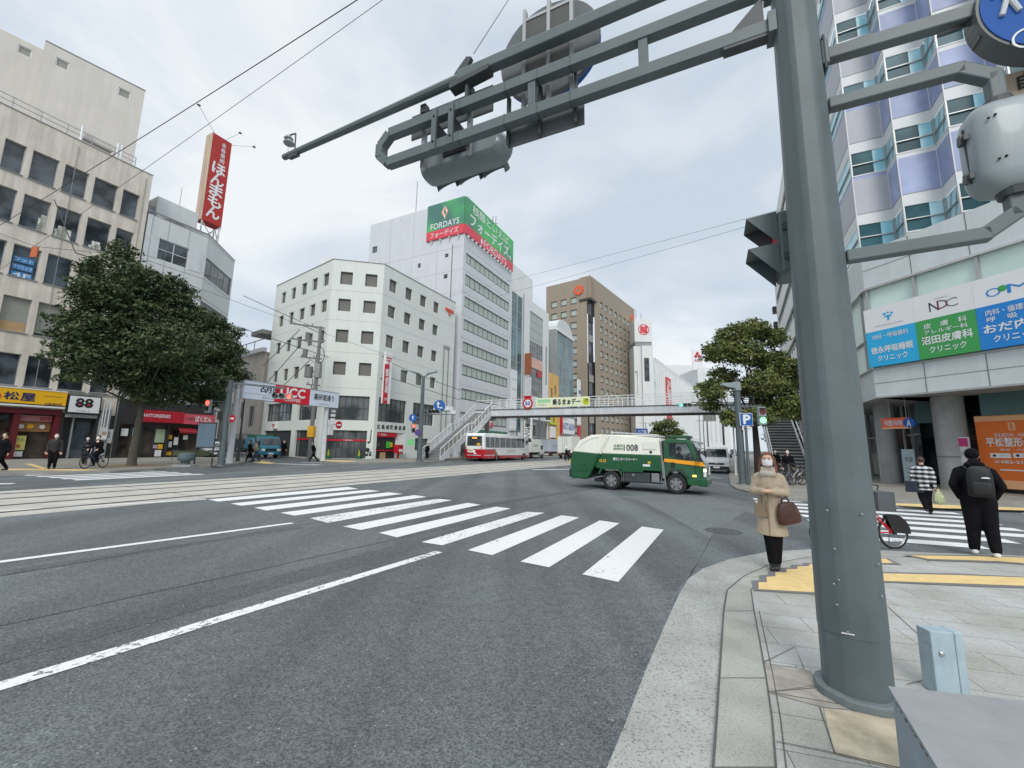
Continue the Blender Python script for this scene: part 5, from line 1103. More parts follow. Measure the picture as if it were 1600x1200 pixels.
# banner, speed sign, lights on the bridge
fb=FD_.sub(0,-.1)
a=fb.rect(838,624,922,638); t=face_thing('bridge_banner','cream banner with black lettering hung on the footbridge railing','banner',FD_,0); mb=MB(); a=(a[0],a[1],6.0,7.0); M_CRM=mat('cream_banner',C(226,234,200),.6,var=.03)
mb.box(a[0],a[1],-.14,-.08,a[2],a[3],M_CRM); w=a[1]-a[0]; mb.text('乗るまぁデー',a[0]+w*.32,a[0]+w*.83,a[2]+.2,a[3]-.15,-.145,M_INK,.05); mb.text('マイカー',a[0]+w*.04,a[0]+w*.2,a[2]+.12,a[2]+.36,-.145,M_INK,.02); mb.box(a[0]+w*.03,a[0]+w*.28,-.146,-.14,a[2]+.5,a[2]+.85,mat('pale_green',C(150,210,160),.6,var=0)); mb.cyl((a[0]+w*.93,-.14,a[2]+.5),(a[0]+w*.93,-.15,a[2]+.5),.38,.38,MATS['lime_sign'],20); mb.text('ク',a[0]+w*.9,a[0]+w*.97,a[2]+.4,a[2]+.8,-.155,M_INK,.03)
mb.build('cloth',t)
def roundsign(mb,c,r,style,m0=M_SIGNW,n=28,y=0):
    x,z=c; mb.cyl((x,y,z),(x,y-.04,z),r,r,m0,n); mb.cyl((x,y+.0,z),(x,y+.015,z),r,r,M_GRY,n)
x,z=fb.hit(825,630.5); t=face_thing('speed_limit_sign','round red-rimmed speed limit sign on the footbridge railing','sign',FD_,0); mb=MB(); mb.cyl((x,-.12,z),(x,-.2,z),.62,.62,M_RED,28); mb.cyl((x,-.2,z),(x,-.21,z),.44,.44,M_SIGNW,28); mb.text('50',x-.3,x+.3,z-.22,z+.22,-.22,M_BLUE,.05); mb.box(x-.05,x+.05,-.1,0,z-.4,z+.5,M_GRY); mb.build('disc',t)
# ================================================================ the near signal mast
MP=at(1341,1085,.03); AZM=115.6; FMa=Face(MP,AZM); MS=thing('signal_mast','thick grey-green octagonal signal mast on the near kerb','signal mast',(MP[0],MP[1],.02),rz(AZM))
mb=MB(); zr=[(0.0,.285),(.55,.272),(1.0,.268),(6.6,.205)]
def octa(mb,z0,r0,z1,r1,m,n=8):
    V=[];q=[]
    for z,r_ in ((z0,r0),(z1,r1)):
        for i in range(8):
            for d in (-.13,-.045,.045,.13):
                a=math.pi/8+i*math.pi/4+d; k=.985+.015*math.cos((abs(d)-.045)*6); V.append((r_*k*math.cos(a),r_*k*math.sin(a),z))
    n=32; mb.add(V,[(i,(i+1)%n,n+(i+1)%n,n+i) for i in range(n)]+[tuple(range(n-1,-1,-1)),tuple(range(n,2*n))],m)
octa(mb,0,.196,.42,.195,M_STEEL); octa(mb,.42,.1985,1.26,.193,M_STEEL); octa(mb,1.26,.191,6.9,.146,M_STEEL); mb.build('pole',MS)
mb=MB(); octa(mb,0,.25,.06,.246,mat('weathered_steel',C(106,115,118,1.1),.6,var=.2,scale=6)); mb.build('base_flange',MS,bevel=.01)
mb=MB()
for x,y,z in [(a*.72,b*.715,c) for a,b,c in ((-.16,-.265,.75),(-.12,-.27,.78),(-.15,-.265,.62),(-.13,-.27,.98),(-.16,-.265,1.23),(.1,-.27,1.22),(.2,-.2,.9),(-.09,-.275,.46),(.2,-.2,.7))]: mb.ball((x,y,z),.007,M_CHR,8,5)
mb.build('bolt',MS); mb=MB(); mb.box(-.10,-.03,-.1945,-.188,.445,.451,M_SIGNW); mb.build('seam_strip',MS)
# arm: loop of two box beams with posts and a third longer beam above
M_ST2=mat('arm_steel',C(94,105,107,1.0),.5,var=.11,scale=3,streak=0,bump=.05,bscale=40)
zl,zm_,zt_=5.31,5.74,6.18
mb=MB(); y0=0
mb.beam((-.1,y0,zl),(-4.52,y0,zl),.11,.125,M_ST2); mb.beam((-.1,y0,zm_),(-4.52,y0,zm_),.11,.125,M_ST2)
mb.beam((-4.52,y0,zl),(-4.66,y0,zl+.14),.11,.12,M_ST2); mb.beam((-4.66,y0,zl+.12),(-4.66,y0,zm_-.12),.11,.12,M_ST2); mb.beam((-4.66,y0,zm_-.14),(-4.52,y0,zm_),.11,.12,M_ST2)
for x in (-1.25,-2.45): mb.beam((x,y0,zl),(x,y0,zm_),.085,.09,M_ST2,up=(1,0,0))
for x in (-2.0,-2.38,-2.78,-3.4): mb.box(x-.005,x+.005,-.062,.062,zl-.07,zl+.07,M_STEELD); mb.box(x-.005,x+.005,-.062,.062,zm_-.07,zm_+.07,M_STEELD)
mb.build('arm_frame',MS,bevel=.012)
mb=MB(); mb.beam((-.1,0,zt_+.0),(-3.45,0,zt_-.02),.12,.135,M_ST2); mb.cyl((-3.4,0,zt_-.03),(-6.72,0,zt_-.1),.062,.045,M_ST2,10); mb.build('upper_arm',MS,bevel=.012)
mb=MB()
mb.poly([(-.22,-.02,zl-.05),(-.55,-.02,zl+.02),(-.22,-.02,zl+.35)],M_STEELD); mb.box(-.55,-.2,-.05,.05,zl-.09,zl-.055,M_STEELD); mb.box(-.2,-.14,-.09,.09,zl-.1,zl+.10,M_ST2); mb.box(-.2,-.14,-.09,.09,zm_-.1,zm_+.1,M_ST2)
mb.build('gusset_plate',MS); mb=MB()
mb.side([(-3.55,zt_-.02),(-3.38,zt_-.06),(-3.27,zt_+.19),(-3.34,zt_+.22),(-3.48,zt_+.08)],-.03,.03,M_STEELD); mb.side([(-3.55,zt_-.18),(-3.0,zt_-.12),(-3.0,zt_-.06),(-3.55,zt_-.1)],-.07,.07,M_STEELD); mb.box(-3.34,-3.3,-.03,.03,zm_,zt_,M_STEELD)
mb.build('clamp_plate',MS)
# right-hand brackets
mb=MB()
za,zb_,zc2=4.87,4.42,3.13
BR_=1.16
mb.beam((.18,0,za),(1.15,-.02,za-.04),.09,.11,M_ST2)
mb.box(.15,.20,-.07,.07,za-.11,za+.11,M_ST2); mb.box(.16,.18,-.075,.075,za-.16,za+.16,M_STEELD); mb.build('side_bracket',MS,bevel=.01); mb=MB()
mb.beam((.17,0,zb_),(.98,0,zb_-.0),.085,.095,M_ST2); mb.beam((.95,0,zb_),(1.13,0,zb_-.14),.085,.095,M_ST2); mb.beam((1.12,0,zb_-.10),(1.12,0,zb_-.34),.085,.085,M_ST2,up=(1,0,0))
mb.build('side_bracket',MS,bevel=.01); mb=MB(); mb.beam((.18,0,zc2-.02),(.98,0,zc2),.085,.095,M_ST2); mb.beam((.95,0,zc2),(1.13,0,zc2+.13),.085,.095,M_ST2); mb.beam((1.12,0,zc2+.09),(1.12,0,zc2+.34),.085,.085,M_ST2,up=(1,0,0))
mb.build('side_bracket',MS,bevel=.01)
# ped/vehicle lamp housing between the brackets (seen from behind)
HS=thing('signal_housing','rounded grey lamp housing seen from behind between two bracket arms','traffic signal',(MP[0],MP[1],.02),rz(AZM))
mb=MB(); M_HOUS=mat('housing_grey',C(142,152,156,1.1),.4,var=.06,scale=4,streak=.14,coat=.15)
def superl(mb,c,w,d,zs,m,n=28,e=3.2):
    V=[];F=[]
    for z,k in zs:
        for i in range(n):
            a=2*math.pi*i/n; ca,sa=math.cos(a),math.sin(a); V.append((c[0]+math.copysign(abs(ca)**(2/e),ca)*w/2*k,c[1]+math.copysign(abs(sa)**(2/e),sa)*d/2*k,z))
    for j in range(len(zs)-1): F+=[(j*n+i,j*n+(i+1)%n,(j+1)*n+(i+1)%n,(j+1)*n+i) for i in range(n)]
    F+=[tuple(range(n-1,-1,-1)),tuple(range((len(zs)-1)*n,len(zs)*n))]; mb.add(V,F,m)
z0,z1=3.40,4.08
superl(mb,(1.14,.02),.43,.30,[(z0,.35),(z0+.012,.55),(z0+.035,.78),(z0+.08,.93),(z0+.14,1),(z1-.14,1),(z1-.08,.95),(z1-.035,.82),(z1-.012,.6),(z1,.4)],M_HOUS)
mb.build('body',HS,smooth='all')
mb=MB(); mb.cyl((1.12,0,z0-.03),(1.12,0,z0+.02),.075,.085,M_STEELD,16); mb.cyl((1.12,0,z1-.02),(1.12,0,z1+.03),.085,.07,M_STEELD,16)
for z in (z0+.16,z1-.22): mb.box(.905,.94,-.05,.05,z-.02,z+.02,M_STEELD); mb.box(.895,.915,-.02,.02,z-.035,z+.035,M_STEELD); mb.box(1.345,1.37,-.05,.05,z-.02,z+.02,M_STEELD)
mb.tube([(.935,.0,z0+.12),(.925,.0,z1-.14)],.01,M_STEELD,6)
for x,z in ((1.0,z1-.17),(1.035,z1-.155),(1.02,z0+.2),(1.055,z0+.21)): mb.ball((x,-.132,z),.009,M_BLACK,6,4)
mb.build('fitting',HS)
mb=MB()
for z in (z0+.2,z1-.2): mb.cyl((1.16,.15,z),(1.16,.24,z),.12,.12,M_STEEL,20,caps=False)
mb.build('hood',HS)
# blue round sign
BS=thing('pedestrian_cycle_sign','big blue round sign with white walking figure in a deep grey rim','sign',(MP[0],MP[1],.02),rz(AZM))
mb=MB(); sx,sz,sr=1.47,4.75,.43
mb.cyl((sx,-.10,sz),(sx,.06,sz),sr,sr*1.0,mat('sign_rim',C(96,100,100),.5,var=.1),48); mb.cyl((sx,-.101,sz),(sx,-.108,sz),sr*.955,sr*.955,M_BLUED,48)
mb.build('rim',BS)
mb=MB(); y=-.115
def fig(mb,x,z,s,m):
    mb.cyl((x,y,z+s*.42),(x,y-.003,z+s*.42),s*.09,s*.09,m,14)
    for a,b,r_ in (((0,.3),(0,-.02),.10),((0,-.02),(-.12,-.42),.05),((0,-.02),(.12,-.42),.05),((-.03,.28),(-.2,.02),.035),((.03,.28),(.2,.02),.035)):
        mb.cyl((x+a[0]*s,y,z+a[1]*s),(x+b[0]*s,y,z+b[1]*s),r_*s,r_*s*.9,m,8,sq=(1,.05) if False else (1,1))
M_FIGW=mat('figure_white',(.6,.62,.62),.4,var=0)
fp=FMa.sub(0,-.115); hx,hz=fp.hit(1580,24); fig(mb,hx,hz+.15,.36,M_FIGW); fig(mb,hx+.19,hz+.17,.27,M_FIGW); rx_,rz_=fp.hit(1606,62)
n=24
for c0 in ((rx_,rz_),(rx_+.2,rz_)):
    for i in range(n):
        a=2*math.pi*i/n;b=2*math.pi*(i+1)/n; ro,ri=.075,.062
        mb.quad((c0[0]+ro*math.cos(a),y,c0[1]+ro*math.sin(a)),(c0[0]+ri*math.cos(a),y,c0[1]+ri*math.sin(a)),(c0[0]+ri*math.cos(b),y,c0[1]+ri*math.sin(b)),(c0[0]+ro*math.cos(b),y,c0[1]+ro*math.sin(b)),M_FIGW)
mb.tube([(rx_,y,rz_),(rx_+.07,y,rz_+.11),(rx_+.16,y,rz_+.11),(rx_+.2,y,rz_)],.008,M_FIGW,5); mb.build('symbol',BS)
mb=MB(); mb.box(1.06,1.2,-.06,.05,sz-.16,sz-.05,M_STEELD); mb.tube([(1.02,-.03,sz+.0),(1.25,.02,sz-.0)],.015,M_STEELD,6); mb.tube([(.86,-.03,sz-.02),(1.14,.02,sz+.05)],.012,M_STEELD,6); mb.build('bracket',BS)
# tan plate and cyan plate beside the sign
TP=thing('supplementary_plate','tan plate with black characters below the blue round sign','sign',(MP[0],MP[1],.02),rz(AZM)); fq=FMa.sub(0,.12); a=fq.hit(1569,124); b=fq.hit(1590,178)
mb=MB(); x0=a[0]; mb.box(x0,x0+.5,.10,.125,b[1],a[1],mat('tan_plate',C(176,160,142,1),.5,var=.03)); mb.text('自転車',x0+.05,x0+.42,(a[1]+b[1])/2+.0,a[1]-.03,.097,M_INK,.02); mb.box(x0+.2,x0+.4,.097,.1,b[1]+.03,b[1]+.06,M_RED); mb.box(x0+.2,x0+.25,.125,.2,b[1],4.8,M_STEELD); mb.build('plate',TP)
# round sign seen from behind, on the arm
def signback(name,label,u,v,r_,dy):
    f=FMa.sub(0,dy); x,z=f.hit(u,v); t=thing(name,label,'sign',(MP[0],MP[1],0),rz(AZM)); mb=MB()
    mb.cyl((x,dy+.03,z),(x,dy-.03,z),r_,r_,mat('sign_back',C(92,98,99,1),.55,var=.12),48); mb.cyl((x,dy+.1,z),(x,dy+.03,z),r_*.98,r_*.98,M_BLUED,48); mb.build('disc',t,bevel=.01)
    mb=MB()
    for k in (-.45,0.05,.5): mb.box(x+k*r_*1.0-.02,x+k*r_*1.0+.02,dy-.10,dy-.03,z-r_*1.22,z+r_*.98,M_ALU)
    mb.box(x-.45*r_,x+.5*r_,dy-.07,dy-.035,z-r_*.55,z+r_*.78,mat('box_back',C(84,84,82,1),.6,var=.1)); mb.box(x-.45*r_,x+.5*r_,dy-.08,dy-.03,z+.74*r_,z+.8*r_,M_ALU); mb.build('channel',t); return x,z
xs_,zs_=signback('route_sign_back','large round sign seen from behind, clamped to the mast arm',857,80,.62,.22)
def panelback(u0,v0,u1,v1,dy,label):
    f=FMa.sub(0,dy); a=f.hit(u0,v0);b=f.hit(u1,v1); t=thing('sign_plate','','sign',(MP[0],MP[1],0),rz(AZM)); t['label']=label; mb=MB(); zc_=(a[1]+b[1])/2; h=abs(a[1]-b[1])/2
    return t,a,b
t=thing('street_name_plate','long narrow street plate seen from behind at the arm end','sign',(MP[0],MP[1],0),rz(AZM)); mb=MB(); mb.box(-4.3,-3.05,.16,.18,5.72,6.06,MATS['sign_back']); 
for x in (-4.05,-3.35): mb.box(x-.025,x+.025,.1,.16,5.2,6.05,M_ALU); mb.box(x-.04,x+.04,.06,.15,5.98,6.1,M_STEELD)
mb.box(-4.3,-3.05,.15,.19,6.055,6.07,M_ALU); mb.build('plate',t)
t=thing('small_sign_plate','small rectangular plate seen from behind below the round sign','sign',(MP[0],MP[1],0),rz(AZM)); mb=MB(); mb.box(-2.82,-1.90,.14,.16,5.12,5.42,MATS['sign_back'])
for x in (-2.8,-2.4,-1.98): mb.box(x-.015,x+.015,.08,.14,5.13,5.75,M_STEELD)
mb.build('plate',t)
# three-lamp signal seen from behind
t=thing('vehicle_signal','three-lamp horizontal signal seen from behind under the arm','traffic signal',(MP[0],MP[1],0),rz(AZM))
mb=MB(); cx_,cz_,cy_=-3.58,5.37,.30; ln,hh=1.34,.42
V=[];F=[];n=24
prof=[(0,.45),(.03,.74),(.09,.93),(.16,1),(.24,1)]
def cap_outline(k):
    P=[]
    r_=hh/2*k; l=(ln/2-hh/2)
    for i in range(n):
        a=2*math.pi*i/n; P.append((math.cos(a)*r_+math.copysign(l,math.cos(a)),math.sin(a)*r_))
    return P
for y,k in prof:
    for px_,pz_ in cap_outline(k): V.append((cx_+px_,cy_-.08+y,cz_+pz_))
for j in range(len(prof)-1): F+=[(j*n+i,j*n+(i+1)%n,(j+1)*n+(i+1)%n,(j+1)*n+i) for i in range(n)]
F+=[tuple(range(n)),tuple(range(len(prof)*n-1,(len(prof)-1)*n-1,-1))]; mb.add(V,F,mat('signal_body',C(120,130,134,1.15),.35,var=.08,scale=4,coat=.2)); mb.build('body',t,smooth=True)
for k in (-1,0,1):
    mb=MB(); x=cx_+k*.37; n2=14; V=[];F=[]
    for y,rr_ in ((cy_+.15,.16),(cy_+.46,.165)):
        for i in range(n2+1): a=math.pi*(-.15+1.3*i/n2); V.append((x+rr_*math.cos(a),y-(.0 if y<cy_+.2 else .14*(1-math.sin(a))),cz_-.02-(.0 if y<cy_+.2 else .13)+rr_*math.sin(a)))
    for i in range(n2): F.append((i,i+1,n2+2+i,n2+1+i))
    mb.add(V,F,M_STEEL); o=mb.build('hood',t); s=o.modifiers.new('s','SOLIDIFY'); s.thickness=.008
mb=MB()
for x in (-3.75,-3.5): mb.box(x-.035,x+.035,-.08,-.05,5.25,5.8,M_STEEL); mb.box(x-.035,x+.035,-.05,.30,5.42,5.62,M_BLACK)
for x in (-3.75,-3.5):
    for z in (5.35,5.7): mb.ball((x,-.085,z),.014,M_BLACK,6,4)
mb.box(-3.8,-3.45,.2,.36,5.35,5.6,M_BLACK); mb.build('mount',t)
# little siren at the arm tip
f=FMa; t=thing('beacon','small double bell beacon on the tip of the upper arm','beacon',(MP[0],MP[1],0),rz(AZM)); mb=MB(); x,z=f.hit(452,220)
mb.lathe([(.075,-.06),(.085,-.045),(.05,0),(.03,.02)],M_HOUS,14,(x,0,z)); mb.lathe([(.055,0),(.07,.02),(.05,.05),(.03,.08)],M_HOUS,14,(x-.02,0,z+.02)); mb.tube([(x,0,z+.1),(x+.14,0,z+.08),(x+.16,0,6.12)],.012,M_STEELD,6); mb.box(x+.05,x+.25,-.03,.03,6.03,6.07,M_STEELD); mb.tube([(x-.02,0,z-.06),(x,0,z-.2),(x+.1,0,z-.26)],.004,M_BLACK,4); mb.build('bell',t)
# pedestrian signal beyond the mast, lamps facing left
t=thing('pedestrian_signal','two-lamp pedestrian signal with pointed hoods just left of the mast','traffic signal',(MP[0],MP[1],0),rz(AZM)); f=FMa.sub(0,.5)
u0=f.hit(1212,338); u1=f.hit(1237,443); x0=f.hit(1213,390)[0]; zt=u0[1]; zb=u1[1]
mb=MB(); mb.box(x0,x0+.12,.33,.67,zb+.05,zt-.03,M_STEEL); mb.build('body',t,bevel=.03)
for z in ((zt*.72+zb*.28),(zt*.28+zb*.72)):
    mb=MB(); h=.15; mb.add([(x0,.34,z+h),(x0,.66,z+h),(x0-.24,.66,z+h*.85),(x0-.24,.34,z+h*.85),(x0,.34,z-h),(x0,.66,z-h)],[(0,3,2,1),(0,4,3),(1,2,5)],M_STEEL); o=mb.build('hood',t); s=o.modifiers.new('s','SOLIDIFY'); s.thickness=.006
    mb=MB(); mb.box(x0-.01,x0,.38,.62,z-.12,z+.12,M_BLACK if z<(zt+zb)/2 else mat('red_lamp_side',C(150,40,30),.4,var=0,emit=.4)); mb.build('lens',t)
mb=MB(); mb.box(x0+.12,x0+.2,.44,.56,zb+.15,zt-.1,M_STEELD); mb.beam((x0+.15,.5,(zt+zb)/2),(0,.1,(zt+zb)/2),.06,.06,M_STEELD)
for z in (zb+.2,zt-.2): mb.box(x0+.03,x0+.09,.31,.34,z-.03,z+.03,M_STEELD)
mb.build('mount',t)
# ---------------- cabinets in the lower right corner
M_CAB=mat('cabinet_paint',C(122,140,150,1.1),.5,var=.12,scale=4,streak=.1,bump=.1,bscale=30); M_CABT=mat('cabinet_top',C(146,148,150,1.05),.6,var=.10,scale=5,bump=.15,bscale=60)
M_PB=mat('pale_blue_paint',C(172,192,202,1.05),.5,var=.14,scale=6,streak=.15)
# big cabinet: top at .62 m
zc3=.62; A3=at(1393,1074,zc3); 
B3=at(1750,1112,zc3); C3=at(1480,1215,zc3)
d1=Vector((B3[0]-A3[0],B3[1]-A3[1])).normalized(); d2=Vector((C3[0]-A3[0],C3[1]-A3[1])).normalized()
p2=Vector(A3)+d1*1.1; p3=p2+d2*.9; p4=Vector(A3)+d2*.9
t=thing('utility_cabinet','big grey-blue steel cabinet with sloping flat top, cut off by the corner','cabinet',(A3[0],A3[1],.023)); mb=MB(); mb.T=Matrix.Translation((-A3[0],-A3[1],-.023))
P=[tuple(A3),tuple(p2),tuple(p3),tuple(p4)]
mb.prism(P,.03,zc3-.02,M_CAB); mb.build('body',t); 
mb=MB(); mb.T=Matrix.Translation((-A3[0],-A3[1],-.023)); cxx=sum(p[0] for p in P)/4;cyy=sum(p[1] for p in P)/4; mb.prism([(cxx+(x-cxx)*1.02,cyy+(y-cyy)*1.02) for x,y in P],zc3-.02,zc3,M_CAB,M_CABT); mb.build('lid',t,bevel=.006)
mb=MB(); mb.T=Matrix.Translation((-A3[0],-A3[1],-.023)); rr=random.Random(3); RU=mat('rust',(.16,.095,.05),.95,var=.5,scale=40)
for k in range(16):
    a=Vector(A3).lerp(p4,k/16+.02) if False else Vector((A3[0],A3[1])).lerp(p4,k/16+.02); b=Vector((A3[0],A3[1])).lerp(p4,k/16+.02+rr.uniform(.01,.05)); z=zc3-.022-rr.uniform(0,.012); n_=Vector((d2.y,-d2.x))*(-.004 if (Vector((d2.y,-d2.x)).dot(d1)>0) else .004)
    mb.beam((a.x+n_.x,a.y+n_.y,z),(b.x+n_.x,b.y+n_.y,z),.003,rr.uniform(.004,.012),RU)
mb.build('rust_edge',t)
# small post box
q=at(1487,1088,.03); t=thing('cable_post','small pale blue steel post with two domed bolts beside the cabinet','post',(q[0],q[1],.023),rz(97)); mb=MB(); 
mb.box(-.085,.062,0,.12,0,.41,M_PB); mb.box(.065,.118,.0,.12,0,.41,M_PB); mb.build('casing',t,bevel=.006)
mb=MB(); mb.ball((-.03,-.005,.27),(.018,.01,.018),M_CHR,10,6); mb.ball((-.078,.05,.29),(.01,.014,.014),M_CHR,10,6); mb.cyl((.105,.04,.2),(.125,.04,.2),.012,.012,M_CHR,8); mb.build('bolt',t)
# ================================================================ overhead wires
def wire(name,pts,r_,label):
    mb=MB(); P=[]
    for i in range(len(pts)-1):
        a=Vector(pts[i]);b=Vector(pts[i+1]); n=12; sag=min(.12,(b-a).length*.004)
        for k in range(n+(i==len(pts)-2)): t_=k/n; q=a.lerp(b,t_); q.z-=sag*4*t_*(1-t_); P.append(tuple(q))
    mb.tube(P,r_,M_BLACK if r_>.01 else M_STEELD,5); put(mb.build(name),label,'wire')
def pt(u,v,d): return depthpt(u,v,d)
def far(a,b,k=3.0):
    a=Vector(a);b=Vector(b); return [tuple(a+(a-b)*.8),tuple(a),tuple(b),tuple(b+(b-a)*k)]
wire('tram_wire',far(pt(-60,388,20),pt(620,-40,8)),.012,'thicker tram wire sloping up from the left edge to the top')
wire('tram_wire',far(pt(-60,462,22),pt(660,-45,9)),.008,'thinner tram wire running just right of the thick one')
wire('hanger_wire',[pt(85,312,18.5),pt(118,395,18),pt(160,408,19)],.022,'drooping dark hanger loop in front of the beige block')
wire('span_wire',[pt(-40,350,21),pt(56,385,22),pt(160,395,24),pt(620,560,42)],.012,'span wire crossing low from the beige block to the post office')
wire('stay_wire',[(MP[0]+adir(AZM)[0]*-3.25,MP[1]+adir(AZM)[1]*-3.25,6.45),tuple(Vector((MP[0]+adir(AZM)[0]*-3.25,MP[1]+adir(AZM)[1]*-3.25,6.45)).lerp(Vector(pt(830,-60,6.5)),3.5))],.006,'stay wire rising from the clamp on the mast arm')
wire('stay_wire',[pt(640,500,60),pt(1240,333,26)],.011,'faint lower wire crossing from the post office towards the mast'); wire('stay_wire',[pt(640,478,60),pt(1240,322,26)],.011,'faint upper wire crossing from the post office towards the mast')
wire('phone_cable',[pt(380,462,40),pt(520,524,42),pt(640,580,44),pt(720,610,52)],.03,'upper cable running past the post office banner')
wire('phone_cable',[pt(370,510,36),pt(520,560,42),pt(640,600,44),pt(720,625,52)],.03,'lower cable running past the post office banner')
t=thing('insulator','small orange insulator tag hanging on the wires at the left','insulator',pt(54,393,20)); mb=MB(); mb.box(-.16,.16,-.03,.03,-.3,.25,mat('orange_tag',C(190,100,60),.6,var=.1)); mb.build('tag',t)
# ================================================================ trees
def leafmat(name,cols):
    m=mat(name,cols[0],rough=.65,var=.001,spec=.3); t=m.node_tree; b=t.nodes['Principled BSDF']
    g=t.nodes.new('ShaderNodeNewGeometry'); r=t.nodes.new('ShaderNodeValToRGB'); e=r.color_ramp.elements
    e[0].position=0; e[0].color=(*cols[0],1); e[1].position=1; e[1].color=(*cols[-1],1)
    for i,c in enumerate(cols[1:-1]): q=e.new((i+1)/(len(cols)-1)); q.color=(*c,1)
    tc=t.nodes['Texture Coordinate']; n=t.nodes.new('ShaderNodeTexNoise'); n.inputs['Scale'].default_value=.9; n.inputs['Detail'].default_value=3; t.links.new(tc.outputs['Object'],n.inputs['Vector'])
    ad=t.nodes.new('ShaderNodeMath'); ad.operation='MULTIPLY_ADD'; ad.inputs[1].default_value=.55; t.links.new(g.outputs['Random Per Island'],ad.inputs[0]); 
    mr=t.nodes.new('ShaderNodeMapRange'); mr.inputs[1].default_value=.35; mr.inputs[2].default_value=.65; mr.inputs[3].default_value=0; mr.inputs[4].default_value=.5; t.links.new(n.outputs[0],mr.inputs[0]); t.links.new(mr.outputs[0],ad.inputs[2])
    t.links.new(ad.outputs[0],r.inputs[0]); t.links.new(r.outputs[0],b.inputs['Base Color']); return m
L_DK=leafmat('leaves_dark',[(.017,.033,.014),(.036,.062,.025),(.075,.105,.042),(.14,.16,.07)])
L_OL=leafmat('leaves_olive',[(.045,.07,.022),(.09,.125,.036),(.16,.185,.055),(.23,.23,.09)])
M_BARK=mat('bark',C(96,92,82,.8),.95,var=.3,scale=9,stretch=(3,3,.6),bump=.6,bscale=25)
M_BARKD=mat('bark_dark',(.035,.03,.026),.95,var=.3,scale=9,stretch=(3,3,.6),bump=.6,bscale=25)
def crown(name,parent,blobs,n,size,m,seed,shell=.55,flat=.75,mix=.42):
    """leaf clusters spread through a set of lobes, thicker toward their rims"""
    g=np.random.default_rng(seed); w=np.array([b[3]**2 for b in blobs]); w=w/w.sum(); k=g.choice(len(blobs),n,p=w)
    B=np.array(blobs,float); d=g.normal(size=(n,3)); d/=np.linalg.norm(d,axis=1)[:,None]
    d0=g.normal(size=(n,3)); d0/=np.linalg.norm(d0,axis=1)[:,None]; r0=(.35+.65*g.random(n))**.6*(1+.10*g.standard_normal(n)); c0=B[k,:3]+d0*r0[:,None]*B[k,3:4]*np.array([1,1,flat])
    ns=max(60,n//60); ks=g.choice(len(blobs),ns,p=w); ds=g.normal(size=(ns,3)); ds/=np.linalg.norm(ds,axis=1)[:,None]
    rs=(shell+(1-shell)*g.random(ns))**.6*(1+.10*g.standard_normal(ns)); cs=B[ks,:3]+ds*rs[:,None]*B[ks,3:4]*np.array([1,1,flat])
    j=g.integers(0,ns,n); sr=size*(2.6+2.6*g.random(ns)); d=g.normal(size=(n,3)); d/=np.linalg.norm(d,axis=1)[:,None]; d[:,2]=np.abs(d[:,2])*.9-.25
    c=cs[j]+d*(sr[j]*(.35+.65*g.random(n)**.5))[:,None]*np.array([1,1,.8])+g.normal(size=(n,3))*size*.3
    u_=g.random(n)<mix; c=np.where(u_[:,None],c0,c); d=np.where(u_[:,None],d0,d)
    q=4; V=np.empty((n,q,3)); nrm=d*.6+g.normal(size=(n,3))*.8+np.array([0,0,.5]); nrm/=np.linalg.norm(nrm,axis=1)[:,None]
    a=np.cross(nrm,g.normal(size=(n,3))); a/=np.linalg.norm(a,axis=1)[:,None]; b=np.cross(nrm,a); s=size*(.55+.9*g.random(n))[:,None]
    V[:,0]=c-a*s; V[:,1]=c-b*s*.42+nrm*s*.08; V[:,2]=c+a*s; V[:,3]=c+b*s*.42+nrm*s*.08
    me=bpy.data.meshes.new(name); me.vertices.add(n*4); me.vertices.foreach_set('co',V.reshape(-1)); me.loops.add(n*4); me.loops.foreach_set('vertex_index',np.arange(n*4,dtype=np.int32))
    me.polygons.add(n); me.polygons.foreach_set('loop_start',np.arange(0,n*4,4,dtype=np.int32)); me.polygons.foreach_set('loop_total',np.full(n,4,dtype=np.int32)); me.materials.append(m); me.update(calc_edges=True)
    o=bpy.data.objects.new(name,me); COL.objects.link(o); o.parent=parent; return o
def limb(mb,P,r0,r1,m,n=9):
    P=[Vector(p) for p in P]; N_=len(P)-1
    for i in range(N_): mb.cyl(P[i],P[i+1],r0+(r1-r0)*i/N_,r0+(r1-r0)*(i+1)/N_,m,n)
def bend(a,b,k,seed,am=.12):
    rr=random.Random(seed);a=Vector(a);b=Vector(b);L_=(b-a).length
    return [a]+[a.lerp(b,i/k)+Vector((rr.uniform(-am,am),rr.uniform(-am,am),rr.uniform(0,am)))*L_ for i in range(1,k)]+[b]
def blob_px(u,v,rpx,dist_pt,off=0):
    """a lobe of the crown at the tree's own distance"""
    d=math.hypot(*dist_pt)+off; r_=ray(u,v); k=d/math.hypot(r_.x,r_.y); return (r_.x*k-dist_pt[0],r_.y*k-dist_pt[1],EYE+r_.z*k-.1,rpx*k*1.0/FPX*1.0)
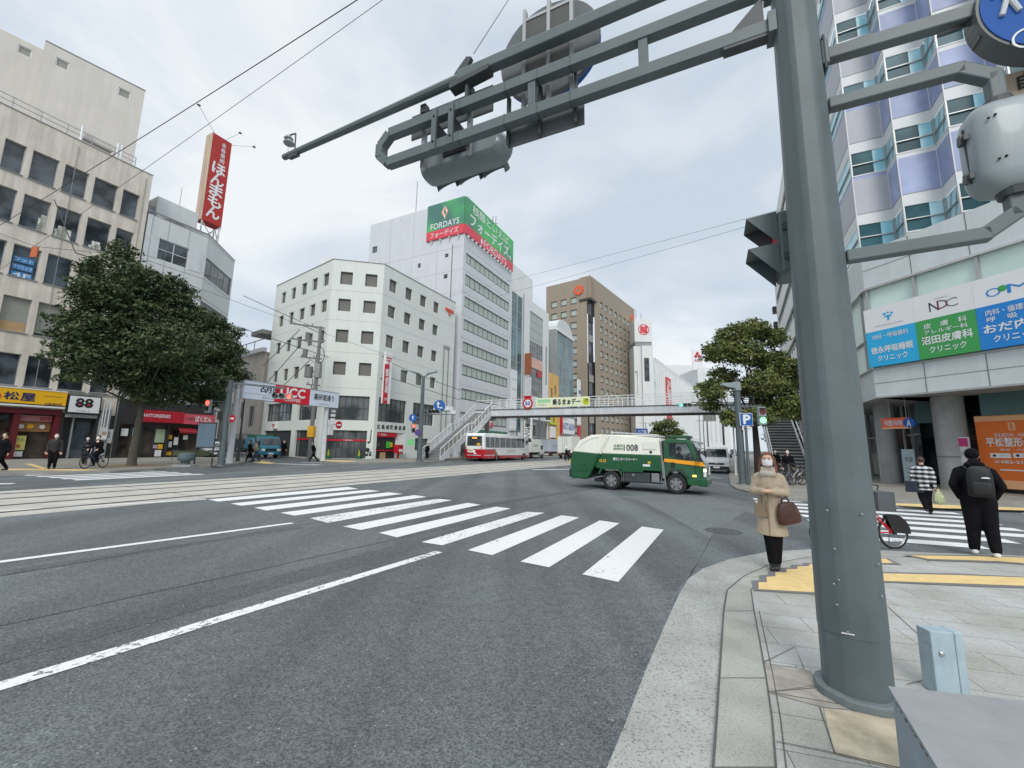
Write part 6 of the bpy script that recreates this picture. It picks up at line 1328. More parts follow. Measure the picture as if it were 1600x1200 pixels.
def tree(name,label,base,trunk,lobes,n,size,lm,bm,seed,group=None,tr=.3,z=.12,fork=2.4,flat=.75,shell=.55):
    t=thing(name,label,'tree',(base[0],base[1],z),group=group); mb=MB()
    limb(mb,[(0,0,-.05),(0,0,.25),(trunk[0]*.4,trunk[1]*.4,fork*.5),(trunk[0],trunk[1],fork)],tr*1.25,tr*.72,bm,14)
    rr=random.Random(seed); top=Vector((trunk[0],trunk[1],fork))
    for i,b in enumerate(lobes):
        P=bend(top,(b[0],b[1],b[2]-b[3]*.1),4,seed+i,.07); limb(mb,P,tr*.38,tr*.08,bm,7)
        for k in range(5):
            a=Vector(P[rr.choice([2,3])]); d=Vector((rr.uniform(-1,1),rr.uniform(-1,1),rr.uniform(-.3,1)))*b[3]*.95; limb(mb,bend(a,a+d,3,seed*7+i*5+k,.1),tr*.12,tr*.03,bm,5)
    mb.build('trunk',t,smooth=True)
    crown('crown',t,lobes,n,size,lm,seed,shell,flat); return t
# big dark tree in front of the beige block
TB=at(205,728,.12); D_=TB
lob=[blob_px(u,v,r_,D_,o) for u,v,r_,o in [(190,430,44,0),(160,460,40,-1),(225,455,42,1),(135,520,44,-1),(185,500,60,0),(250,500,50,1.5),(300,500,34,2),(125,562,32,-2),(180,565,54,-1),(245,570,58,1.5),(320,540,48,2),(345,575,34,2.5),(300,600,50,1),(240,608,44,0),(98,545,15,-2),(112,590,12,-2),(140,455,14,-1),(190,392,20,0),(262,440,16,1),(335,505,16,2),(368,548,14,3),(372,590,14,3),(290,470,14,1),(355,520,22,3),(275,455,22,2),(330,620,24,1),(205,535,55,3),(265,540,50,-2.5)]]
tree('street_tree','broad dark evergreen street tree before the grey corner building',TB,(.1,0),lob,72000,.115,L_DK,M_BARK,3,'trees lining the street',tr=.21,fork=3.4,shell=.5,flat=.7)
# looser olive tree behind the P sign pole
TR=at(1186,744,.07); D_=TR
lob=[blob_px(u,v,r_,D_,o) for u,v,r_,o in [(1145,525,24,0),(1175,515,24,1),(1205,530,22,2),(1125,550,26,-.5),(1165,555,28,0),(1205,565,24,1),(1112,612,22,-1),(1130,590,22,1.5),(1195,600,30,0),(1230,575,22,1),(1215,625,34,1),(1165,610,18,2),(1240,640,26,0),(1190,650,22,-1),(1110,635,15,0),(1140,655,15,-.5),(1235,600,20,2)]]
tree('street_tree','looser olive-green street tree behind the blue P sign pole',TR,(-.05,0),lob,30000,.115,L_OL,M_BARKD,9,'trees lining the street',tr=.22,fork=3.0,flat=.7,shell=.4)
# small rounded tree over the lorry cab
q=depthpt(1040,700,75); D_=(q[0],q[1])
lob=[blob_px(u,v,r_,D_,0) for u,v,r_ in [(1030,665,10),(1045,662,11),(1056,674,9),(1028,678,9),(1042,680,9)]]
tree('street_tree','small rounded street tree showing above the green lorry cab',D_,(0,0),lob,3000,.22,L_OL,M_BARKD,21,'trees lining the street',tr=.18,fork=2.0,z=.0)
q=depthpt(1222,700,44); D_=(q[0],q[1]); lob=[blob_px(u,v,r_,D_,0) for u,v,r_ in [(1212,665,16),(1230,655,14),(1225,675,16),(1208,682,12)]]
tree('street_tree','dark-leaved street tree seen low between the mast and the olive tree',D_,(0,0),lob,4000,.16,L_DK,M_BARKD,22,'trees lining the street',tr=.16,fork=2.0,z=.07)
# tree pit
mb=MB(); mb.cyl((0,0,0),(0,0,.012),1.5,1.5,mat('dry_soil',C(150,130,96,.8),.95,var=.2,scale=6),24); struct(mb.build('tree_pit',loc=(TB[0],TB[1],.125)))
# ================================================================ street furniture
def pole(name,label,cat,p,h,r0,r1,z=.12,m=None,group=None):
    t=thing(name,label,cat,(p[0],p[1],z),group=group); mb=MB(); mb.cyl((0,0,0),(0,0,h),r0,r1,m or M_STEEL,16); mb.cyl((0,0,0),(0,0,.06),r0*1.6,r0*1.5,m or M_STEEL,12); mb.build('pole',t,smooth=True); return t
def local_dir(az): return Matrix.Rotation(rz(az),4,'Z')
def disc(mb,x,z,r,y,face,rim=None,n=24):
    if rim: mb.cyl((x,y+.03,z),(x,y,z),r,r,rim,n); mb.cyl((x,y-.002,z),(x,y-.012,z),r*.86,r*.86,face,n)
    else: mb.cyl((x,y+.03,z),(x,y,z),r,r,face,n)
RL=lampmat('red_light',(1,.08,.05),3.5); GL=lampmat('green_light',(.15,.9,.55),2.2); GLY=lampmat('green_man_light',(.25,.85,.35),1.6); OFF=mat('dark_lens',(.02,.012,.01),.2,var=0,coat=.5); OFFG=mat('dark_green_lens',(.01,.03,.022),.2,var=0,coat=.5)
def trafficlight(parent,M,on,w=1.2,back=False):
    """three lamps in a row facing -y in the frame M"""
    mb=MB(); mb.T=M; n=20; l=w/2-.18
    P=[]
    for i in range(n): a=2*math.pi*i/n; P.append((math.cos(a)*.18+math.copysign(l,math.cos(a)),math.sin(a)*.18))
    mb.side(P,-.06,.08,M_HOUS); mb.build('housing',parent)
    for i,c in enumerate((GL,OFF,RL)):
        x=(-1+i)*(w/3.15); mb=MB(); mb.T=M; mb.cyl((x,-.06,0),(x,-.075,0),.14,.14,c if i==on else (OFFG if i==0 else OFF),20); mb.build('lens',parent)
        mb=MB(); mb.T=M; V=[];m=12
        for y,k in ((-.06,1),(-.32,1)):
            for j in range(m+1): a=math.pi*(-.12+1.24*j/m); V.append((x+.155*math.cos(a),y if y>-.1 else y+.12*(1-math.sin(a)),.155*math.sin(a)))
        mb.add(V,[(j,j+1,m+2+j,m+1+j) for j in range(m)],M_STEELD); mb.build('hood',parent)
# far mast carrying the red signal, left of the arch
p=at(345,728,.12); t=pole('signal_mast','grey-green tapered mast left of the arch with an arm and red signal','signal mast',p,Face(p,76).hit(365,596)[1]-.05,.20,.15)
f=Face(p,76); x1,z1=f.hit(455,608); x0,z0=f.hit(372,597)
mb=MB(); mb.T=local_dir(76)
za=f.hit(365,600)[1]; xb,zb=f.hit(446,612)
mb.beam((0,0,za-.05),(xb,0,zb+.1),.11,.12,M_STEEL); mb.build('arm',t)
trafficlight(t,local_dir(76)@Matrix.Translation((xb-.1,-.2,zb-.45)),2,1.25)
# pedestrian signal red on the left of the mast
f=Face(p,105); x,z=f.hit(329,638)
def pedsig(parent,M,on):
    mb=MB(); mb.T=M; mb.box(-.19,.19,-.05,.14,-.42,.42,M_HOUS); mb.build('housing',parent,bevel=.03)
    for k,(zz_,c) in enumerate(((.2,RL if on==0 else mat('dim_red',(.16,.03,.025),.3,var=0)),(-.2,GLY if on==1 else OFFG))):
        mb=MB(); mb.T=M; mb.cyl((0,-.05,zz_),(0,-.065,zz_),.15,.15,c,20); 
        mb.box(-.17,.17,-.22,-.05,zz_+.155,zz_+.17,M_STEELD); mb.build('lens',parent)
t2_=thing('pedestrian_signal','red-lit pedestrian signal on the left signal mast','traffic signal',(p[0],p[1],.12)); pedsig(t2_,local_dir(105)@Matrix.Translation((x,-.2,z)),0)
mb=MB(); mb.T=local_dir(105); mb.beam((x,.0,z+.3),(0,0,z+.3),.06,.06,M_STEEL); mb.beam((x,.0,z-.3),(0,0,z-.3),.06,.06,M_STEEL); mb.build('bracket',t2_)
mb=MB(); mb.T=local_dir(105); x,z=f.hit(343,638); mb.cyl((-.45,.1,z),(-.45,.16,z),.36,.36,mat('sign_back',C(140,144,144,1)),20); mb.build('sign_back',t2_)
t3=thing('no_entry_sign','round red no-entry sign on the left signal mast','sign',(p[0],p[1],.12)); mb=MB(); x,z=f.hit(359,657); mb.T=local_dir(95); disc(mb,.42,z,.24,-.1,M_RED); mb.box(.26,.58,-.115,-.105,z-.045,z+.045,M_SIGNW); mb.box(.3,.36,-.18,.0,z-.3,z+.3,M_GRY); mb.build('disc',t3)
mb=MB(); mb.T=local_dir(95); mb.beam((0,0,z),(.35,-.15,z),.04,.04,M_GRY); mb.build('bracket',t3)
# welcome arch over the side street
pa=at(358,724,.12); pb_=at(512,720,.12)
zA=.12; AZA=math.degrees(math.atan2(pb_[0]-pa[0],pb_[1]-pa[1])); AR=Face(pa,AZA); LA=math.hypot(pb_[0]-pa[0],pb_[1]-pa[1])
t=thing('street_arch','white and red lettered arch spanning the side street','arch',(pa[0],pa[1],.12),rz(AZA))
zt=AR.hit(440,603)[1]; zb=AR.hit(440,629)[1]; zt-=.12; zb-=.12
x0=.25; x1=AR.hit(526,620)[0]
mb=MB(); r_=AR.sub(0,-.3); xr0=AR.hit(426,612)[0]; xr1=AR.hit(480,622)[0]
mb.box(x0,xr0,-.3,.3,zb,zt,mat('arch_white',C(206,216,230,1.05),.4,var=.03)); mb.box(xr1,x1,-.3,.3,zb,zt,MATS['arch_white']); mb.box(xr0,xr1,-.31,.31,zb-.0,zt,mat('arch_red',C(206,30,50,1.05),.4,var=.03))
mb.box(x0,xr0,-.305,-.3,zb+.38,zb+.4,M_GRY); mb.box(x0,x1,-.32,.32,zt,zt+.05,M_ALU)
h=zt-zb
mb.text('胡町',x0+1.15,x0+3.0,zb+.55,zt-.15,-.306,M_INK,.01); mb.text('Ebisucho',x0+1.4,x0+2.7,zb+.12,zb+.28,-.306,M_GRY)
mb.text('UCC',xr0+.45,xr1-.45,zb+.48,zt-.12,-.316,M_SIGNW,.05); mb.text('COFFEE',xr0+.8,xr1-.8,zb+.12,zb+.36,-.316,M_SIGNW,.02)
mb.text('薬研堀通り',xr1+.4,x1-.5,zb+.5,zt-.28,-.306,M_INK,.02); mb.text('Yagenbori-dori',xr1+.9,x1-.9,zb+.12,zb+.27,-.306,M_GRY)
mb.build('sign_beam',t)
for x in (0.0,x1-.9):
    mb=MB(); mb.cyl((x,0,0),(x,0,zb+.6),.20,.17,M_GW,16); mb.build('leg',t,smooth=True)
mb=MB(); mb.box(x1-.75,x1-.35,-.35,-.1,2.2,3.1,M_GW); mb.build('meter_box',t); mb=MB()
for k in range(4): mb.box(x1-.4,x1-.05,-.1,.1,zb-.15-k*.38,zb-.38-k*.38,M_SIGNW)
mb.build('small_plate',t)
f=AR; t=thing('no_entry_sign','round red no-entry sign on the right leg of the arch','sign',(pa[0],pa[1],.12),rz(AZA)); x,z=f.hit(526,664); mb=MB(); disc(mb,x,z-.12,.33,-.3,M_RED); mb.box(x-.22,x+.22,-.315,-.305,z-.18,z-.06,M_SIGNW); mb.beam((x,-.27,z-.12),(x1-.9,0,z-.12),.05,.05,M_GRY); mb.build('disc',t)
# concrete utility poles with transformers
def utility(name,label,p,h,r_,m,cross,seed,z=.12):
    t=thing(name,label,'utility pole',(p[0],p[1],z)); mb=MB(); mb.cyl((0,0,0),(0,0,h),r_,r_*.7,m,14); mb.build('pole',t,smooth=True)
    mb=MB(); rr=random.Random(seed); mb.T=local_dir(60)
    for z_,l in cross:
        mb.box(-l,.35,-.06,.06,z_-.06,z_+.06,M_GRY)
        for k in range(4): x=-l+.15+k*l*.33; mb.cyl((x,0,z_+.06),(x,0,z_+.28),.06,.04,M_SIGNW if k%2 else M_GRY,8)
        mb.beam((-l*.6,0,z_),(0,0,z_-.6),.05,.05,M_GRY)
    mb.build('cross_arm',t)
    return t
p=at(483,718,.12); f=Face(p,90); zt=f.hit(489,512)[1]
t=utility('utility_pole','grey utility pole crowded with cross-arms before the post office',p,zt,.2,M_GRY,((zt-.1,2.6),(zt-1.5,2.4),(zt-3.1,1.5),(zt-5.6,.8),(zt-7.6,.9)),4)
mb=MB(); mb.cyl((-.7,-.1,zt-4.9),(-.7,-.1,zt-3.9),.34,.34,M_GRY,16); mb.box(-.15,.35,-.25,.25,zt-4.9,zt-3.6,W_GREY); mb.cyl((-1.2,.1,zt-1.3),(-1.2,.1,zt-.6),.22,.22,M_GRY,12); mb.cyl((-1.3,.1,zt-2.9),(-1.3,.1,zt-2.2),.22,.22,M_GRY,12); mb.build('transformer',t)
mb=MB(); mb.box(-.27,.27,-.27,.27,2.0,3.0,M_YEL); mb.build('guard_band',t)
for k in range(4):
    rr=random.Random(k); mb=MB(); P=bend((0,0,zt-1-k*1.6),(.5-k*.5,-.2,zt-3.5-k*1.4),5,k,.18); mb.tube([tuple(v) for v in P],.03,M_BLACK,5); mb.build('loop_cable',t)
wire('pole_wire',[(p[0]-2.4,p[1]+.8,zt),pt(380,600,60)],.035,'upper wire falling left from the post office utility pole'); wire('pole_wire',[(p[0]-2.2,p[1]+.8,zt-1.5),pt(378,640,60)],.035,'middle wire falling left from the post office utility pole'); wire('pole_wire',[(p[0]-1,p[1]+.4,zt-3.1),pt(380,660,60)],.035,'lowest wire falling left from the post office utility pole')
p=at(395,713,.12); p=along(p,SS,10); f=Face(p,90); zt=f.hit(403,520)[1]
t=utility('utility_pole','darker utility pole with transformer up the side street',p,zt-1,.2,W_GREY,((zt-1.2,1.8),(zt-3,1.6),(zt-5,1.6),(zt-7,1.2)),8)
mb=MB(); mb.cyl((.6,0,zt-5.0),(.6,0,zt-3.4),.4,.4,M_STEELD,14); mb.cyl((-.6,0,zt-6),(-.6,0,zt-5),.3,.3,M_GRY,14); mb.box(-.3,.3,-.3,-.1,4,5,M_GRY); mb.build('transformer',t)
for k in range(5):
    mb=MB(); P=bend((-.8+.3*k,0,zt-1.5-k*1.3),(.9-k*.3,-.2,zt-3.0-k*1.5),5,k+40,.2); mb.tube([tuple(v) for v in P],.035,M_BLACK,5); mb.build('loop_cable',t)
# dark ornamental street lamps in the side street
for (u,v,h,lab) in ((371,721,5.2,'slim black street lamp just right of the left signal mast'),(363,715,6,'slimmer black street lamp further up the side street')):
    p=at(u,v,.12); t=pole('street_lamp',lab,'street lamp',p,h,.09,.05,m=M_STEELD,group='black lamps of the side street'); mb=MB(); mb.cyl((0,0,0),(0,0,.9),.15,.1,M_STEELD,12); mb.tube([(0,0,h),(.3,0,h+.25),(.9,0,h+.2)],.03,M_STEELD,6); mb.build('bracket',t); mb=MB(); mb.lathe([(.3,0),(.24,.12),(.06,.25)],M_STEELD,12,(.9,0,h-.05)); mb.build('lamp_shade',t)
# twin-headed lamp with signal, signs
p=at(655,721,.12); t=pole('street_lamp','grey twin-headed lamp column by the foot of the footbridge stair','street lamp',p,Face(p,90).hit(665,588)[1]-.12,.24,.15); f=Face(p,90); zt=f.hit(665,585)[1]-.12
for sx_ in (-1,1):
    mb=MB(); mb.T=Matrix.Translation((0,0,0)); mb.beam((0,0,zt-.3),(sx_*.5,0,zt+.05),.09,.09,M_STEEL); mb.add([(sx_*.35,-.14,zt-.0),(sx_*1.3,-.11,zt+.22),(sx_*1.3,.11,zt+.22),(sx_*.35,.14,zt+.0),(sx_*.35,-.1,zt+.12),(sx_*1.25,-.06,zt+.34),(sx_*1.25,.06,zt+.34),(sx_*.35,.1,zt+.12)],[(0,1,2,3),(4,7,6,5),(0,4,5,1),(2,6,7,3),(1,5,6,2),(0,3,7,4)],M_STEEL); mb.build('lamp_head',t)
x,z=f.hit(713,642); 
mb=MB(); mb.beam((0,0,z-.12),(x,0,z-.15),.09,.1,M_STEEL); mb.beam((0,0,z-.52),(x,0,z-.45),.06,.07,M_STEEL); mb.build('arm',t)
trafficlight(t,Matrix.Rotation(R(-25),4,'Z')@Matrix.Translation((x-1.6,1.1 if False else -.2,z-.3)),-1,1.2)
mb=MB(); mb.box(x-1.6,x-.3,-.05,.1,z-.1,z+.28,M_GW); mb.box(x-.5,x+.0,-.3,.0,z-.45,z-.1,M_GW); mb.build('lamp_case',t)
def arrow(mb,x,z,s,y,dx,dz,m):
    mb.beam((x-dx*s*.6,y,z-dz*s*.6),(x+dx*s*.3,y,z+dz*s*.3),.012,s*.26,m,up=(-dz,0,dx) if False else (dz,0,-dx)); c=(x+dx*s*.8,z+dz*s*.8); px,pz=-dz,dx
    mb.add([(c[0],y,c[1]),(x+dx*s*.2+px*s*.38,y,z+dz*s*.2+pz*s*.38),(x+dx*s*.2-px*s*.38,y,z+dz*s*.2-pz*s*.38),(c[0],y-.01,c[1]),(x+dx*s*.2+px*s*.38,y-.01,z+dz*s*.2+pz*s*.38),(x+dx*s*.2-px*s*.38,y-.01,z+dz*s*.2-pz*s*.38)],[(0,1,2),(3,5,4)],m)
t=thing('direction_sign','blue round straight-and-right arrow sign on the lamp column arm','sign',(p[0],p[1],.12)); x,z=f.hit(687,634); z-=.12; mb=MB(); disc(mb,x,z,.52,-.15,M_BLUE,n=28); arrow(mb,x-.12,z+.05,.42,-.17,0,1,M_SIGNW); arrow(mb,x+.08,z-.2,.3,-.17,1,0,M_SIGNW); mb.build('disc',t)
mb=MB(); mb.box(x-.04,x+.04,-.12,0,z-.5,z+.3,M_GRY); mb.build('bracket',t)
t=thing('direction_sign','smaller blue round arrow sign left of the lamp column','sign',(p[0],p[1],.12)); x,z=f.hit(645.5,653); z-=.12; mb=MB(); disc(mb,x,z,.36,-.1,M_BLUE); arrow(mb,x,z,.28,-.12,.0,1,M_SIGNW); mb.beam((x,0,z+.05),(0,0,z+.05),.05,.05,M_GRY); mb.build('disc',t)
t=thing('no_stopping_sign','small blue and red round sign low on the lamp column','sign',(p[0],p[1],.12)); x,z=f.hit(654,676); z-=.12; mb=MB(); disc(mb,x,z,.30,-.3,M_BLUED,rim=M_RED); mb.beam((x-.17,-.32,z+.17),(x+.17,-.32,z-.17),.01,.05,M_RED); mb.beam((x,-.27,z),(.0,0,z),.04,.04,M_GRY); mb.build('disc',t)
t=thing('pedestrian_signal','pedestrian signal pair and green plate left of the lamp column','traffic signal',(p[0],p[1],.12)); x,z=f.hit(646,669); z-=.12; pedsig(t,Matrix.Translation((x,-.05,z))@Matrix.Rotation(R(50),4,'Z'),0); mb=MB(); mb.beam((x,0,z+.2),(0,0,z+.2),.05,.05,M_GRY); a=f.hit(641,685); mb.box(a[0]-.2,a[0]+.4,-.1,-.06,a[1]-.75,a[1]-.2,mat('green_plate',C(120,200,130,1),.5,var=.1)); mb.build('bracket',t)
# tall lamp/pole further right behind the bus
for (u,v,zt_px,lab) in ((842,712,655,'thin grey pole standing behind the bus'),(807,712,640,'thin dark pole beside the sign column')):
    p=depthpt(u,v,66); 
    t=pole('signal_pole',lab,'pole',(p[0],p[1]),6.5,.14,.1,z=.1); mb=MB(); mb.beam((0,0,5.8),(1.6,-.6,6.0),.08,.08,M_GRY); mb.box(1.0,1.7,-.8,-.4,5.7,6.1,M_STEELD); mb.build('arm',t)
# P pole and green-man signal
p=at(1161,757,.07); f=Face(p,90); zt=f.hit(1150,606)[1]-.07; t=pole('camera_mast','grey-green mast with camera-like head carrying the blue P sign','mast',p,zt,.17,.13,z=.07)
mb=MB(); mb.cyl((0,0,zt-.15),(0,0,zt+.28),.19,.17,M_HOUS,16); mb.cyl((0,0,zt+.28),(0,0,zt+.5),.1,.09,M_STEELD,12); mb.side([(-.1,zt+.25),(-.75,zt+.2),(-.78,zt+.1),(-.5,zt+.0),(-.1,zt-.05)],-.17,.12,M_HOUS); mb.box(-.6,-.25,-.15,.1,zt-.04,zt+.08,M_BLACK); mb.build('camera_head',t,bevel=.02)
x,z=f.hit(1190,636); z-=.07; mb=MB(); mb.beam((0,0,z),(x,0,z+.05),.07,.07,M_STEEL); mb.build('arm',t)
t2_=thing('parking_sign','blue square parking sign with white P and small plate below','sign',(p[0],p[1],.07)); a=f.rect(1151,646,1172,666); w_=a[1]-a[0]; mb=MB(); mb.box(a[0],a[1],-.26,-.22,a[2]-.07,a[3]-.07,M_SIGNW); mb.box(a[0]+.02,a[1]-.02,-.27,-.25,a[2]-.05,a[3]-.09,M_BLUE); mb.text('P',a[0]+w_*.27,a[1]-w_*.22,a[2]+.03,a[3]-.16,-.275,M_SIGNW,.05); b=f.rect(1155,667,1170,671.5); mb.box(b[0],b[1],-.26,-.22,b[2]-.1,b[3]-.08,M_SIGNW); mb.text('60分',b[0]+.05,b[1]-.05,b[2]-.06,b[3]-.12,-.265,M_GRY)
mb.box(a[0]+.1,a[1]-.1,-.22,0,(a[2]+a[3])/2-.1,(a[2]+a[3])/2,M_GRY); mb.build('panel',t2_)
t2_=thing('pedestrian_signal','green-lit pedestrian signal hanging right of the P sign','traffic signal',(p[0],p[1],.07)); x,z=f.hit(1190,650); pedsig(t2_,Matrix.Translation((x,-.05,z-.07)),1)
for (u,v,z_px,r_,lab,m) in ((1171,758,590,.07,'thin pale pole right of the P sign mast',M_STEEL),(1150,742,640,.06,'thin white pole left of the P sign mast',M_GW)):
    q=at(u,v,.07); h=Face(q,90).hit(u-6,668)[1]; t=pole('thin_pole',lab,'pole',q,h,r_,r_*.8,z=.07,m=m)
# signal on the bridge with green light lit and its arm from the right
f=FD_.sub(0,-1.2); x,z=f.hit(1071,633); t=thing('bridge_signal','green-lit three-lamp signal before the footbridge girder','traffic signal',(F0[0],F0[1],0)); M_=lb(FD_)@Matrix.Translation((x,-1.2,z)); trafficlight(t,M_,0,1.15)
mb=MB(); mb.T=lb(FD_); x2,_=f.hit(1150,636); mb.beam((x+.3,-1.1,z-.02),(x2,-1.1,z-.15),.1,.12,M_STEEL); mb.beam((x+.5,-1.1,z+.25),(x2,-1.1,z+.15),.07,.08,M_STEEL); mb.build('arm',t)
mb=MB(); mb.T=lb(FD_); mb.cyl((x2,-1.1,.05),(x2,-1.1,7.2),.16,.12,M_STEEL,14); mb.build('pole',t)
# far small things up the street
q=depthpt(1108,720,95); f=Face((q[0],q[1]),90); t=pole('far_signal_pole','distant signal gantry with dark plates right of the white store','signal mast',(q[0],q[1]),9.5,.16,.12,z=0); zz1=f.hit(1120,655)[1]
mb=MB(); mb.beam((5.5,0,zz1+.4),(0,0,zz1+.2),.12,.12,M_GRY); mb.beam((5.5,0,zz1+1.2),(0,0,zz1+1.0),.12,.12,M_GRY); mb.box(-.9,2.0,-.2,.0,zz1-.5,zz1+2.8,M_BLIND); 
for k in range(4): mb.box(-.7+k*.7,-.4+k*.7,-.25,-.2,zz1-.2,zz1+2.4,M_GRY)
mb.build('arm',t)
for (u,d,lab) in ((1101,80,'slim street lamp with double arm right of the small tree'),(1010,90,'slim street lamp behind the white tank of the lorry')):
    q=depthpt(u,705,d); t=pole('street_lamp',lab,'street lamp',(q[0],q[1]),7.2,.1,.07,z=0,m=M_GRY); mb=MB(); mb.beam((-1.4,0,7.1),(1.4,0,7.1),.08,.07,M_GRY); mb.build('arm',t)
q=depthpt(1003,672,80); t=thing('guide_sign','blue road guide sign just above the white tank body','sign',(q[0],q[1],0)); f=Face((q[0],q[1]),90); a=f.rect(994,669.5,1012,676); mb=MB(); mb.box(a[0],a[1],-.05,.05,a[2]-.5,a[3],M_BLUE); mb.text('八丁堀',a[0]+.3,a[1]-.3,a[2]-.2,a[3]-.25,-.06,M_SIGNW,.03); mb.build('panel',t); mb=MB(); mb.cyl((a[0]-.2,0,0),(a[0]-.2,0,a[3]+.3),.12,.1,M_GRY,10); mb.box(a[0]-.2,a[1],.05,.15,a[3]-.3,a[3]-.15,M_GRY); mb.build('pole',t)
# notice board with blue-grey sheet, drinking fountain/stone planter by the left kerb
p=at(303,728,.12); q=at(323,728.5,.12); f=Face(p,math.degrees(math.atan2(q[0]-p[0],q[1]-p[1]))); t=thing('map_board','blue-grey information board on two thin legs at the left kerb','notice board',(p[0],p[1],.12),rz(f.az)); wb_=math.hypot(q[0]-p[0],q[1]-p[1])+.3; mb=MB(); mb.box(0,wb_,-.04,.04,1.15,2.55,mat('board_blue_grey',C(98,118,134,1),.4,var=.08,scale=2)); mb.box(-.02,wb_+.02,-.05,.05,2.55,2.62,M_DKFR); mb.box(-.02,wb_+.02,-.05,.05,1.08,1.15,M_DKFR); mb.build('panel',t)
for x in (0,wb_): mb=MB(); mb.box(x-.03,x+.03,-.03,.03,0,2.6,M_DKFR); mb.build('leg',t)
p=at(289,729,.12); t=thing('stone_planter','squat grey-green drum planter on a base at the left kerb','planter',(p[0],p[1],.12)); mb=MB(); mb.box(-.55,.55,-.3,.3,0,.12,W_GREY); mb.lathe([(.2,.12),(.22,.3),(.38,.36),(.42,.5),(.40,.72),(.28,.8)],mat('green_grey',C(90,106,110,1),.6,var=.15,scale=5),20); mb.build('body',t)
t=thing('low_railing','low green mesh fence between shop corner and kerb','railing',(*at(268,718,.13),.12),rz(62)); mb=MB()
for z in (.3,.7): mb.box(0,2.4,-.02,.02,z,z+.04,M_STEELD)
for k in range(5): mb.box(k*.58,k*.57+.04,-.02,.02,0,.74,M_STEELD)
mb.quad((0,.0,.34),(2.4,0,.34),(2.4,0,.68),(0,0,.68),mat('moss_panel',C(104,108,74,.8),.8,var=.4,scale=12)); mb.build('rail',t)
# post box, cones, stand signs at the post office
p=FR.p; t=thing('post_box','red post box in the post office entrance','post box',(*along(c2,27,3.3,-.45),.12),rz(27)); mb=MB(); mb.box(-.4,.4,-.3,.3,.55,1.45,M_RED); mb.box(-.3,.3,-.31,-.3,1.15,1.25,M_BLACK); mb.box(-.06,.06,-.1,.1,0,.55,M_RED); mb.box(-.22,.0,-.315,-.3,.7,1.0,M_SIGNW); mb.box(.08,.3,-.315,-.3,.7,1.0,M_SIGNW); mb.box(.45,.85,-.25,.25,.5,1.3,M_SIGNW); mb.build('body',t,bevel=.03)
M_CONE=mat('cone_yellow',C(180,190,40),.6,var=.1)
for s,lab in ((1.15,'green and yellow traffic cone left of the post office pillar'),(4.0,'green and yellow traffic cone right beside the post office pillar')):
    t=thing('traffic_cone',lab,'cone',(*along(c1,78.5,s,-.5),.12),group='cones before the post office window'); mb=MB(); mb.lathe([(.17,.05),(.04,.85)],M_CONE,14); mb.box(-.22,.22,-.22,.22,0,.05,mat('cone_green',C(30,120,70),.6)); mb.lathe([(.175,.06),(.12,.35)],MATS['cone_green'],14); mb.build('cone',t)
mb=MB(); 
t=thing('wall_lettering','dark decorative figure and clef lettering on the post office pillar','sign',(*along(c1,78.5,4.9,-.02),.12),rz(78.5)); mb.tube([(.0,-.02,1.7),(.05,-.02,2.9)],.04,M_INK,5); mb.ball((-.12,-.02,1.65),(.14,.03,.1),M_INK); mb.ball((-.2,-.02,.9),(.22,.03,.2),M_INK); mb.ball((-.25,-.02,.4),(.16,.03,.12),M_INK); mb.ball((.1,-.02,.4),(.14,.03,.12),M_INK); mb.text('広島',-.2,.2,.55,.75,-.03,M_INK,.03); mb.build('relief',t)
# ================================================================ vehicles
G_CAR=glass('glass_vehicle',(.02,.025,.028),(.07,.085,.09),rough=.05,scale=1.2)
M_HEAD=mat('headlamp_glass',(.75,.76,.76),.1,var=0,coat=.6); M_AMB=mat('amber_lens',(.9,.32,.03),.3,var=0,emit=.25); M_TAIL=mat('tail_lens',(.5,.02,.02),.25,var=0,coat=.5); M_LIT=lampmat('lit_amber',(1,.5,.12),2.0); M_LITW=lampmat('lit_headlamp',(1,.9,.7),.7)
def wheel(parent,x,y,r,w,side=-1,z=None,dual=False):
    z=r if z is None else z
    mb=MB(); n=28; prof=[(r*.62,-w/2),(r*.9,-w/2),(r*.985,-w*.38),(r,-w*.2),(r,w*.2),(r*.985,w*.38),(r*.9,w/2),(r*.62,w/2)]
    V=[];F=[]
    for rr_,yy in prof:
        for i in range(n): a=2*math.pi*i/n; V.append((x+rr_*math.cos(a),y+yy,z+rr_*math.sin(a)))
    for j in range(len(prof)-1): F+=[(j*n+i,(j+1)*n+i,(j+1)*n+(i+1)%n,j*n+(i+1)%n) for i in range(n)]
    mb.add(V,F,M_RUB); o=mb.build('wheel',parent,smooth=True)
    mb=MB(); yy=y+side*w*.32; d=-side
    mb.cyl((x,yy-side*.1,z),(x,yy,z),r*.63,r*.63,M_RIM,24); mb.cyl((x,yy,z),(x,yy+side*w*.16,z),r*.28,r*.2,M_RIM,16)
    for k in range(6): a=k*math.pi/3; mb.cyl((x+r*.45*math.cos(a),yy,z+r*.45*math.sin(a)),(x+r*.45*math.cos(a),yy+side*.006,z+r*.45*math.sin(a)),r*.09,r*.09,M_BLACK,10)
    for k in range(6): a=(k+.5)*math.pi/3; mb.ball((x+r*.2*math.cos(a),yy+side*w*.12,z+r*.2*math.sin(a)),r*.03,M_CHR,6,4)
    mb.build('rim',o); return o
def tum(z0,k): return lambda z: max(0,z-z0)*k
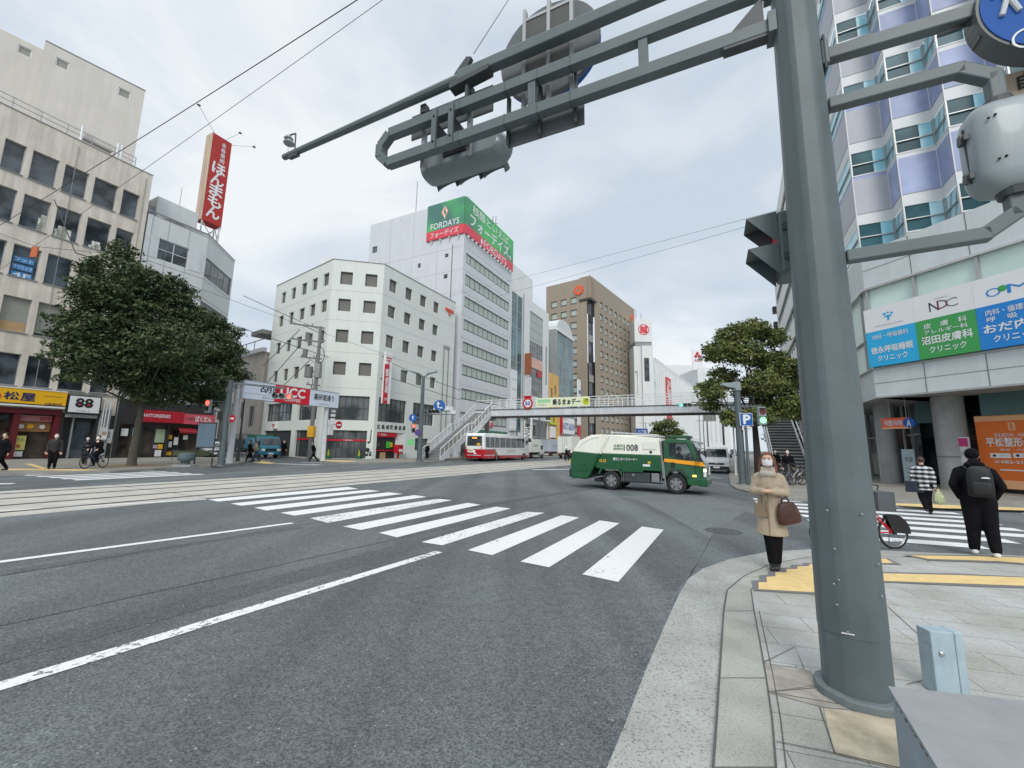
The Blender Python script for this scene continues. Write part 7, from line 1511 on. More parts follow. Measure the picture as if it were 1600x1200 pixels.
# ---- green and white refuse lorry.  x forward, near side is -y
P0=at(955,765.5); P1_=at(1057,773.5); azT=math.degrees(math.atan2(P1_[0]-P0[0],P1_[1]-P0[1])); azT=119.5; WB=wall_hit(1057,773,P0,azT)[0]
M_TG=mat('lorry_green',C(20,84,48,1.0),.3,var=.06,scale=2,coat=.4); M_TW=mat('lorry_cream',C(226,226,214,1.1),.35,var=.03,scale=2,coat=.3,streak=.05); M_TO=mat('lorry_orange_stripe',C(245,160,30,1.1),.4,var=0)
T=thing('refuse_lorry','green and white refuse lorry turning across the junction','lorry',(P0[0],P0[1],0),rz(azT)); T.scale=(.965,1,1)
FTk=Face(P0,azT); WD=1.9
tx=lambda u,v: FTk.hit(860+u/5.333,600+v/5.333)
rw=.37
mb=MB()   # chassis
mb.box(-1.2,3.2,.45,1.45,.5,.68,M_BLACK); mb.box(.55,1.55,.05,.42,.36,.72,mat('tank_dark',(.05,.055,.06),.4,var=.2)); mb.box(1.6,1.9,.08,.4,.4,.72,M_RIM); mb.box(.5,2.0,.06,.3,.33,.37,M_BLACK); mb.cyl((.9,.02,.62),(.9,.1,.62),.05,.05,M_RIM,12)
for x in (.42,.5,1.98): mb.beam((x,.1,.35),(x,.1,.8),.03,.03,M_RIM)
mb.box(-.75,-.45,.1,1.8,.28,.42,M_BLACK); mb.box(-1.5,-1.2,.3,1.5,.35,.5,M_BLACK); mb.box(.5,2.0,1.5,1.85,.35,.75,M_BLACK); mb.build('chassis',T,bevel=.01)
# rear hopper + body
mb=MB(); tb=tum(1.4,.10)
lowz=.82; mid=1.42
body_hi=[(-.55,mid),(2.02,mid-.02),(1.98,2.0),(1.9,2.06),(-.1,2.18),(-.35,2.16)]
body_lo=[(-.75,.95),(-.6,lowz),(2.05,lowz-.02),(2.02,mid-.02),(-.55,mid)]
mb.side(body_hi,.0,WD,M_TW,tb); mb.side(body_lo,.0,WD,M_TG,lambda z:.0)
mb.build('tank_body',T,bevel=.03,seg=3)
mb=MB(); hop_hi=[(-1.68,1.48),(-1.36,1.94),(-.86,2.17),(-.4,2.19),(-.15,2.18),(-.5,mid-.02)]
hop_lo=[(-1.68,1.48),(-.5,mid-.02),(-.86,.62),(-1.0,.40),(-1.68,.36),(-1.74,.5),(-1.78,1.1)]
mb.side(hop_hi,-.03,WD+.03,M_TW,tb); mb.side(hop_lo,-.03,WD+.03,M_TG); mb.build('hopper',T,bevel=.03,seg=3)
mb=MB()
for P in (([(-1.45,.98),(-1.15,.95),(-.95,1.02)]),([(-1.45,.70),(-1.1,.68),(-.95,.78)])):
    mb.tube([(x,-.045,z) for x,z in P],.015,M_TG,5)
mb.tube([(-.42,-.05,1.4),(-.3,-.04,1.7),(-.08,.05,2.15)],.03,M_TW,6); mb.tube([(-.85,-.045,.66),(-.42,-.05,1.4)],.03,M_TG,6)
mb.tube([(-1.4,-.045,1.62),(-1.2,-.02,1.85),(-.8,.0,2.05),(-.5,.02,2.08)],.012,M_TW,5)
mb.beam((.0,.2,2.28),(1.9,.2,2.18),.04,.04,M_GW); mb.beam((0,.2,2.2),(0,.2,2.33),.03,.03,M_GW); mb.beam((1.9,.2,2.05),(1.9,.2,2.2),.03,.03,M_GW); mb.beam((.9,.2,2.1),(.9,.2,2.24),.03,.03,M_GW); mb.box(0,1.9,.2,WD-.2,2.12,2.18,M_TW)
mb.build('trim_rail',T)
mb=MB()
for z in (1.3,): mb.box(-.58,2.04,-.012,0,z,z+.015,M_TG)
mb.box(1.3,1.85,-.006,.0,1.62,1.9,M_TW); mb.cyl((1.62,-.005,1.52),(1.62,.02,1.52),.055,.055,M_BLACK,12)
mb.build('access_panel',T)
def lab(t_,x0,x1,z0,z1,m,b=0,y=-.008):
    k=tb((z0+z1)/2) if z0>1.42 else 0; MBL.text(t_,x0,x1,z0,z1,y+k-.012,m,b)
MBL=MB(); a=tx(615,515);b=tx(738,570); lab('1008',a[0],b[0],1.55,1.80,M_STEELD,.02); a=tx(527,515);b=tx(608,535); lab('広島市',a[0],b[0],1.70,1.80,M_INKG,.01); lab('業許番号',a[0],b[0],1.58,1.67,M_INKG,.01)
a=tx(525,625);b=tx(735,655); lab('㈱センタークリーナー',a[0],b[0],1.16,1.28,M_SIGNW,.03)
for x in (-.42,-.26): MBL.cyl((x,-.002,1.13),(x,-.012,1.13),.06,.06,M_YEL,14); MBL.cyl((x,-.012,1.13),(x,-.014,1.13),.035,.035,M_TG,12)
MBL.box(1.3,1.58,-.008,0,.97,1.05,M_SIGNW); MBL.box(1.5,1.6,-.008,0,1.08,1.16,M_YEL); MBL.build('body_lettering',T)
mb=MB(); mb.box(1.95,2.12,.05,1.8,.7,1.95,M_BLACK); mb.cyl((2.07,.02,.55),(2.0,.02,1.9),.035,.035,M_RIM,10); mb.cyl((2.13,.0,.45),(2.08,.0,1.2),.03,.03,M_RIM,10); mb.build('exhaust_stack',T)
# cab
mb=MB(); cab=[(2.13,.62),(2.1,1.95),(2.2,2.04),(3.0,2.0),(3.12,1.93),(3.30,1.45),(3.53,1.12),(3.58,.98),(3.55,.45),(3.25,.36),(2.95,.36),(2.9,.58),(2.72,.78),(2.45,.86),(2.24,.78)]
mb.side(cab,.0,WD-.02,M_TG,tum(1.15,.09)); cabo=mb.build('cab',T)
Pw=[(2.33,1.40),(2.31,1.88),(2.95,1.86),(3.10,1.55),(3.17,1.30),(2.9,1.24)]
cut=MB(); cut.side(Pw,-.5,WD+.5,M_BLACK); cuto=cut.build('cutter',T)
bo=cabo.modifiers.new('b','BOOLEAN'); bo.object=cuto; bo.operation='DIFFERENCE'; bo.solver='EXACT'
dg=bpy.context.evaluated_depsgraph_get(); dg.update(); me2=bpy.data.meshes.new_from_object(cabo.evaluated_get(dg)); cabo.modifiers.clear(); cabo.data=me2; bpy.data.objects.remove(cuto)
bv=cabo.modifiers.new('bevel','BEVEL'); bv.width=.03; bv.segments=3; bv.limit_method='ANGLE'; bv.angle_limit=R(40)
def seeglass(name,tint,refl):
    m=bpy.data.materials.new(name); m.use_nodes=True; t=m.node_tree; t.nodes.clear(); o=t.nodes.new('ShaderNodeOutputMaterial'); a=t.nodes.new('ShaderNodeBsdfTransparent'); a.inputs[0].default_value=(*tint,1); g=t.nodes.new('ShaderNodeBsdfGlossy'); g.inputs['Roughness'].default_value=.03; f=t.nodes.new('ShaderNodeFresnel'); f.inputs[0].default_value=refl; x=t.nodes.new('ShaderNodeMixShader')
    t.links.new(f.outputs[0],x.inputs[0]); t.links.new(a.outputs[0],x.inputs[1]); t.links.new(g.outputs[0],x.inputs[2]); t.links.new(x.outputs[0],o.inputs[0]); return m
G_SEE=seeglass('glass_clear_tinted',(.55,.6,.6),1.5)
mb=MB(); mb.box(2.15,2.3,.15,WD-.15,1.2,1.8,M_BLACK); mb.box(2.2,2.32,.3,.8,1.1,1.85,M_STEELD); mb.box(2.2,2.32,1.1,1.6,1.1,1.85,M_STEELD); mb.build('seat',T)
mb=MB(); n=18; c0=Vector((2.93,.0+.42,1.40))
for i in range(n): a=2*math.pi*i/n;b=2*math.pi*(i+1)/n; f=lambda q: (c0.x+.10*math.sin(q),c0.y+.19*math.cos(q),c0.z+.13*math.sin(q)); mb.cyl(f(a),f(b),.012,.012,M_BLACK,5,caps=False)
mb.build('steering_wheel',T)
mb=MB(); yk=lambda z: max(0,z-1.15)*.09-.012
Pw=[(2.33,1.40),(2.31,1.88),(2.95,1.86),(3.10,1.55),(3.17,1.30),(2.9,1.24)]
mb.poly([(x,yk(z)+.02,z) for x,z in Pw],G_SEE); 
mb.poly([(x,WD-.04-yk(z),z) for x,z in Pw][::-1],G_SEE)
mb.quad((3.18,.15,1.33+.3),(3.315,.15,1.44),(3.315,WD-.17,1.44),(3.18,WD-.17,1.63),G_CAR) if False else mb.add([(3.545,.12,1.14),(3.545,WD-.14,1.14),(3.17,WD-.2,1.92),(3.17,.18,1.92)],[(0,1,2,3)],G_CAR)
mb.build('window',T)
mb=MB(); mb.tube([(x,yk(z)-.004,z) for x,z in Pw+[Pw[0]]],.014,M_BLACK,5); mb.tube([(2.22,-.006,.9),(2.2,-.01,1.36),(2.24,.05,1.93)],.006,M_BLACK,4); mb.tube([(3.22,-.01,.7),(3.24,-.01,1.22)],.006,M_BLACK,4); mb.box(2.36,2.5,-.03,.0,.97,1.16,M_BLACK); mb.build('door_trim',T)
mb=MB(); mb.poly([(2.12,-.014,1.17),(2.12,-.014,1.29),(3.53,-.014,1.14),(3.575,-.014,1.02)][::1][:2]+[(3.50,-.014,1.20),(3.585,-.014,1.04)],M_TO); mb.build('stripe',T)
mb=MB(); mb.box(2.3,3.02,.3,1.5,2.07,2.17,M_TG); mb.box(2.35,2.4,.3,1.5,1.98,2.08,M_TG); mb.box(2.9,2.95,.3,1.5,1.98,2.08,M_TG); mb.box(1.98,2.04,.0,.03,1.9,2.08,M_GW); mb.build('roof_deflector',T,bevel=.02)
mb=MB(); mb.box(3.3,3.64,-.02,WD,.33,.60,M_TG); mb.build('bumper',T,bevel=.03)
mb=MB(); mb.box(3.5,3.6,-.012,.3,.66,.98,M_HEAD); mb.box(3.5,3.61,-.015,.12,.84,.96,M_LITW); mb.build('headlight',T,bevel=.02)
mb=MB(); mb.box(3.5,3.6,WD-.3,WD-.01,.66,.98,M_HEAD); mb.build('headlight',T,bevel=.02)
mb=MB(); mb.box(3.12,3.26,-.03,.0,.66,.73,M_LIT); mb.build('side_indicator',T,bevel=.01)
mb=MB(); mb.tube([(3.3,.05,1.7),(3.45,-.2,1.65),(3.42,-.2,1.2)],.014,M_BLACK,6); mb.box(3.37,3.45,-.3,-.12,1.22,1.62,M_BLACK); mb.build('mirror',T,bevel=.02)
mb=MB(); mb.tube([(3.3,WD-.05,1.7),(3.45,WD+.2,1.65),(3.42,WD+.2,1.2)],.014,M_BLACK,6); mb.box(3.37,3.45,WD+.1,WD+.28,1.22,1.62,M_BLACK); mb.build('mirror',T,bevel=.02)
mb=MB(); mb.side([(-.55,.62),(-.42,.86),(.34,.86),(.48,.62),(.40,.60),(.30,.80),(-.36,.80),(-.48,.60)],-.02,.35,M_TG); mb.build('mudguard',T,bevel=.01)
mb=MB(); mb.side([(2.2,.62),(2.34,.84),(2.74,.84),(2.96,.60),(3.02,.62),(2.78,.92),(2.3,.92),(2.14,.66)],-.03,.1,mat('arch_dark',(.03,.05,.04),.6,var=.1)); mb.build('wheel_arch',T)
mb=MB(); mb.box(.45,1.3,-.01,.03,.74,.84,M_TG); mb.build('side_guard',T)
mb=MB(); mb.box(-1.82,-1.72,-.02,.2,.42,.75,M_BLACK); mb.box(-1.8,-1.76,-.03,.0,1.0,1.12,M_YEL); mb.build('rear_lamp',T)
mb=MB(); mb.tube([(-1.7,-.1,1.55),(-1.85,-.22,1.5)],.012,M_BLACK,5); mb.ball((-1.88,-.22,1.62),(.07,.07,.06),M_SIGNW,10,7); mb.box(-1.84,-1.74,-.25,-.12,1.42,1.52,M_BLACK); mb.build('rear_mirror',T)
wheel(T,0,.13,rw,.24); wheel(T,0,WD-.13,rw,.24,1); wheel(T,0,.42,rw,.22); WB=WB/.965; wheel(T,WB,.12,rw,.22); wheel(T,WB,WD-.12,rw,.22,1)
# ---- red and white bus seen from behind right.   x forward, near side -y
B0=at(777,720.5); BU=thing('city_bus','red and white city bus driving away beside the stair','bus',(B0[0],B0[1],0),rz(26.3)); BWD=2.35; L0,L1=-2.9,8.5
M_BR=mat('bus_red',C(196,24,40,1),.3,var=.04,coat=.4); M_BW=mat('bus_white',C(232,234,232,1.1),.3,var=.03,coat=.4); M_BG=mat('bus_gold',C(150,112,60,1),.4,var=.05)
tb2=tum(1.3,.035)
mb=MB(); mb.side([(L0,.38),(L0-.06,1.25),(L1,1.25),(L1+.02,.32),(L1-.5,.28),(6.95+.55,.28),(7.4,.72),(6.6,.72),(6.35,.28),(.55,.28),(.4,.75),(-.45,.75),(-.6,.3),(L0+.1,.32)],0,BWD,M_BR); mb.build('lower_body',BU,bevel=.04)
mb=MB(); mb.side([(L0-.06,1.25),(L0+.0,2.75),(L0+.25,2.93),(L1-.4,2.85),(L1-.05,2.6),(L1,1.25)],0,BWD,M_BW,tb2); mb.build('upper_body',BU,bevel=.06,seg=3)
mb=MB(); mb.poly([(-.35,-.012,.62),(-.35-.0,-.012,.64),(-1.0,-.012,1.30),(-.55,-.012,1.30),(.1,-.012,.5)],M_BG); mb.poly([(.1,-.015,.62),(-.5,-.015,1.26),(8.45,-.015,1.26),(8.45,-.015,.55),(7.45,-.015,.55),(7.4,-.015,.80),(6.6,-.015,.80),(6.4,-.015,.58)],M_BW); mb.box(L0,-.5,-.014,-.004,.62,.68,M_BW)
mb.text('ひろでん',2.4,4.6,.92,1.12,-.02,M_INK,.01); mb.build('livery_panel',BU)
mb=MB()
y_=-.01; sidew=[(-2.6,-1.75),(-1.65,-.7),(-.6,.5),(.6,1.9),(2.0,3.3),(3.4,4.7),(4.8,6.1),(6.2,7.1)]
for a,b in sidew: mb.poly([(a,tb2(1.45)-.012,1.45),(b,tb2(1.45)-.012,1.45),(b,tb2(2.55)-.012,2.55),(a,tb2(2.55)-.012,2.55)],G_CAR)
mb.poly([(7.5,.03-.02,1.1),(8.35,-.0,1.1),(8.35,.03,2.3),(7.5,.02,2.4)],G_CAR); 
mb.quad((L0-.075,BWD-.25,1.62),(L0-.07,.25,1.62),(L0-.04,.3,2.62),(L0-.04,BWD-.3,2.62),G_CAR); mb.build('window',BU)
mb=MB(); mb.box(-.65,-.6,-.014,.0,.8,2.6,M_ALU); 
for a,b in sidew[3:7]: mb.box(a,b,.02,.025,2.2,2.23,M_ALU)
mb.box(-1.7,-1.68,-.015,0,1.4,2.6,M_ALU); mb.build('window_trim',BU)
mb=MB(); bk=L0-.08
mb.box(bk-.0,bk+.02,.55,1.7,2.32,2.55,M_BLACK)
LEDM=lampmat('led_orange',(1,.45,.1),1.6)
mb.T=Matrix.Translation((bk-.01,BWD,0))@Matrix.Rotation(R(-90),4,'Z'); mb.text('回送',.9,1.5,2.36,2.5,-.01,LEDM,.03)
mb.box(.35,1.0,-.02,.02,.95,1.3,M_SIGNW); mb.box(.4,.95,-.03,.0,1.1,1.22,M_YEL); mb.box(1.15,1.45,-.02,.02,.75,.9,M_SIGNW); mb.box(.1,.35,-.02,.0,1.62,1.75,M_SIGNW); mb.box(1.5,1.9,-.03,.0,1.65,1.9,M_YEL); mb.box(.3,2.0,-.02,.01,.62,.67,M_BW); 
for x in (.15,2.1): mb.cyl((x,-.03,1.42),(x,0,1.42),.08,.08,M_TAIL,12); mb.box(x-.06,x+.06,-.02,.01,.45,.75,M_TAIL)
mb.box(.5,1.3,-.012,.01,.9,1.2,M_BW)
mb.build('rear_panel',BU)
mb=MB(); mb.box(0,4,.6,1.8,2.86,3.0,M_BW); mb.box(5,6.5,.6,1.8,2.86,2.98,M_ALU); mb.build('roof_unit',BU,bevel=.04)
mb=MB(); mb.box(8.3,8.6,-.25,-.02,2.2,2.6,M_BLACK); mb.tube([(8.2,.0,2.6),(8.45,-.15,2.6)],.03,M_BLACK,5); mb.build('mirror',BU)
for x in (0,7.0): wheel(BU,x,.16,.46,.26); wheel(BU,x,BWD-.16,.46,.26,1)
# ---- box lorries beyond the bus
def boxlorry(label,u,v,d,L_,Hh,colm,group='box lorries beyond the bus',az=27.3,text=None):
    q=depthpt(u,v,d); t=thing('box_lorry',label,'lorry',(q[0],q[1],0),rz(az),group); mb=MB(); mb.box(0,L_,0,2.1,.85,Hh,colm); mb.build('cargo_box',t,bevel=.03)
    mb=MB(); mb.box(.1,L_+1.6,.5,1.6,.5,.85,M_BLACK); mb.box(-.05,0,.1,2.0,.5,.75,M_STEELD); mb.box(-.06,-.0,.1,.3,.6,.75,M_TAIL); mb.box(-.06,0,1.8,2.0,.6,.75,M_TAIL); mb.build('chassis',t)
    mb=MB(); mb.side([(L_+.1,.5),(L_+.1,2.0),(L_+1.0,2.0),(L_+1.5,1.4),(L_+1.6,.5)],.1,2.0,M_WHITE); mb.build('cab',t,bevel=.05)
    mb=MB(); mb.rect(L_+.25,L_+1.0,1.25,1.85,.09,G_CAR); mb.build('window',t)
    mb=MB(); mb.box(-.02,-.002,1.03,1.06,.9,Hh-.1,M_GRY); mb.box(-.02,-.002,.1,2.0,Hh-.08,Hh-.02,M_GRY)
    mb.box(-.03,-.004,.7,.75,.9,Hh-.15,M_ALU);mb.box(-.03,-.004,1.35,1.4,.9,Hh-.15,M_ALU); 
    if text: mb.text(text,.8,L_-.8,1.6,2.0,-.004,M_GRY)
    mb.build('rear_door',t)
    for x in (.8,L_+.9): wheel(t,x,.2,.36,.22); wheel(t,x,1.9,.36,.22,1)
    return t
boxlorry('pale cream box lorry right ahead of the red bus',829,717,57,3.4,2.65,mat('lorry_box_white',C(222,224,216,1.1),.45,var=.03),text='引越便')
boxlorry('grey-lettered box lorry second ahead of the red bus',861,714,70,3.4,2.9,mat('lorry_box_grey',C(176,184,194,1.05),.45,var=.05),text='EXPRESS')
boxlorry('white box lorry half hidden behind the refuse lorry',893,714,60,4,3.25,MATS['lorry_box_white'])
# ---- white van facing the camera, then cars behind
def van(name,label,cat,u,v,az,wd,L_,Hh,bodym,group=None,hood=.75,zg=0,bump=None,zoff=0):
    q=at(u,v,zg); t=thing(name,label,cat,(q[0],q[1],zg),rz(az),group); wr=.29
    bz=.95 if Hh>1.6 else .8
    mb=MB(); mb.side([(0,.42),(.02,.8),(.1,bz+.0),(hood,bz+.14),(L_-.05,bz+.14),(L_,.7),(L_,.35),(L_-.1,.26),(.1,.26)],0,wd,bodym); mb.build('body',t,bevel=.05,seg=3)
    mb=MB(); gh=[(hood-.1,bz+.12),(hood+.42,Hh-.06),(hood+.6,Hh),(L_-.15,Hh-.02),(L_-.05,bz+.12)]; mb.side(gh,.02,wd-.02,bodym,tum(bz+.1,.16)); mb.build('cabin',t,bevel=.05,seg=3)
    ky=tum(bz+.1,.16)
    mb=MB(); z0_,z1_=bz+.2,Hh-.14; k=lambda z:(hood-.1)+(z-bz-.12)/(Hh-.06-bz-.12)*.52-.025
    mb.add([(k(z0_),.14,z0_),(k(z0_),wd-.14,z0_),(k(z1_),wd-.2,z1_),(k(z1_),.2,z1_)],[(0,3,2,1)],G_CAR)
    for yy,s in ((.02,-1),(wd-.02,1)):
        P=[(hood+.35,bz+.22),(hood+.62,Hh-.16),(hood+1.35,Hh-.16),(hood+1.35,bz+.22)]; P2=[(hood+1.45,bz+.22),(hood+1.45,Hh-.16),(L_-.3,Hh-.16),(L_-.3,bz+.22)]
        for Q in (P,P2): mb.poly([(x,yy+(ky(z)-.012)*(-s) ,z) for x,z in (Q if s<0 else Q[::-1])],G_CAR)
    mb.build('window',t)
    mb=MB(); mb.box(-.04,.1,.03,wd-.03,.28,.52,bump or M_BLACK); mb.build('bumper',t,bevel=.03)
    mb=MB(); mb.box(-.02,.04,.35,wd-.35,.62,.74,M_BLACK); mb.box(-.055,-.04,wd/2-.2,wd/2+.2,.38,.5,M_SIGNW); mb.ball((-.03,wd/2,.72),(.02,.08,.05),M_CHR); mb.build('grille',t)
    for yy in (.08,wd-.36): mb=MB(); mb.box(-.01,.12,yy,yy+.28,.68,.88,M_HEAD); mb.build('headlight',t,bevel=.03)
    for yy in (-.18,wd+.02): mb=MB(); mb.box(hood+.2,hood+.3,yy,yy+.16,bz+.15,bz+.32,M_BLACK); mb.build('mirror',t,bevel=.02)
    for x in (.62,L_-.65): wheel(t,x,.1,wr,.18); wheel(t,x,wd-.1,wr,.18,1)
    return t
van('delivery_van','white van facing us behind the refuse lorry cab','van',1141.5,739,27,1.6,4.2,1.83,M_WHITE,zg=0) if False else None
# the van's front left corner (our right) sits at its origin; its nose points toward the camera
van('delivery_van','white van facing us behind the refuse lorry cab','van',1141,741,28,1.66,4.2,1.85,M_WHITE)
van('parked_car','pale car directly behind the white van','car',1112,724,30,1.6,4,1.6,mat('beige_car_paint',C(190,184,170,1),.3,var=.02,coat=.4))
van('parked_car','dark green car far behind the white van','car',1151,713,30,1.6,4,1.9,mat('dark_teal_paint',C(40,70,72,1),.3,var=.02,coat=.4))
van('parked_car','silver car half hidden by the left signal mast','car',350,716,308,1.6,3.8,1.55,mat('silver_paint',C(190,194,200,1),.25,metal=.4,var=.02,coat=.4),zg=.02)
van('delivery_van','white high van up the side street behind the silver car','van',350,709,308,1.7,4.2,2.0,M_WHITE,zg=.02)
van('parked_car','dark car nose showing right of the left signal mast','car',364,715,308,1.6,3.8,1.5,mat('charcoal_paint',(.04,.04,.045),.25,var=.02,coat=.4),zg=.02)
# ---- teal tipper lorry facing us in the side street
q=at(438,716.5,.02); M_TL=mat('teal_lorry_paint',C(24,108,130,1.05),.3,var=.04,coat=.4)
t=thing('tipper_lorry','teal cab-over tipper lorry facing us in the side street','lorry',(q[0],q[1],.02),rz(310)); wd=1.85
mb=MB(); mb.side([(0,.5),(-.02,1.0),(.12,1.3),(.42,2.0),(.6,2.1),(1.5,2.1),(1.55,.6),(1.2,.45),(.2,.35)],0,wd,M_TL,tum(1.2,.07)); mb.build('cab',t,bevel=.05,seg=3)
mb=MB(); mb.add([(.11,.1,1.32),(.11,wd-.1,1.32),(.38,wd-.16,1.95),(.38,.16,1.95)],[(0,3,2,1)],G_CAR); 
for yy,s in ((0,1),(wd,-1)): P=[(.45,1.25),(.62,1.9),(1.35,1.9),(1.35,1.25)]; mb.poly([(x,yy+s*(tum(1.2,.07)(z)-.012),z) for x,z in (P if s>0 else P[::-1])],G_CAR)
mb.build('window',t)
mb=MB(); mb.box(-.06,.1,.0,wd,.38,.62,M_TL); mb.build('bumper',t,bevel=.03); mb=MB(); mb.box(-.04,.02,.45,wd-.45,.75,.95,M_BLACK); mb.box(-.075,-.06,wd/2-.22,wd/2+.22,.42,.56,M_SIGNW); mb.build('grille',t)
for yy in (.08,wd-.4): mb=MB(); mb.box(-.03,.06,yy,yy+.32,.72,.95,M_HEAD); mb.build('headlight',t,bevel=.02)
mb=MB(); mb.box(-.02,.05,.02,.1,.98,1.06,M_AMB); mb.build('indicator',t)
mb=MB(); mb.box(1.7,4.3,-.02,wd+.02,.9,2.0,M_TL); mb.side([(1.7,1.95),(1.9,2.3),(4.2,2.35),(4.3,1.95)],.1,wd-.1,mat('green_tarp',C(30,90,74),.8,var=.15,scale=4)); mb.box(1.5,4.3,.5,1.3,.5,.9,M_BLACK); mb.build('cargo_bed',t,bevel=.03)
for yy in (-.22,wd+.04): mb=MB(); mb.box(.2,.28,yy,yy+.16,1.3,1.7,M_BLACK); mb.build('mirror',t)
for x in (.9,3.4): wheel(t,x,.14,.38,.22); wheel(t,x,wd-.14,.38,.22,1)
# scooter rider beyond the bus lorries is built with the people
# ---- bicycles
def bicycle(label,p,az,wr,fr,z=.0,group=None,basket=True,guard=False,wbase=1.08,rearbox=False):
    t=thing('bicycle',label,'bicycle',(p[0],p[1],z),rz(az),group)   # x forward, origin under the rear axle
    for x in (0,wbase):
        mb=MB(); n=28
        for i in range(n):
            a=2*math.pi*i/n;b=2*math.pi*(i+1)/n; mb.cyl((x+wr*math.cos(a)*.97,0,wr+wr*math.sin(a)*.97),(x+wr*math.cos(b)*.97,0,wr+wr*math.sin(b)*.97),.018,.018,M_RUB,6,caps=False)
            mb.cyl((x+wr*math.cos(a)*.88,0,wr+wr*math.sin(a)*.88),(x+wr*math.cos(b)*.88,0,wr+wr*math.sin(b)*.88),.010,.010,M_RIM,5,caps=False)
        for i in range(14): a=2*math.pi*i/14; mb.cyl((x,0,wr),(x+wr*.88*math.cos(a),0,wr+wr*.88*math.sin(a)),.0025,.0025,M_RIM,3,caps=False)
        mb.cyl((x,-.05,wr),(x,.05,wr),.03,.03,M_BLACK,10); mb.build('wheel',t)
    mb=MB(); bb=(wbase*.42,0,wr+.0); st=(wbase*.30,0,wr+.42); hd=(wbase*.82,0,wr+.42)
    for a,b,r_ in ((bb,(0,0,wr),.012),(st,(0,0,wr),.010),(bb,st,.022),(bb,hd,.026),((bb[0]+.02,0,bb[2]+.1),(hd[0]-.02,0,hd[2]-.08),.024),((st[0],0,st[2]-.1),(0,0,wr),.02),(hd,(wbase,0,wr),.014)): mb.cyl(a,b,r_,r_,fr,8)
    mb.build('frame',t,smooth=True)
    mb=MB(); sd=(st[0]-.04,0,st[2]+.18); mb.cyl(st,sd,.012,.012,M_CHR,8); mb.ball((sd[0],0,sd[2]+.02),(.13,.08,.04),M_BLACK,12,6); mb.build('saddle',t)
    mb=MB(); hb=(hd[0]-.06,0,hd[2]+.25); mb.cyl(hd,hb,.013,.013,M_CHR,8); mb.tube([(hb[0]-.16,-.27,hb[2]+.03),(hb[0],-.12,hb[2]),(hb[0],.12,hb[2]),(hb[0]-.16,.27,hb[2]+.03)],.012,M_BLACK,6); mb.build('handlebar',t)
    if basket:
        mb=MB(); x0=wbase*.9; z0=wr+.28
        for k in range(6):
            zz_=z0+k*.045; mb.tube([(x0,-.15,zz_),(x0+.26,-.15,zz_),(x0+.26,.15,zz_),(x0,.15,zz_),(x0,-.15,zz_)],.004,M_BLACK,4)
        for k in range(7): mb.tube([(x0+.26*k/6,-.15,z0),(x0+.26*k/6,-.15,z0+.22)],.003,M_BLACK,4); mb.tube([(x0+.26*k/6,.15,z0),(x0+.26*k/6,.15,z0+.22)],.003,M_BLACK,4)
        mb.build('basket',t)
    if guard:
        mb=MB(); n=16
        for yy in (-.035,.035):
            V=[(0.02,yy,wr+.0)]+[(wr*1.12*math.cos(a),yy,wr+wr*1.12*math.sin(a)) for a in [math.pi*(.36+.66*i/n) for i in range(n+1)]]
            mb.add([V[0]]+V[1:],[tuple(range(len(V))) if yy<0 else tuple(range(len(V)-1,-1,-1))],M_BLACK)
        for i in range(n):
            a=math.pi*(.36+.66*i/n);b=math.pi*(.36+.66*(i+1)/n); mb.quad((wr*1.12*math.cos(a),-.035,wr+wr*1.12*math.sin(a)),(wr*1.12*math.cos(a),.035,wr+wr*1.12*math.sin(a)),(wr*1.12*math.cos(b),.035,wr+wr*1.12*math.sin(b)),(wr*1.12*math.cos(b),-.035,wr+wr*1.12*math.sin(b)),M_BLACK)
        mb.build('skirt_guard',t)
    mb=MB(); mb.tube([(bb[0],0,bb[2]),(bb[0]+.12,.06,bb[2]-.1),(bb[0]+.12,.12,bb[2]-.1)],.01,M_CHR,5); mb.cyl((bb[0],.03,bb[2]),(bb[0],.04,bb[2]),.09,.09,M_STEELD,16); mb.tube([(0,-.06,wr),(-.1,-.2,.02)],.008,M_CHR,5); mb.build('crank',t)
    if rearbox:
        mb=MB(); mb.tube([(-.1,-.06,.02),(-.28,-.1,.02),(-.28,-.1,.1),(-.05,-.06,.12)],.006,M_GRY,5); mb.build('kick_stand',t)
        mb=MB(); mb.box(.06,.38,-.17,.17,.66,.98,mat('child_seat_grey',(.09,.10,.11),.6,var=.1)); mb.tube([(.06,-.18,.9),(.0,-.18,1.06),(.25,-.18,1.08)],.012,M_BLACK,6); mb.ball((.0,-.1,.86),(.08,.08,.08),M_SIGNW,10,7); mb.build('rear_seat',t,bevel=.02)
    return t
M_BKR=mat('bicycle_red',C(190,20,40,1),.3,var=.02,coat=.4); M_BKS=mat('bicycle_silver',(.4,.4,.42),.3,metal=.5,var=.03); M_BKB=mat('bicycle_blue',C(60,90,130,1),.35,var=.03)
ra=at(1398,857,.006); rb_=at(1291,857,.006); azb=math.degrees(math.atan2(rb_[0]-ra[0],rb_[1]-ra[1])); bicycle('red city bicycle half hidden behind the mast, black skirt guard on its wheel',ra,azb,.275,M_BKR,0,basket=True,guard=True,wbase=math.hypot(rb_[0]-ra[0],rb_[1]-ra[1]),rearbox=True)
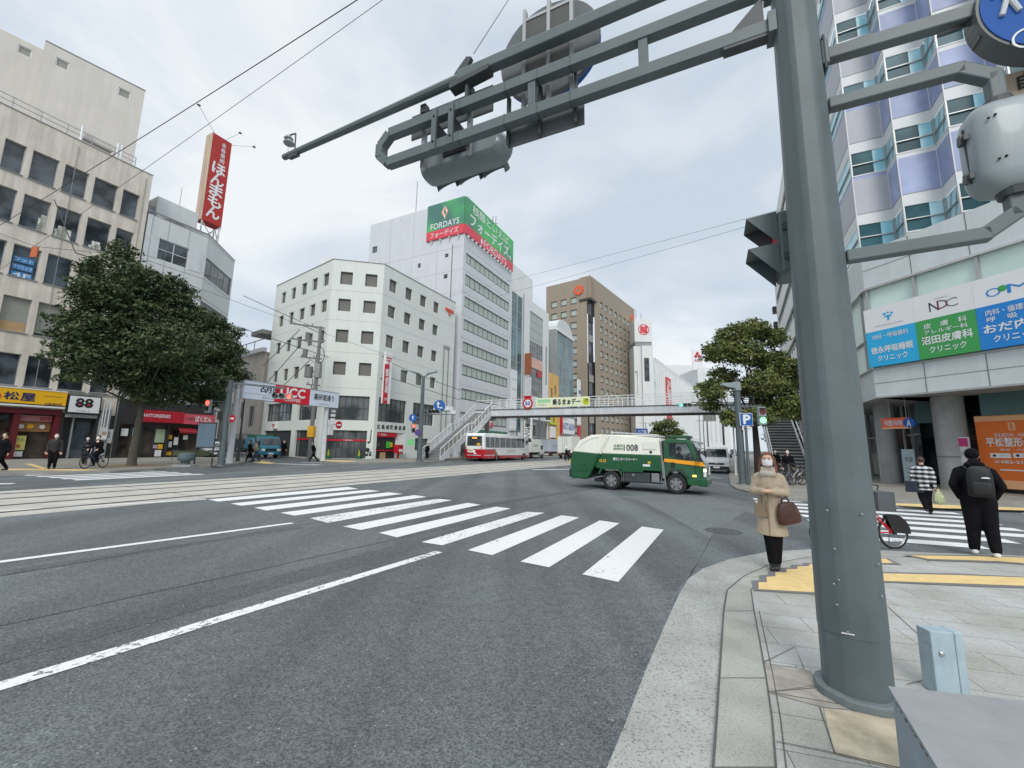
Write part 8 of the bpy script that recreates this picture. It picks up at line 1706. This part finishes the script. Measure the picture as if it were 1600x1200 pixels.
# bicycles parked below the footbridge stairs
for k in range(7):
    s=4.6+k*.75; p=along(F0,AZB,s+.2,.4+.2*(k%2)); bicycle('parked bicycle in the row under the footbridge stair',p,AZB-62+k*3,.31,(M_BKS,M_STEELD,M_BKB)[k%3],.12,'bicycles parked below the stair',basket=k%2==0)
for k in range(3):
    p=along(at(372,712,.12),SS,3+k*1.0); bicycle('parked bicycle beside the side-street house',p,60+k*8,.31,M_BKS,.12,'bicycles beside the side-street house')
for k in range(4):
    q=depthpt(1216+k*9,722+k*1.5,19.5+k*.4); bicycle('parked bicycle on the pavement behind the beige-coated woman',(q[0],q[1]),60+k*11,.31,(M_STEELD,M_BKS)[k%2],.07,'bicycles behind the beige-coated woman')
# ================================================================ people
def folds(m,d):
    for n in m.node_tree.nodes:
        if n.type=='BUMP': n.inputs['Distance'].default_value=d
SKIN=mat('skin',C(226,184,158,.95),.55,var=.04,scale=8); HAIRK=mat('hair_black',(.014,.012,.011),.5,var=.3,scale=20,stretch=(6,6,1)); HAIRB=mat('hair_auburn',C(118,62,44,1),.5,var=.3,scale=20,stretch=(6,6,1))
CLK=mat('cloth_black',(.007,.007,.009),.9,var=.4,scale=6,bump=.5,bscale=14,spec=.15); CLN=mat('cloth_navy',(.018,.022,.04),.85,var=.25,scale=6,bump=.3,bscale=18); CLG=mat('cloth_charcoal',(.03,.03,.033),.85,var=.2,scale=6,bump=.3,bscale=18)
CLB=mat('cloth_beige',C(188,172,150,.92),.9,var=.12,scale=5,bump=.6,bscale=10,spec=.2); CLJ=mat('cloth_denim',C(60,76,100,.9),.85,var=.15,scale=8); CLT=mat('cloth_tan',C(176,150,118,.95),.85,var=.1,scale=8); MASKM=mat('mask_white',(.78,.79,.8),.7,var=.02)
SHW=mat('shoe_white',(.74,.74,.74),.6,var=.05); SHK=mat('shoe_black',(.02,.02,.02),.5,var=.1)
folds(CLK,.03); folds(CLB,.035); folds(CLN,.03)
def capsule(mb,a,ra,b,rb,m,n=12,sq=(1,1)):
    a=Vector(a);b=Vector(b);d=b-a; L_=d.length
    if L_<1e-5: mb.ball(tuple(a),ra,m,n,8); return
    q=d.to_track_quat('Z','X').to_matrix(); V=[];rings=[(-.98,.2),(-.7,.71),(-.35,.94),(0,1)]
    R_=[(a+d.normalized()*ra*k,ra*r_) for k,r_ in rings]+[(b+d.normalized()*rb*-k*1.0,rb*r_) for k,r_ in rings[::-1]]
    for c,r_ in R_:
        for i in range(n): t_=2*math.pi*i/n; V.append(tuple(c+q@Vector((math.cos(t_)*r_*sq[0],math.sin(t_)*r_*sq[1],0))))
    K=len(R_); F=[(k*n+i,k*n+(i+1)%n,(k+1)*n+(i+1)%n,(k+1)*n+i) for k in range(K-1) for i in range(n)]+[tuple(range(n-1,-1,-1)),tuple(range((K-1)*n,K*n))]
    mb.add(V,F,m)
def fuse(mb,name,parent,m,voxel,smooth=4,extra=None):
    me=mb.mesh(name); o=bpy.data.objects.new(name,me); COL.objects.link(o)
    r=o.modifiers.new('r','REMESH'); r.mode='VOXEL'; r.voxel_size=voxel; s=o.modifiers.new('s','SMOOTH'); s.iterations=smooth; s.factor=.5
    dg=bpy.context.evaluated_depsgraph_get(); dg.update(); me2=bpy.data.meshes.new_from_object(o.evaluated_get(dg)); bpy.data.objects.remove(o)
    me2.materials.clear(); me2.materials.append(m)
    if len(me2.polygons): me2.polygons.foreach_set('material_index',[0]*len(me2.polygons)); me2.polygons.foreach_set('use_smooth',[True]*len(me2.polygons))
    if extra:
        ex=extra; bm=bmesh.new(); bm.from_mesh(me2); t2=ex.mesh('x'); bm.from_mesh(t2); bm.to_mesh(me2); bm.free(); me2.materials.clear(); me2.materials.append(m)
        me2.polygons.foreach_set('material_index',[0]*len(me2.polygons)); me2.polygons.foreach_set('use_smooth',[True]*len(me2.polygons))
    me2.name=name; q=bpy.data.objects.new(name,me2); COL.objects.link(q); q.parent=parent; return q
def person(label,p,z,az,H,legs,arms,top=CLK,bot=CLK,shoe=SHK,hair=HAIRK,lean=0,mask=True,coat=0,hairlen=0,hood=False,vox=.02,hat=None,group=None,puff=0,bulk=1.0,head_turn=0,hip=.5,scarf=None,skirt=None):
    """legs/arms: for left,right -> joint points as fractions of H (x right, y forward, z up)"""
    t=thing('person',label,'person',(p[0],p[1],z),-R(az),group); S=H
    def P(q): return (q[0]*S,q[1]*S,q[2]*S)
    hz=hip; hy=0; sy=lean; shz=hz+.31*math.cos(math.atan(lean*2)) ; nk=(0,sy*1.05,shz+.045); hd=(0,sy*1.15+.01,shz+.125)
    sh={-1:(-.102*bulk,sy,shz-.012),1:(.102*bulk,sy,shz-.012)}; hp={-1:(-.048,hy,hz),1:(.048,hy,hz)}
    near=vox<.016
    b=MB(); dm=SKIN; cap=lambda mb,a,ra,c,rc,sq=(1,1): capsule(mb,P(a),ra*S,P(c),rc*S,dm,12,sq)
    # skin figure
    cap(b,(0,0,hz),.062,(0,sy*.55,hz+.17),.062); cap(b,(0,sy*.5,hz+.15),.07,(0,sy,shz-.04),.075); cap(b,(-.08,sy,shz-.035),.03,(.08,sy,shz-.035),.03); cap(b,(0,sy,shz-.01),.034,hd,.030)
    hr=.0
    b.ball(P(hd),(.044*S,.052*S,.062*S),dm,16,12); cap(b,(0,hd[1]+.018,hd[2]-.03),.028,(0,hd[1]+.022,hd[2]-.038),.026)
    cap(b,(0,hd[1]+.050,hd[2]+.003),.007,(0,hd[1]+.058,hd[2]-.012),.010)
    for s in (-1,1): b.ball(P((s*.046,hd[1]-.002,hd[2]-.004)),(.008*S,.013*S,.018*S),dm,8,6)
    ex=MB()
    for s,(k,a) in zip((-1,1),legs):
        cap(b,hp[s],.058,k,.036); cap(b,k,.035,a,.022); cap(b,(a[0],a[1]-.012,a[2]-.02),.02,(a[0],a[1]+.085,a[2]-.025),.017)
    for s,(e_,w_) in zip((-1,1),arms):
        cap(b,(sh[s][0],sh[s][1],sh[s][2]-.03),.026,e_,.022); cap(b,e_,.023,w_,.015)
        d=(Vector(w_)-Vector(e_)).normalized(); h0=Vector(w_)+d*.012; h1=Vector(w_)+d*.042; sd=d.cross(Vector((0,0,1)) if abs(d.z)<.8 else Vector((0,1,0))).normalized()
        cap(b,tuple(h0),.017,tuple(h1),.020,(1,.6))
        bend_=Vector((-s*.35,.25,-.15))
        for j,(o_,l_) in enumerate(((-1.4,.036),(-.5,.044),(.45,.042),(1.3,.032))):
            f0=h1+sd*o_*.011; f1=f0+(d+sd*o_*.05+bend_*.25).normalized()*l_*.6; f2=f1+(d*.7+bend_).normalized()*l_*.5
            capsule(ex,P(f0),.0062*S,P(f1),.0055*S,dm,8); capsule(ex,P(f1),.0056*S,P(f2),.0045*S,dm,8)
        th=h0+sd*.018; t1=th+(d*.6+sd*.8+bend_*.3).normalized()*.024; t2=t1+(d+bend_*.4).normalized()*.02; capsule(ex,P(th),.008*S,P(t1),.007*S,dm,8); capsule(ex,P(t1),.007*S,P(t2),.0055*S,dm,8)
    fuse(b,'body',t,SKIN,vox,3,ex)
    if near:
        e=MB()
        for s in (-1,1): e.ball(P((s*.017,hd[1]+.049,hd[2]+.006)),(.007*S,.004*S,.0035*S),M_BLACK,8,6); e.box(*[v*S for v in (s*.017-.010,s*.017+.010,hd[1]+.050,hd[1]+.053,hd[2]+.019,hd[2]+.0225)],M_BLACK)
        e.build('eyes',t)
    # trousers
    if bot is not SKIN:
        b=MB(); wk=1.0+puff*.3
        cap(b,(-.03,0,hz+.04),.066,(.03,0,hz+.04),.066)
        for s,(k,a) in zip((-1,1),legs): cap(b,hp[s],.070*wk,k,.050*wk); cap(b,k,.049*wk,(a[0],a[1],a[2]+.02),.036*wk)
        fuse(b,'trousers' if not skirt else 'tights',t,bot,vox*1.05,3)
    b=MB()
    for s,(k,a) in zip((-1,1),legs):
        cap(b,(a[0],a[1]-.02,a[2]-.018),.026,(a[0],a[1]+.09,a[2]-.024),.021); cap(b,(a[0],a[1],a[2]+.01),.027,(a[0],a[1],a[2]-.015),.027)
    fuse(b,'shoes',t,shoe,vox,2)
    # jacket or coat
    b=MB(); g=1+puff*.35
    cap(b,(-.028,sy*.3,hz+.03),.072*g,(.028,sy*.3,hz+.03),.072*g); cap(b,(0,sy*.4,hz+.08),.086*g,(0,sy*.9,shz-.07),.096*g); cap(b,(-.045,sy*.85,shz-.08),.072*g,(.045,sy*.85,shz-.08),.072*g)
    [cap(b,(0,sy,shz+.004),.046*g,(s*.088*bulk,sy,shz-.028),.040*g) for s in (-1,1)]; cap(b,(0,sy,shz),.045,(0,sy*1.05,shz+.035),.038)
    for s,(e_,w_) in zip((-1,1),arms):
        cap(b,(sh[s][0],sh[s][1],sh[s][2]-.022),.040*g,e_,.034*g); cap(b,e_,.034*g,w_,.027*g)
    if coat:
        V=[];n=20
        for zz_,rx,ry in ((hz+.10,.098,.078),(hz,.105,.088),(hz-coat*.5,.112,.096),(hz-coat,.120,.104)):
            for i in range(n): a=2*math.pi*i/n; V.append(P((rx*math.cos(a),sy*.2+ry*math.sin(a),zz_)))
        b.add(V,[(k*n+i,(k+1)*n+i,(k+1)*n+(i+1)%n,k*n+(i+1)%n) for k in range(3) for i in range(n)]+[tuple(range(n)),tuple(range(4*n-1,3*n-1,-1))],dm)
    if hood: cap(b,(-.035,sy-.045,shz+.03),.040,(.035,sy-.045,shz+.03),.040); cap(b,(0,sy-.05,shz+.045),.045,(0,sy-.03,shz+.06),.045)
    o=fuse(b,'coat' if coat else 'jacket',t,top,vox,3)
    if coat>.2:
        b=MB(); dk=mat('coat_seam',C(140,122,96,.9),.9,var=.05); b.tube([P((.012,.102,hz-coat+.01)),P((.012,.100,hz)),P((.010,.100,hz+.10)),P((.006,.112,hz+.2))],.0045,dk,5)
        for k in range(4): b.ball(P((.026,.104,hz-.06+k*.065)),(.010,.006,.010),mat('coat_button',C(80,62,48,.8),.4,var=0),8,5)
        b.build('coat_front',t)
    if scarf: b=MB(); cap(b,(-.03,sy+.01,shz+.035),.040,(.03,sy+.01,shz+.035),.040); cap(b,(-.04,sy+.06,shz),.032,(.04,sy+.06,shz),.032); fuse(b,'scarf',t,scarf,vox,2)
    # hair
    b=MB(); b.ball(P((0,hd[1]-.010,hd[2]+.014)),(.052*S,.056*S,.060*S),dm,16,12); 
    if hairlen:
        for s in (-1,1): cap(b,(s*.040,hd[1]-.012,hd[2]+.01),.024,(s*.052,hd[1]+.004,hd[2]-hairlen),.026)
        cap(b,(-.02,hd[1]-.035,hd[2]),.04,(-.02,hd[1]-.035,hd[2]-hairlen),.034); cap(b,(.02,hd[1]-.035,hd[2]),.04,(.02,hd[1]-.035,hd[2]-hairlen),.034)
    # cut the face free
    me=fuse(b,'hair' if not hat else 'cap',t,hat or hair,vox*.9,1)
    bm=bmesh.new(); bm.from_mesh(me.data); kill=[v for v in bm.verts if v.co.y>(hd[1]+.020)*S and v.co.z<(hd[2]+.040)*S and abs(v.co.x)<.046*S]; bmesh.ops.delete(bm,geom=kill,context='VERTS'); bm.to_mesh(me.data); bm.free()
    if mask:
        b=MB(); n=8; V=[]
        for j in range(5):
            zz_=hd[2]+.002-.050*j/4
            for i in range(n+1):
                a=math.pi*(.12+.76*i/n); V.append(P((.047*math.cos(a)*(1-.1*j/4),hd[1]+.004+.060*math.sin(a)*(1.0+.08*math.sin(math.pi*j/4)),zz_)))
        b.add(V,[(j*(n+1)+i,(j+1)*(n+1)+i,(j+1)*(n+1)+i+1,j*(n+1)+i+1) for j in range(4) for i in range(n)],MASKM); o=b.build('mask',t,smooth='all')
    t['hd']=P(hd); return t
def stand(sp=.06): return [((-sp,.01,.27),(-sp,0,.045)),((sp,.01,.27),(sp,0,.045))]
def stride(a=.13,lift=.0,sp=.045): return [((-sp,.07,.275),(-sp,a,.05)),((sp,-.02,.27),(sp,-a,.075+lift))]
def strideR(a=.13,lift=0,sp=.045): return [((-sp,-.02,.27),(-sp,-a,.075+lift)),((sp,.07,.275),(sp,a,.05))]
hang=[((-.135,-.01,.64),(-.14,.03,.49)),((.135,-.01,.64),(.14,.03,.49))]
swing=[((-.135,-.06,.65),(-.13,-.05,.50)),((.135,.05,.65),(.12,.13,.53))]
pocket=[((-.155,-.03,.65),(-.11,.05,.53)),((.155,-.03,.65),(.11,.05,.53))]
holdf=[((-.125,.02,.65),(-.03,.13,.665)),((.125,.02,.65),(.035,.13,.665))]
def bag(name,label,cat,loc,rot,shape,m,strap=None):
    t=thing(name,label,cat,loc,rot); mb=MB(); 
    if shape=='tote': mb.add([(-.19,-.05,-.15),(.19,-.05,-.15),(.19,.05,-.15),(-.19,.05,-.15),(-.16,-.03,.15),(.16,-.03,.15),(.16,.03,.15),(-.16,.03,.15)],[(0,3,2,1),(4,5,6,7),(0,1,5,4),(1,2,6,5),(2,3,7,6),(3,0,4,7)],m)
    elif shape=='soft': superl(mb,(0,0),.33,.13,[(-.16,.80),(-.145,.97),(-.05,1.0),(.04,.86),(.10,.70),(.12,.62)],m,26,2.6)
    elif shape=='pack': superl(mb,(0,0),.30,.17,[(-.24,.75),(-.22,.95),(-.1,1.0),(.1,.97),(.2,.82),(.25,.5)],m,24,3.6); superl(mb,(0,-.085),.23,.07,[(-.2,.8),(-.18,1),(-.02,1),(.0,.8)],m,20,3.6)
    elif shape=='sack': mb.lathe([(.05,-.19),(.13,-.16),(.15,-.06),(.11,.08),(.04,.17),(.03,.22)],m,16,sx=1,sy=.6)
    mb.build('bag_body',t,smooth='all' if shape!='tote' else False,bevel=.015 if shape=='tote' else 0)
    if strap: mb=MB(); [mb.tube(s,.010,M_BLACK,6) for s in strap]; mb.build('strap',t)
    return t
# near woman in the beige coat, facing the camera
wp_=at(1211,889,.02); wp=(wp_[0],wp_[1]); HW=1.60; faz=math.degrees(math.atan2(-wp[0],-wp[1]))+4
person('woman-length auburn hair, white mask, long beige coat, hands clasped, at the kerb'.replace('woman-length','person with long') ,wp,.024,faz,HW,[((-.03,.01,.27),(-.02,-.01,.045)),((.02,.03,.27),(.012,.03,.045))],holdf,top=CLB,bot=CLK,hair=HAIRB,coat=.215,hairlen=.10,vox=.0125,scarf=mat('scarf_grey',C(180,170,158,.95),.9,var=.25,scale=14),skirt=True,bulk=.86)
bd=Matrix.Rotation(-R(faz),3,'Z'); v=bd@Vector((-.205,.10,0)); tq=bag('handbag','dark brown leather handbag hanging from the beige-coated arm','bag',(wp[0]+v.x,wp[1]+v.y,.024+.80),-R(faz)+.3,'soft',mat('brown_leather',C(84,50,40,.8),.5,var=.3,scale=7,bump=.4,bscale=12),[[(-.06,.0,.10),(-.03,0,.19),(.04,0,.19),(.07,0,.10)]]); tq.rotation_euler=(0,.18,-R(faz)+.7)
v=bd@Vector((.115,.14,0)); t=bag('shoulder_pouch','flat olive-grey pouch hanging at the front of the beige coat','bag',(wp[0]+v.x,wp[1]+v.y,.024+.80),-R(faz),'tote',mat('olive_pouch',C(140,122,98,.9),.7,var=.1),[[(-.06,0,.12),(-.03,-.02,.45)]]); t.scale=(.42,.5,.62)
# man in black with backpack, from behind
bp_=at(1541,869,.02); HB=1.72; bz=math.degrees(math.atan2(bp_[0],bp_[1]))-8
person('person in black padded hooded coat with backpack and white trainers, seen from behind',bp_[:2],.024,bz,HB,[((-.055,.015,.27),(-.065,.03,.045)),((.055,-.01,.27),(.062,-.05,.045))],pocket,top=CLK,bot=CLK,shoe=SHW,mask=False,hood=True,puff=.45,vox=.014,bulk=1.04,hat=CLK)
Rb=Matrix.Rotation(-R(bz),3,'Z'); v=Rb@Vector((.01,-.27,0)); bag('backpack','black backpack with small white mark on the black-coated back','backpack',(bp_[0]+v.x,bp_[1]+v.y,.024+1.19),-R(bz),'pack',mat('pack_black',(.010,.010,.012),.6,var=.2,scale=9),[[(-.12,.03,.2),(-.15,.2,.25),(-.14,.36,.1)],[(.12,.03,.2),(.15,.2,.25),(.14,.36,.1)]])
t=bpy.data.objects.get('backpack'); mb=MB(); mb.lathe([(.05,0),(.045,.012),(.02,.02)],M_SIGNW,10,(0.05,-.115,.06),sx=1,sy=.15); mb.build('emblem',t)
# older person in the checked coat
def plaid():
    m=mat('checked_wool',(.5,.5,.5),.9,var=.001); t=m.node_tree; b=t.nodes['Principled BSDF']; tc=t.nodes['Texture Coordinate']
    w_=[]
    for d in ('Z','X'):
        n=t.nodes.new('ShaderNodeTexWave'); n.bands_direction=d; n.inputs['Scale'].default_value=2.6 if d=='Z' else 2.2; n.inputs['Distortion'].default_value=2.2; n.inputs['Detail'].default_value=1; t.links.new(tc.outputs['Object'],n.inputs['Vector']); w_.append(n)
    a=t.nodes.new('ShaderNodeMath'); a.operation='MULTIPLY_ADD'; a.inputs[1].default_value=.3; t.links.new(w_[1].outputs['Fac'],a.inputs[0]); 
    m2=t.nodes.new('ShaderNodeMath'); m2.operation='MULTIPLY'; m2.inputs[1].default_value=.7; t.links.new(w_[0].outputs['Fac'],m2.inputs[0]); t.links.new(m2.outputs[0],a.inputs[2])
    r=t.nodes.new('ShaderNodeValToRGB'); e=r.color_ramp.elements; e[0].position=.35; e[0].color=(.02,.02,.024,1); e[1].position=.9; e[1].color=(.66,.67,.68,1); t.links.new(a.outputs[0],r.inputs[0]); t.links.new(r.outputs[0],b.inputs['Base Color']); return m
cp=at(1449,804,.006); cz=math.degrees(math.atan2(cp[0],cp[1]))-6
person('person in black and white checked wool coat crossing, seen from behind',cp[:2],.007,cz,1.55,[((-.03,.03,.27),(-.01,-.10,.10)),((.035,.03,.27),(.05,.05,.045))],hang,top=plaid(),bot=CLK,hair=mat('hair_brown',C(70,44,36,.9),.5,var=.2,scale=20),mask=False,coat=.08,vox=.02,bulk=1.12,puff=.25)
Rb=Matrix.Rotation(-R(cz),3,'Z'); v=Rb@Vector((.27,.05,0)); bag('carrier_bag','pale green patterned carrier bag in the hand of the checked-coat walker','bag',(cp[0]+v.x,cp[1]+v.y,.48),0,'sack',mat('bag_pattern',C(176,182,140,.95),.6,var=.45,scale=16),[[(0,0,.2),(-.03,0,.34)]])
v=Rb@Vector((-.20,-.06,0)); bag('shoulder_bag','dark navy shoulder bag at the hip of the checked-coat walker','bag',(cp[0]+v.x,cp[1]+v.y,.74),-R(cz),'tote',CLN,[[(-.08,0,.14),(.1,.0,.55)]])
# ---- the far side
toCam=lambda p:math.degrees(math.atan2(-p[0],-p[1]))
p=at(80,733,.13)[:2]; person('person in dark suit and white mask standing before the restaurant',p,.13,toCam(p)+5,1.74,stand(.05),hang,top=CLG,bot=CLK,vox=.026,bulk=1.1)
p=at(-1,737,.13)[:2]; person('person in black walking out of the picture edge by the restaurant',p,.13,toCam(p)+70,1.70,stride(),swing,top=CLK,bot=CLK,vox=.028,mask=False)
p=at(131,726,.13)[:2]; person('person in navy coat and white mask looking down at a phone',p,.13,toCam(p)-8,1.62,stand(.035),holdf,top=CLN,bot=CLK,vox=.026,coat=.14)
p=at(390,722,.02)[:2]; person('person in black coat walking left in front of the teal lorry',p,.02,SS-60,1.72,stride(.16),swing,top=CLK,bot=CLK,vox=.028,mask=False,lean=.05)
p=at(399,722.5,.02)[:2]; person('person in tan jacket and dark trousers striding left beside the black-coated walker',p,.02,SS-62,1.66,strideR(.17),holdf,top=CLT,bot=CLJ,vox=.028,mask=False,lean=.05)
p=at(490,721,.02)[:2]; person('person in black striding left below the arch',p,.02,SS-55,1.70,strideR(.2),swing,top=CLK,bot=CLK,vox=.028,mask=False,lean=.08)
p=at(667,719,.12)[:2]; person('person in black waiting behind the lamp column by the stair foot',p,.12,toCam(p)+40,1.68,stand(),hang,top=CLK,bot=CLK,vox=.03)
p=at(442,715,.12)[:2]; person('person in black standing in the garage mouth right of the teal lorry',p,.12,toCam(p),1.68,stand(),hang,top=CLK,bot=CLK,vox=.032)
for u,d,lab_ in ((1232,21,'person in dark clothes standing behind the beige-coated woman, nearest the mast'),(1213,27,'person in dark jacket further back between the tree and the bicycles')):
    q=depthpt(u,730,d); person(lab_,(q[0],q[1]),.07,toCam(q[:2]),1.66,stand(),hang,top=CLK,bot=CLG,vox=.03)
# cyclist on the far pavement
p=at(147,731.5,.13)[:2]; azc=toCam(p)+38; wb=1.06
bd_=adir(azc); ra2=(p[0]-bd_[0]*.5,p[1]-bd_[1]*.5)
bicycle('bicycle ridden by the masked cyclist before the numbered door',ra2,azc,.33,M_BKB,.13,basket=True,wbase=wb)
person('person in black with white mask riding a bicycle on the far pavement',(p[0]-bd_[0]*.2,p[1]-bd_[1]*.2),.13,azc,1.66,[((-.05,.17,.44),(-.05,.12,.22)),((.05,.16,.36),(.05,.10,.10))],[((-.13,.11,.70),(-.13,.24,.60)),((.13,.11,.70),(.13,.24,.60))],top=CLK,bot=CLK,vox=.026,lean=.10,hip=.52)
# lorry driver, seen through the side glass; sits in the cab
tq=Matrix.Rotation(rz(azT),3,'Z'); v=tq@Vector((2.52,.45,0))
person('lorry driver in dark cap and jacket at the wheel of the refuse lorry',(P0[0]+v.x,P0[1]+v.y),.14,azT,1.6,[((-.07,.19,.50),(-.06,.19,.27)),((.07,.19,.50),(.06,.19,.27))],[((-.13,.10,.68),(-.08,.22,.74)),((.13,.10,.68),(.08,.22,.74))],top=CLN,bot=CLK,vox=.022,mask=False,hat=CLN,hip=.50)
# scooter following the box lorries
q=depthpt(885,716,52); t=thing('scooter','dark scooter with red tail lamp ridden beside the box lorries','scooter',(q[0],q[1],0),rz(27)); mb=MB(); mb.side([(-.5,.35),(-.55,.75),(.1,.72),(.2,.35),(.6,.35),(.7,.95),(.8,.95),(.75,.25),(-.3,.2)],-.14,.14,M_BLACK); mb.build('body',t,bevel=.02); mb=MB(); mb.box(-.6,-.54,-.08,.08,.6,.72,M_TAIL); mb.build('tail_lamp',t)
for x in (-.35,.8): wheel(t,x,0,.22,.1)
person('person in black with white helmet riding the scooter',(q[0],q[1]),.0,27,1.68,[((-.06,.2,.46),(-.06,.16,.24)),((.06,.2,.46),(.06,.16,.24))],[((-.13,.12,.68),(-.14,.28,.62)),((.13,.12,.68),(.14,.28,.62))],top=CLK,bot=CLK,vox=.035,lean=.04,hat=SHW,mask=False,hip=.45)
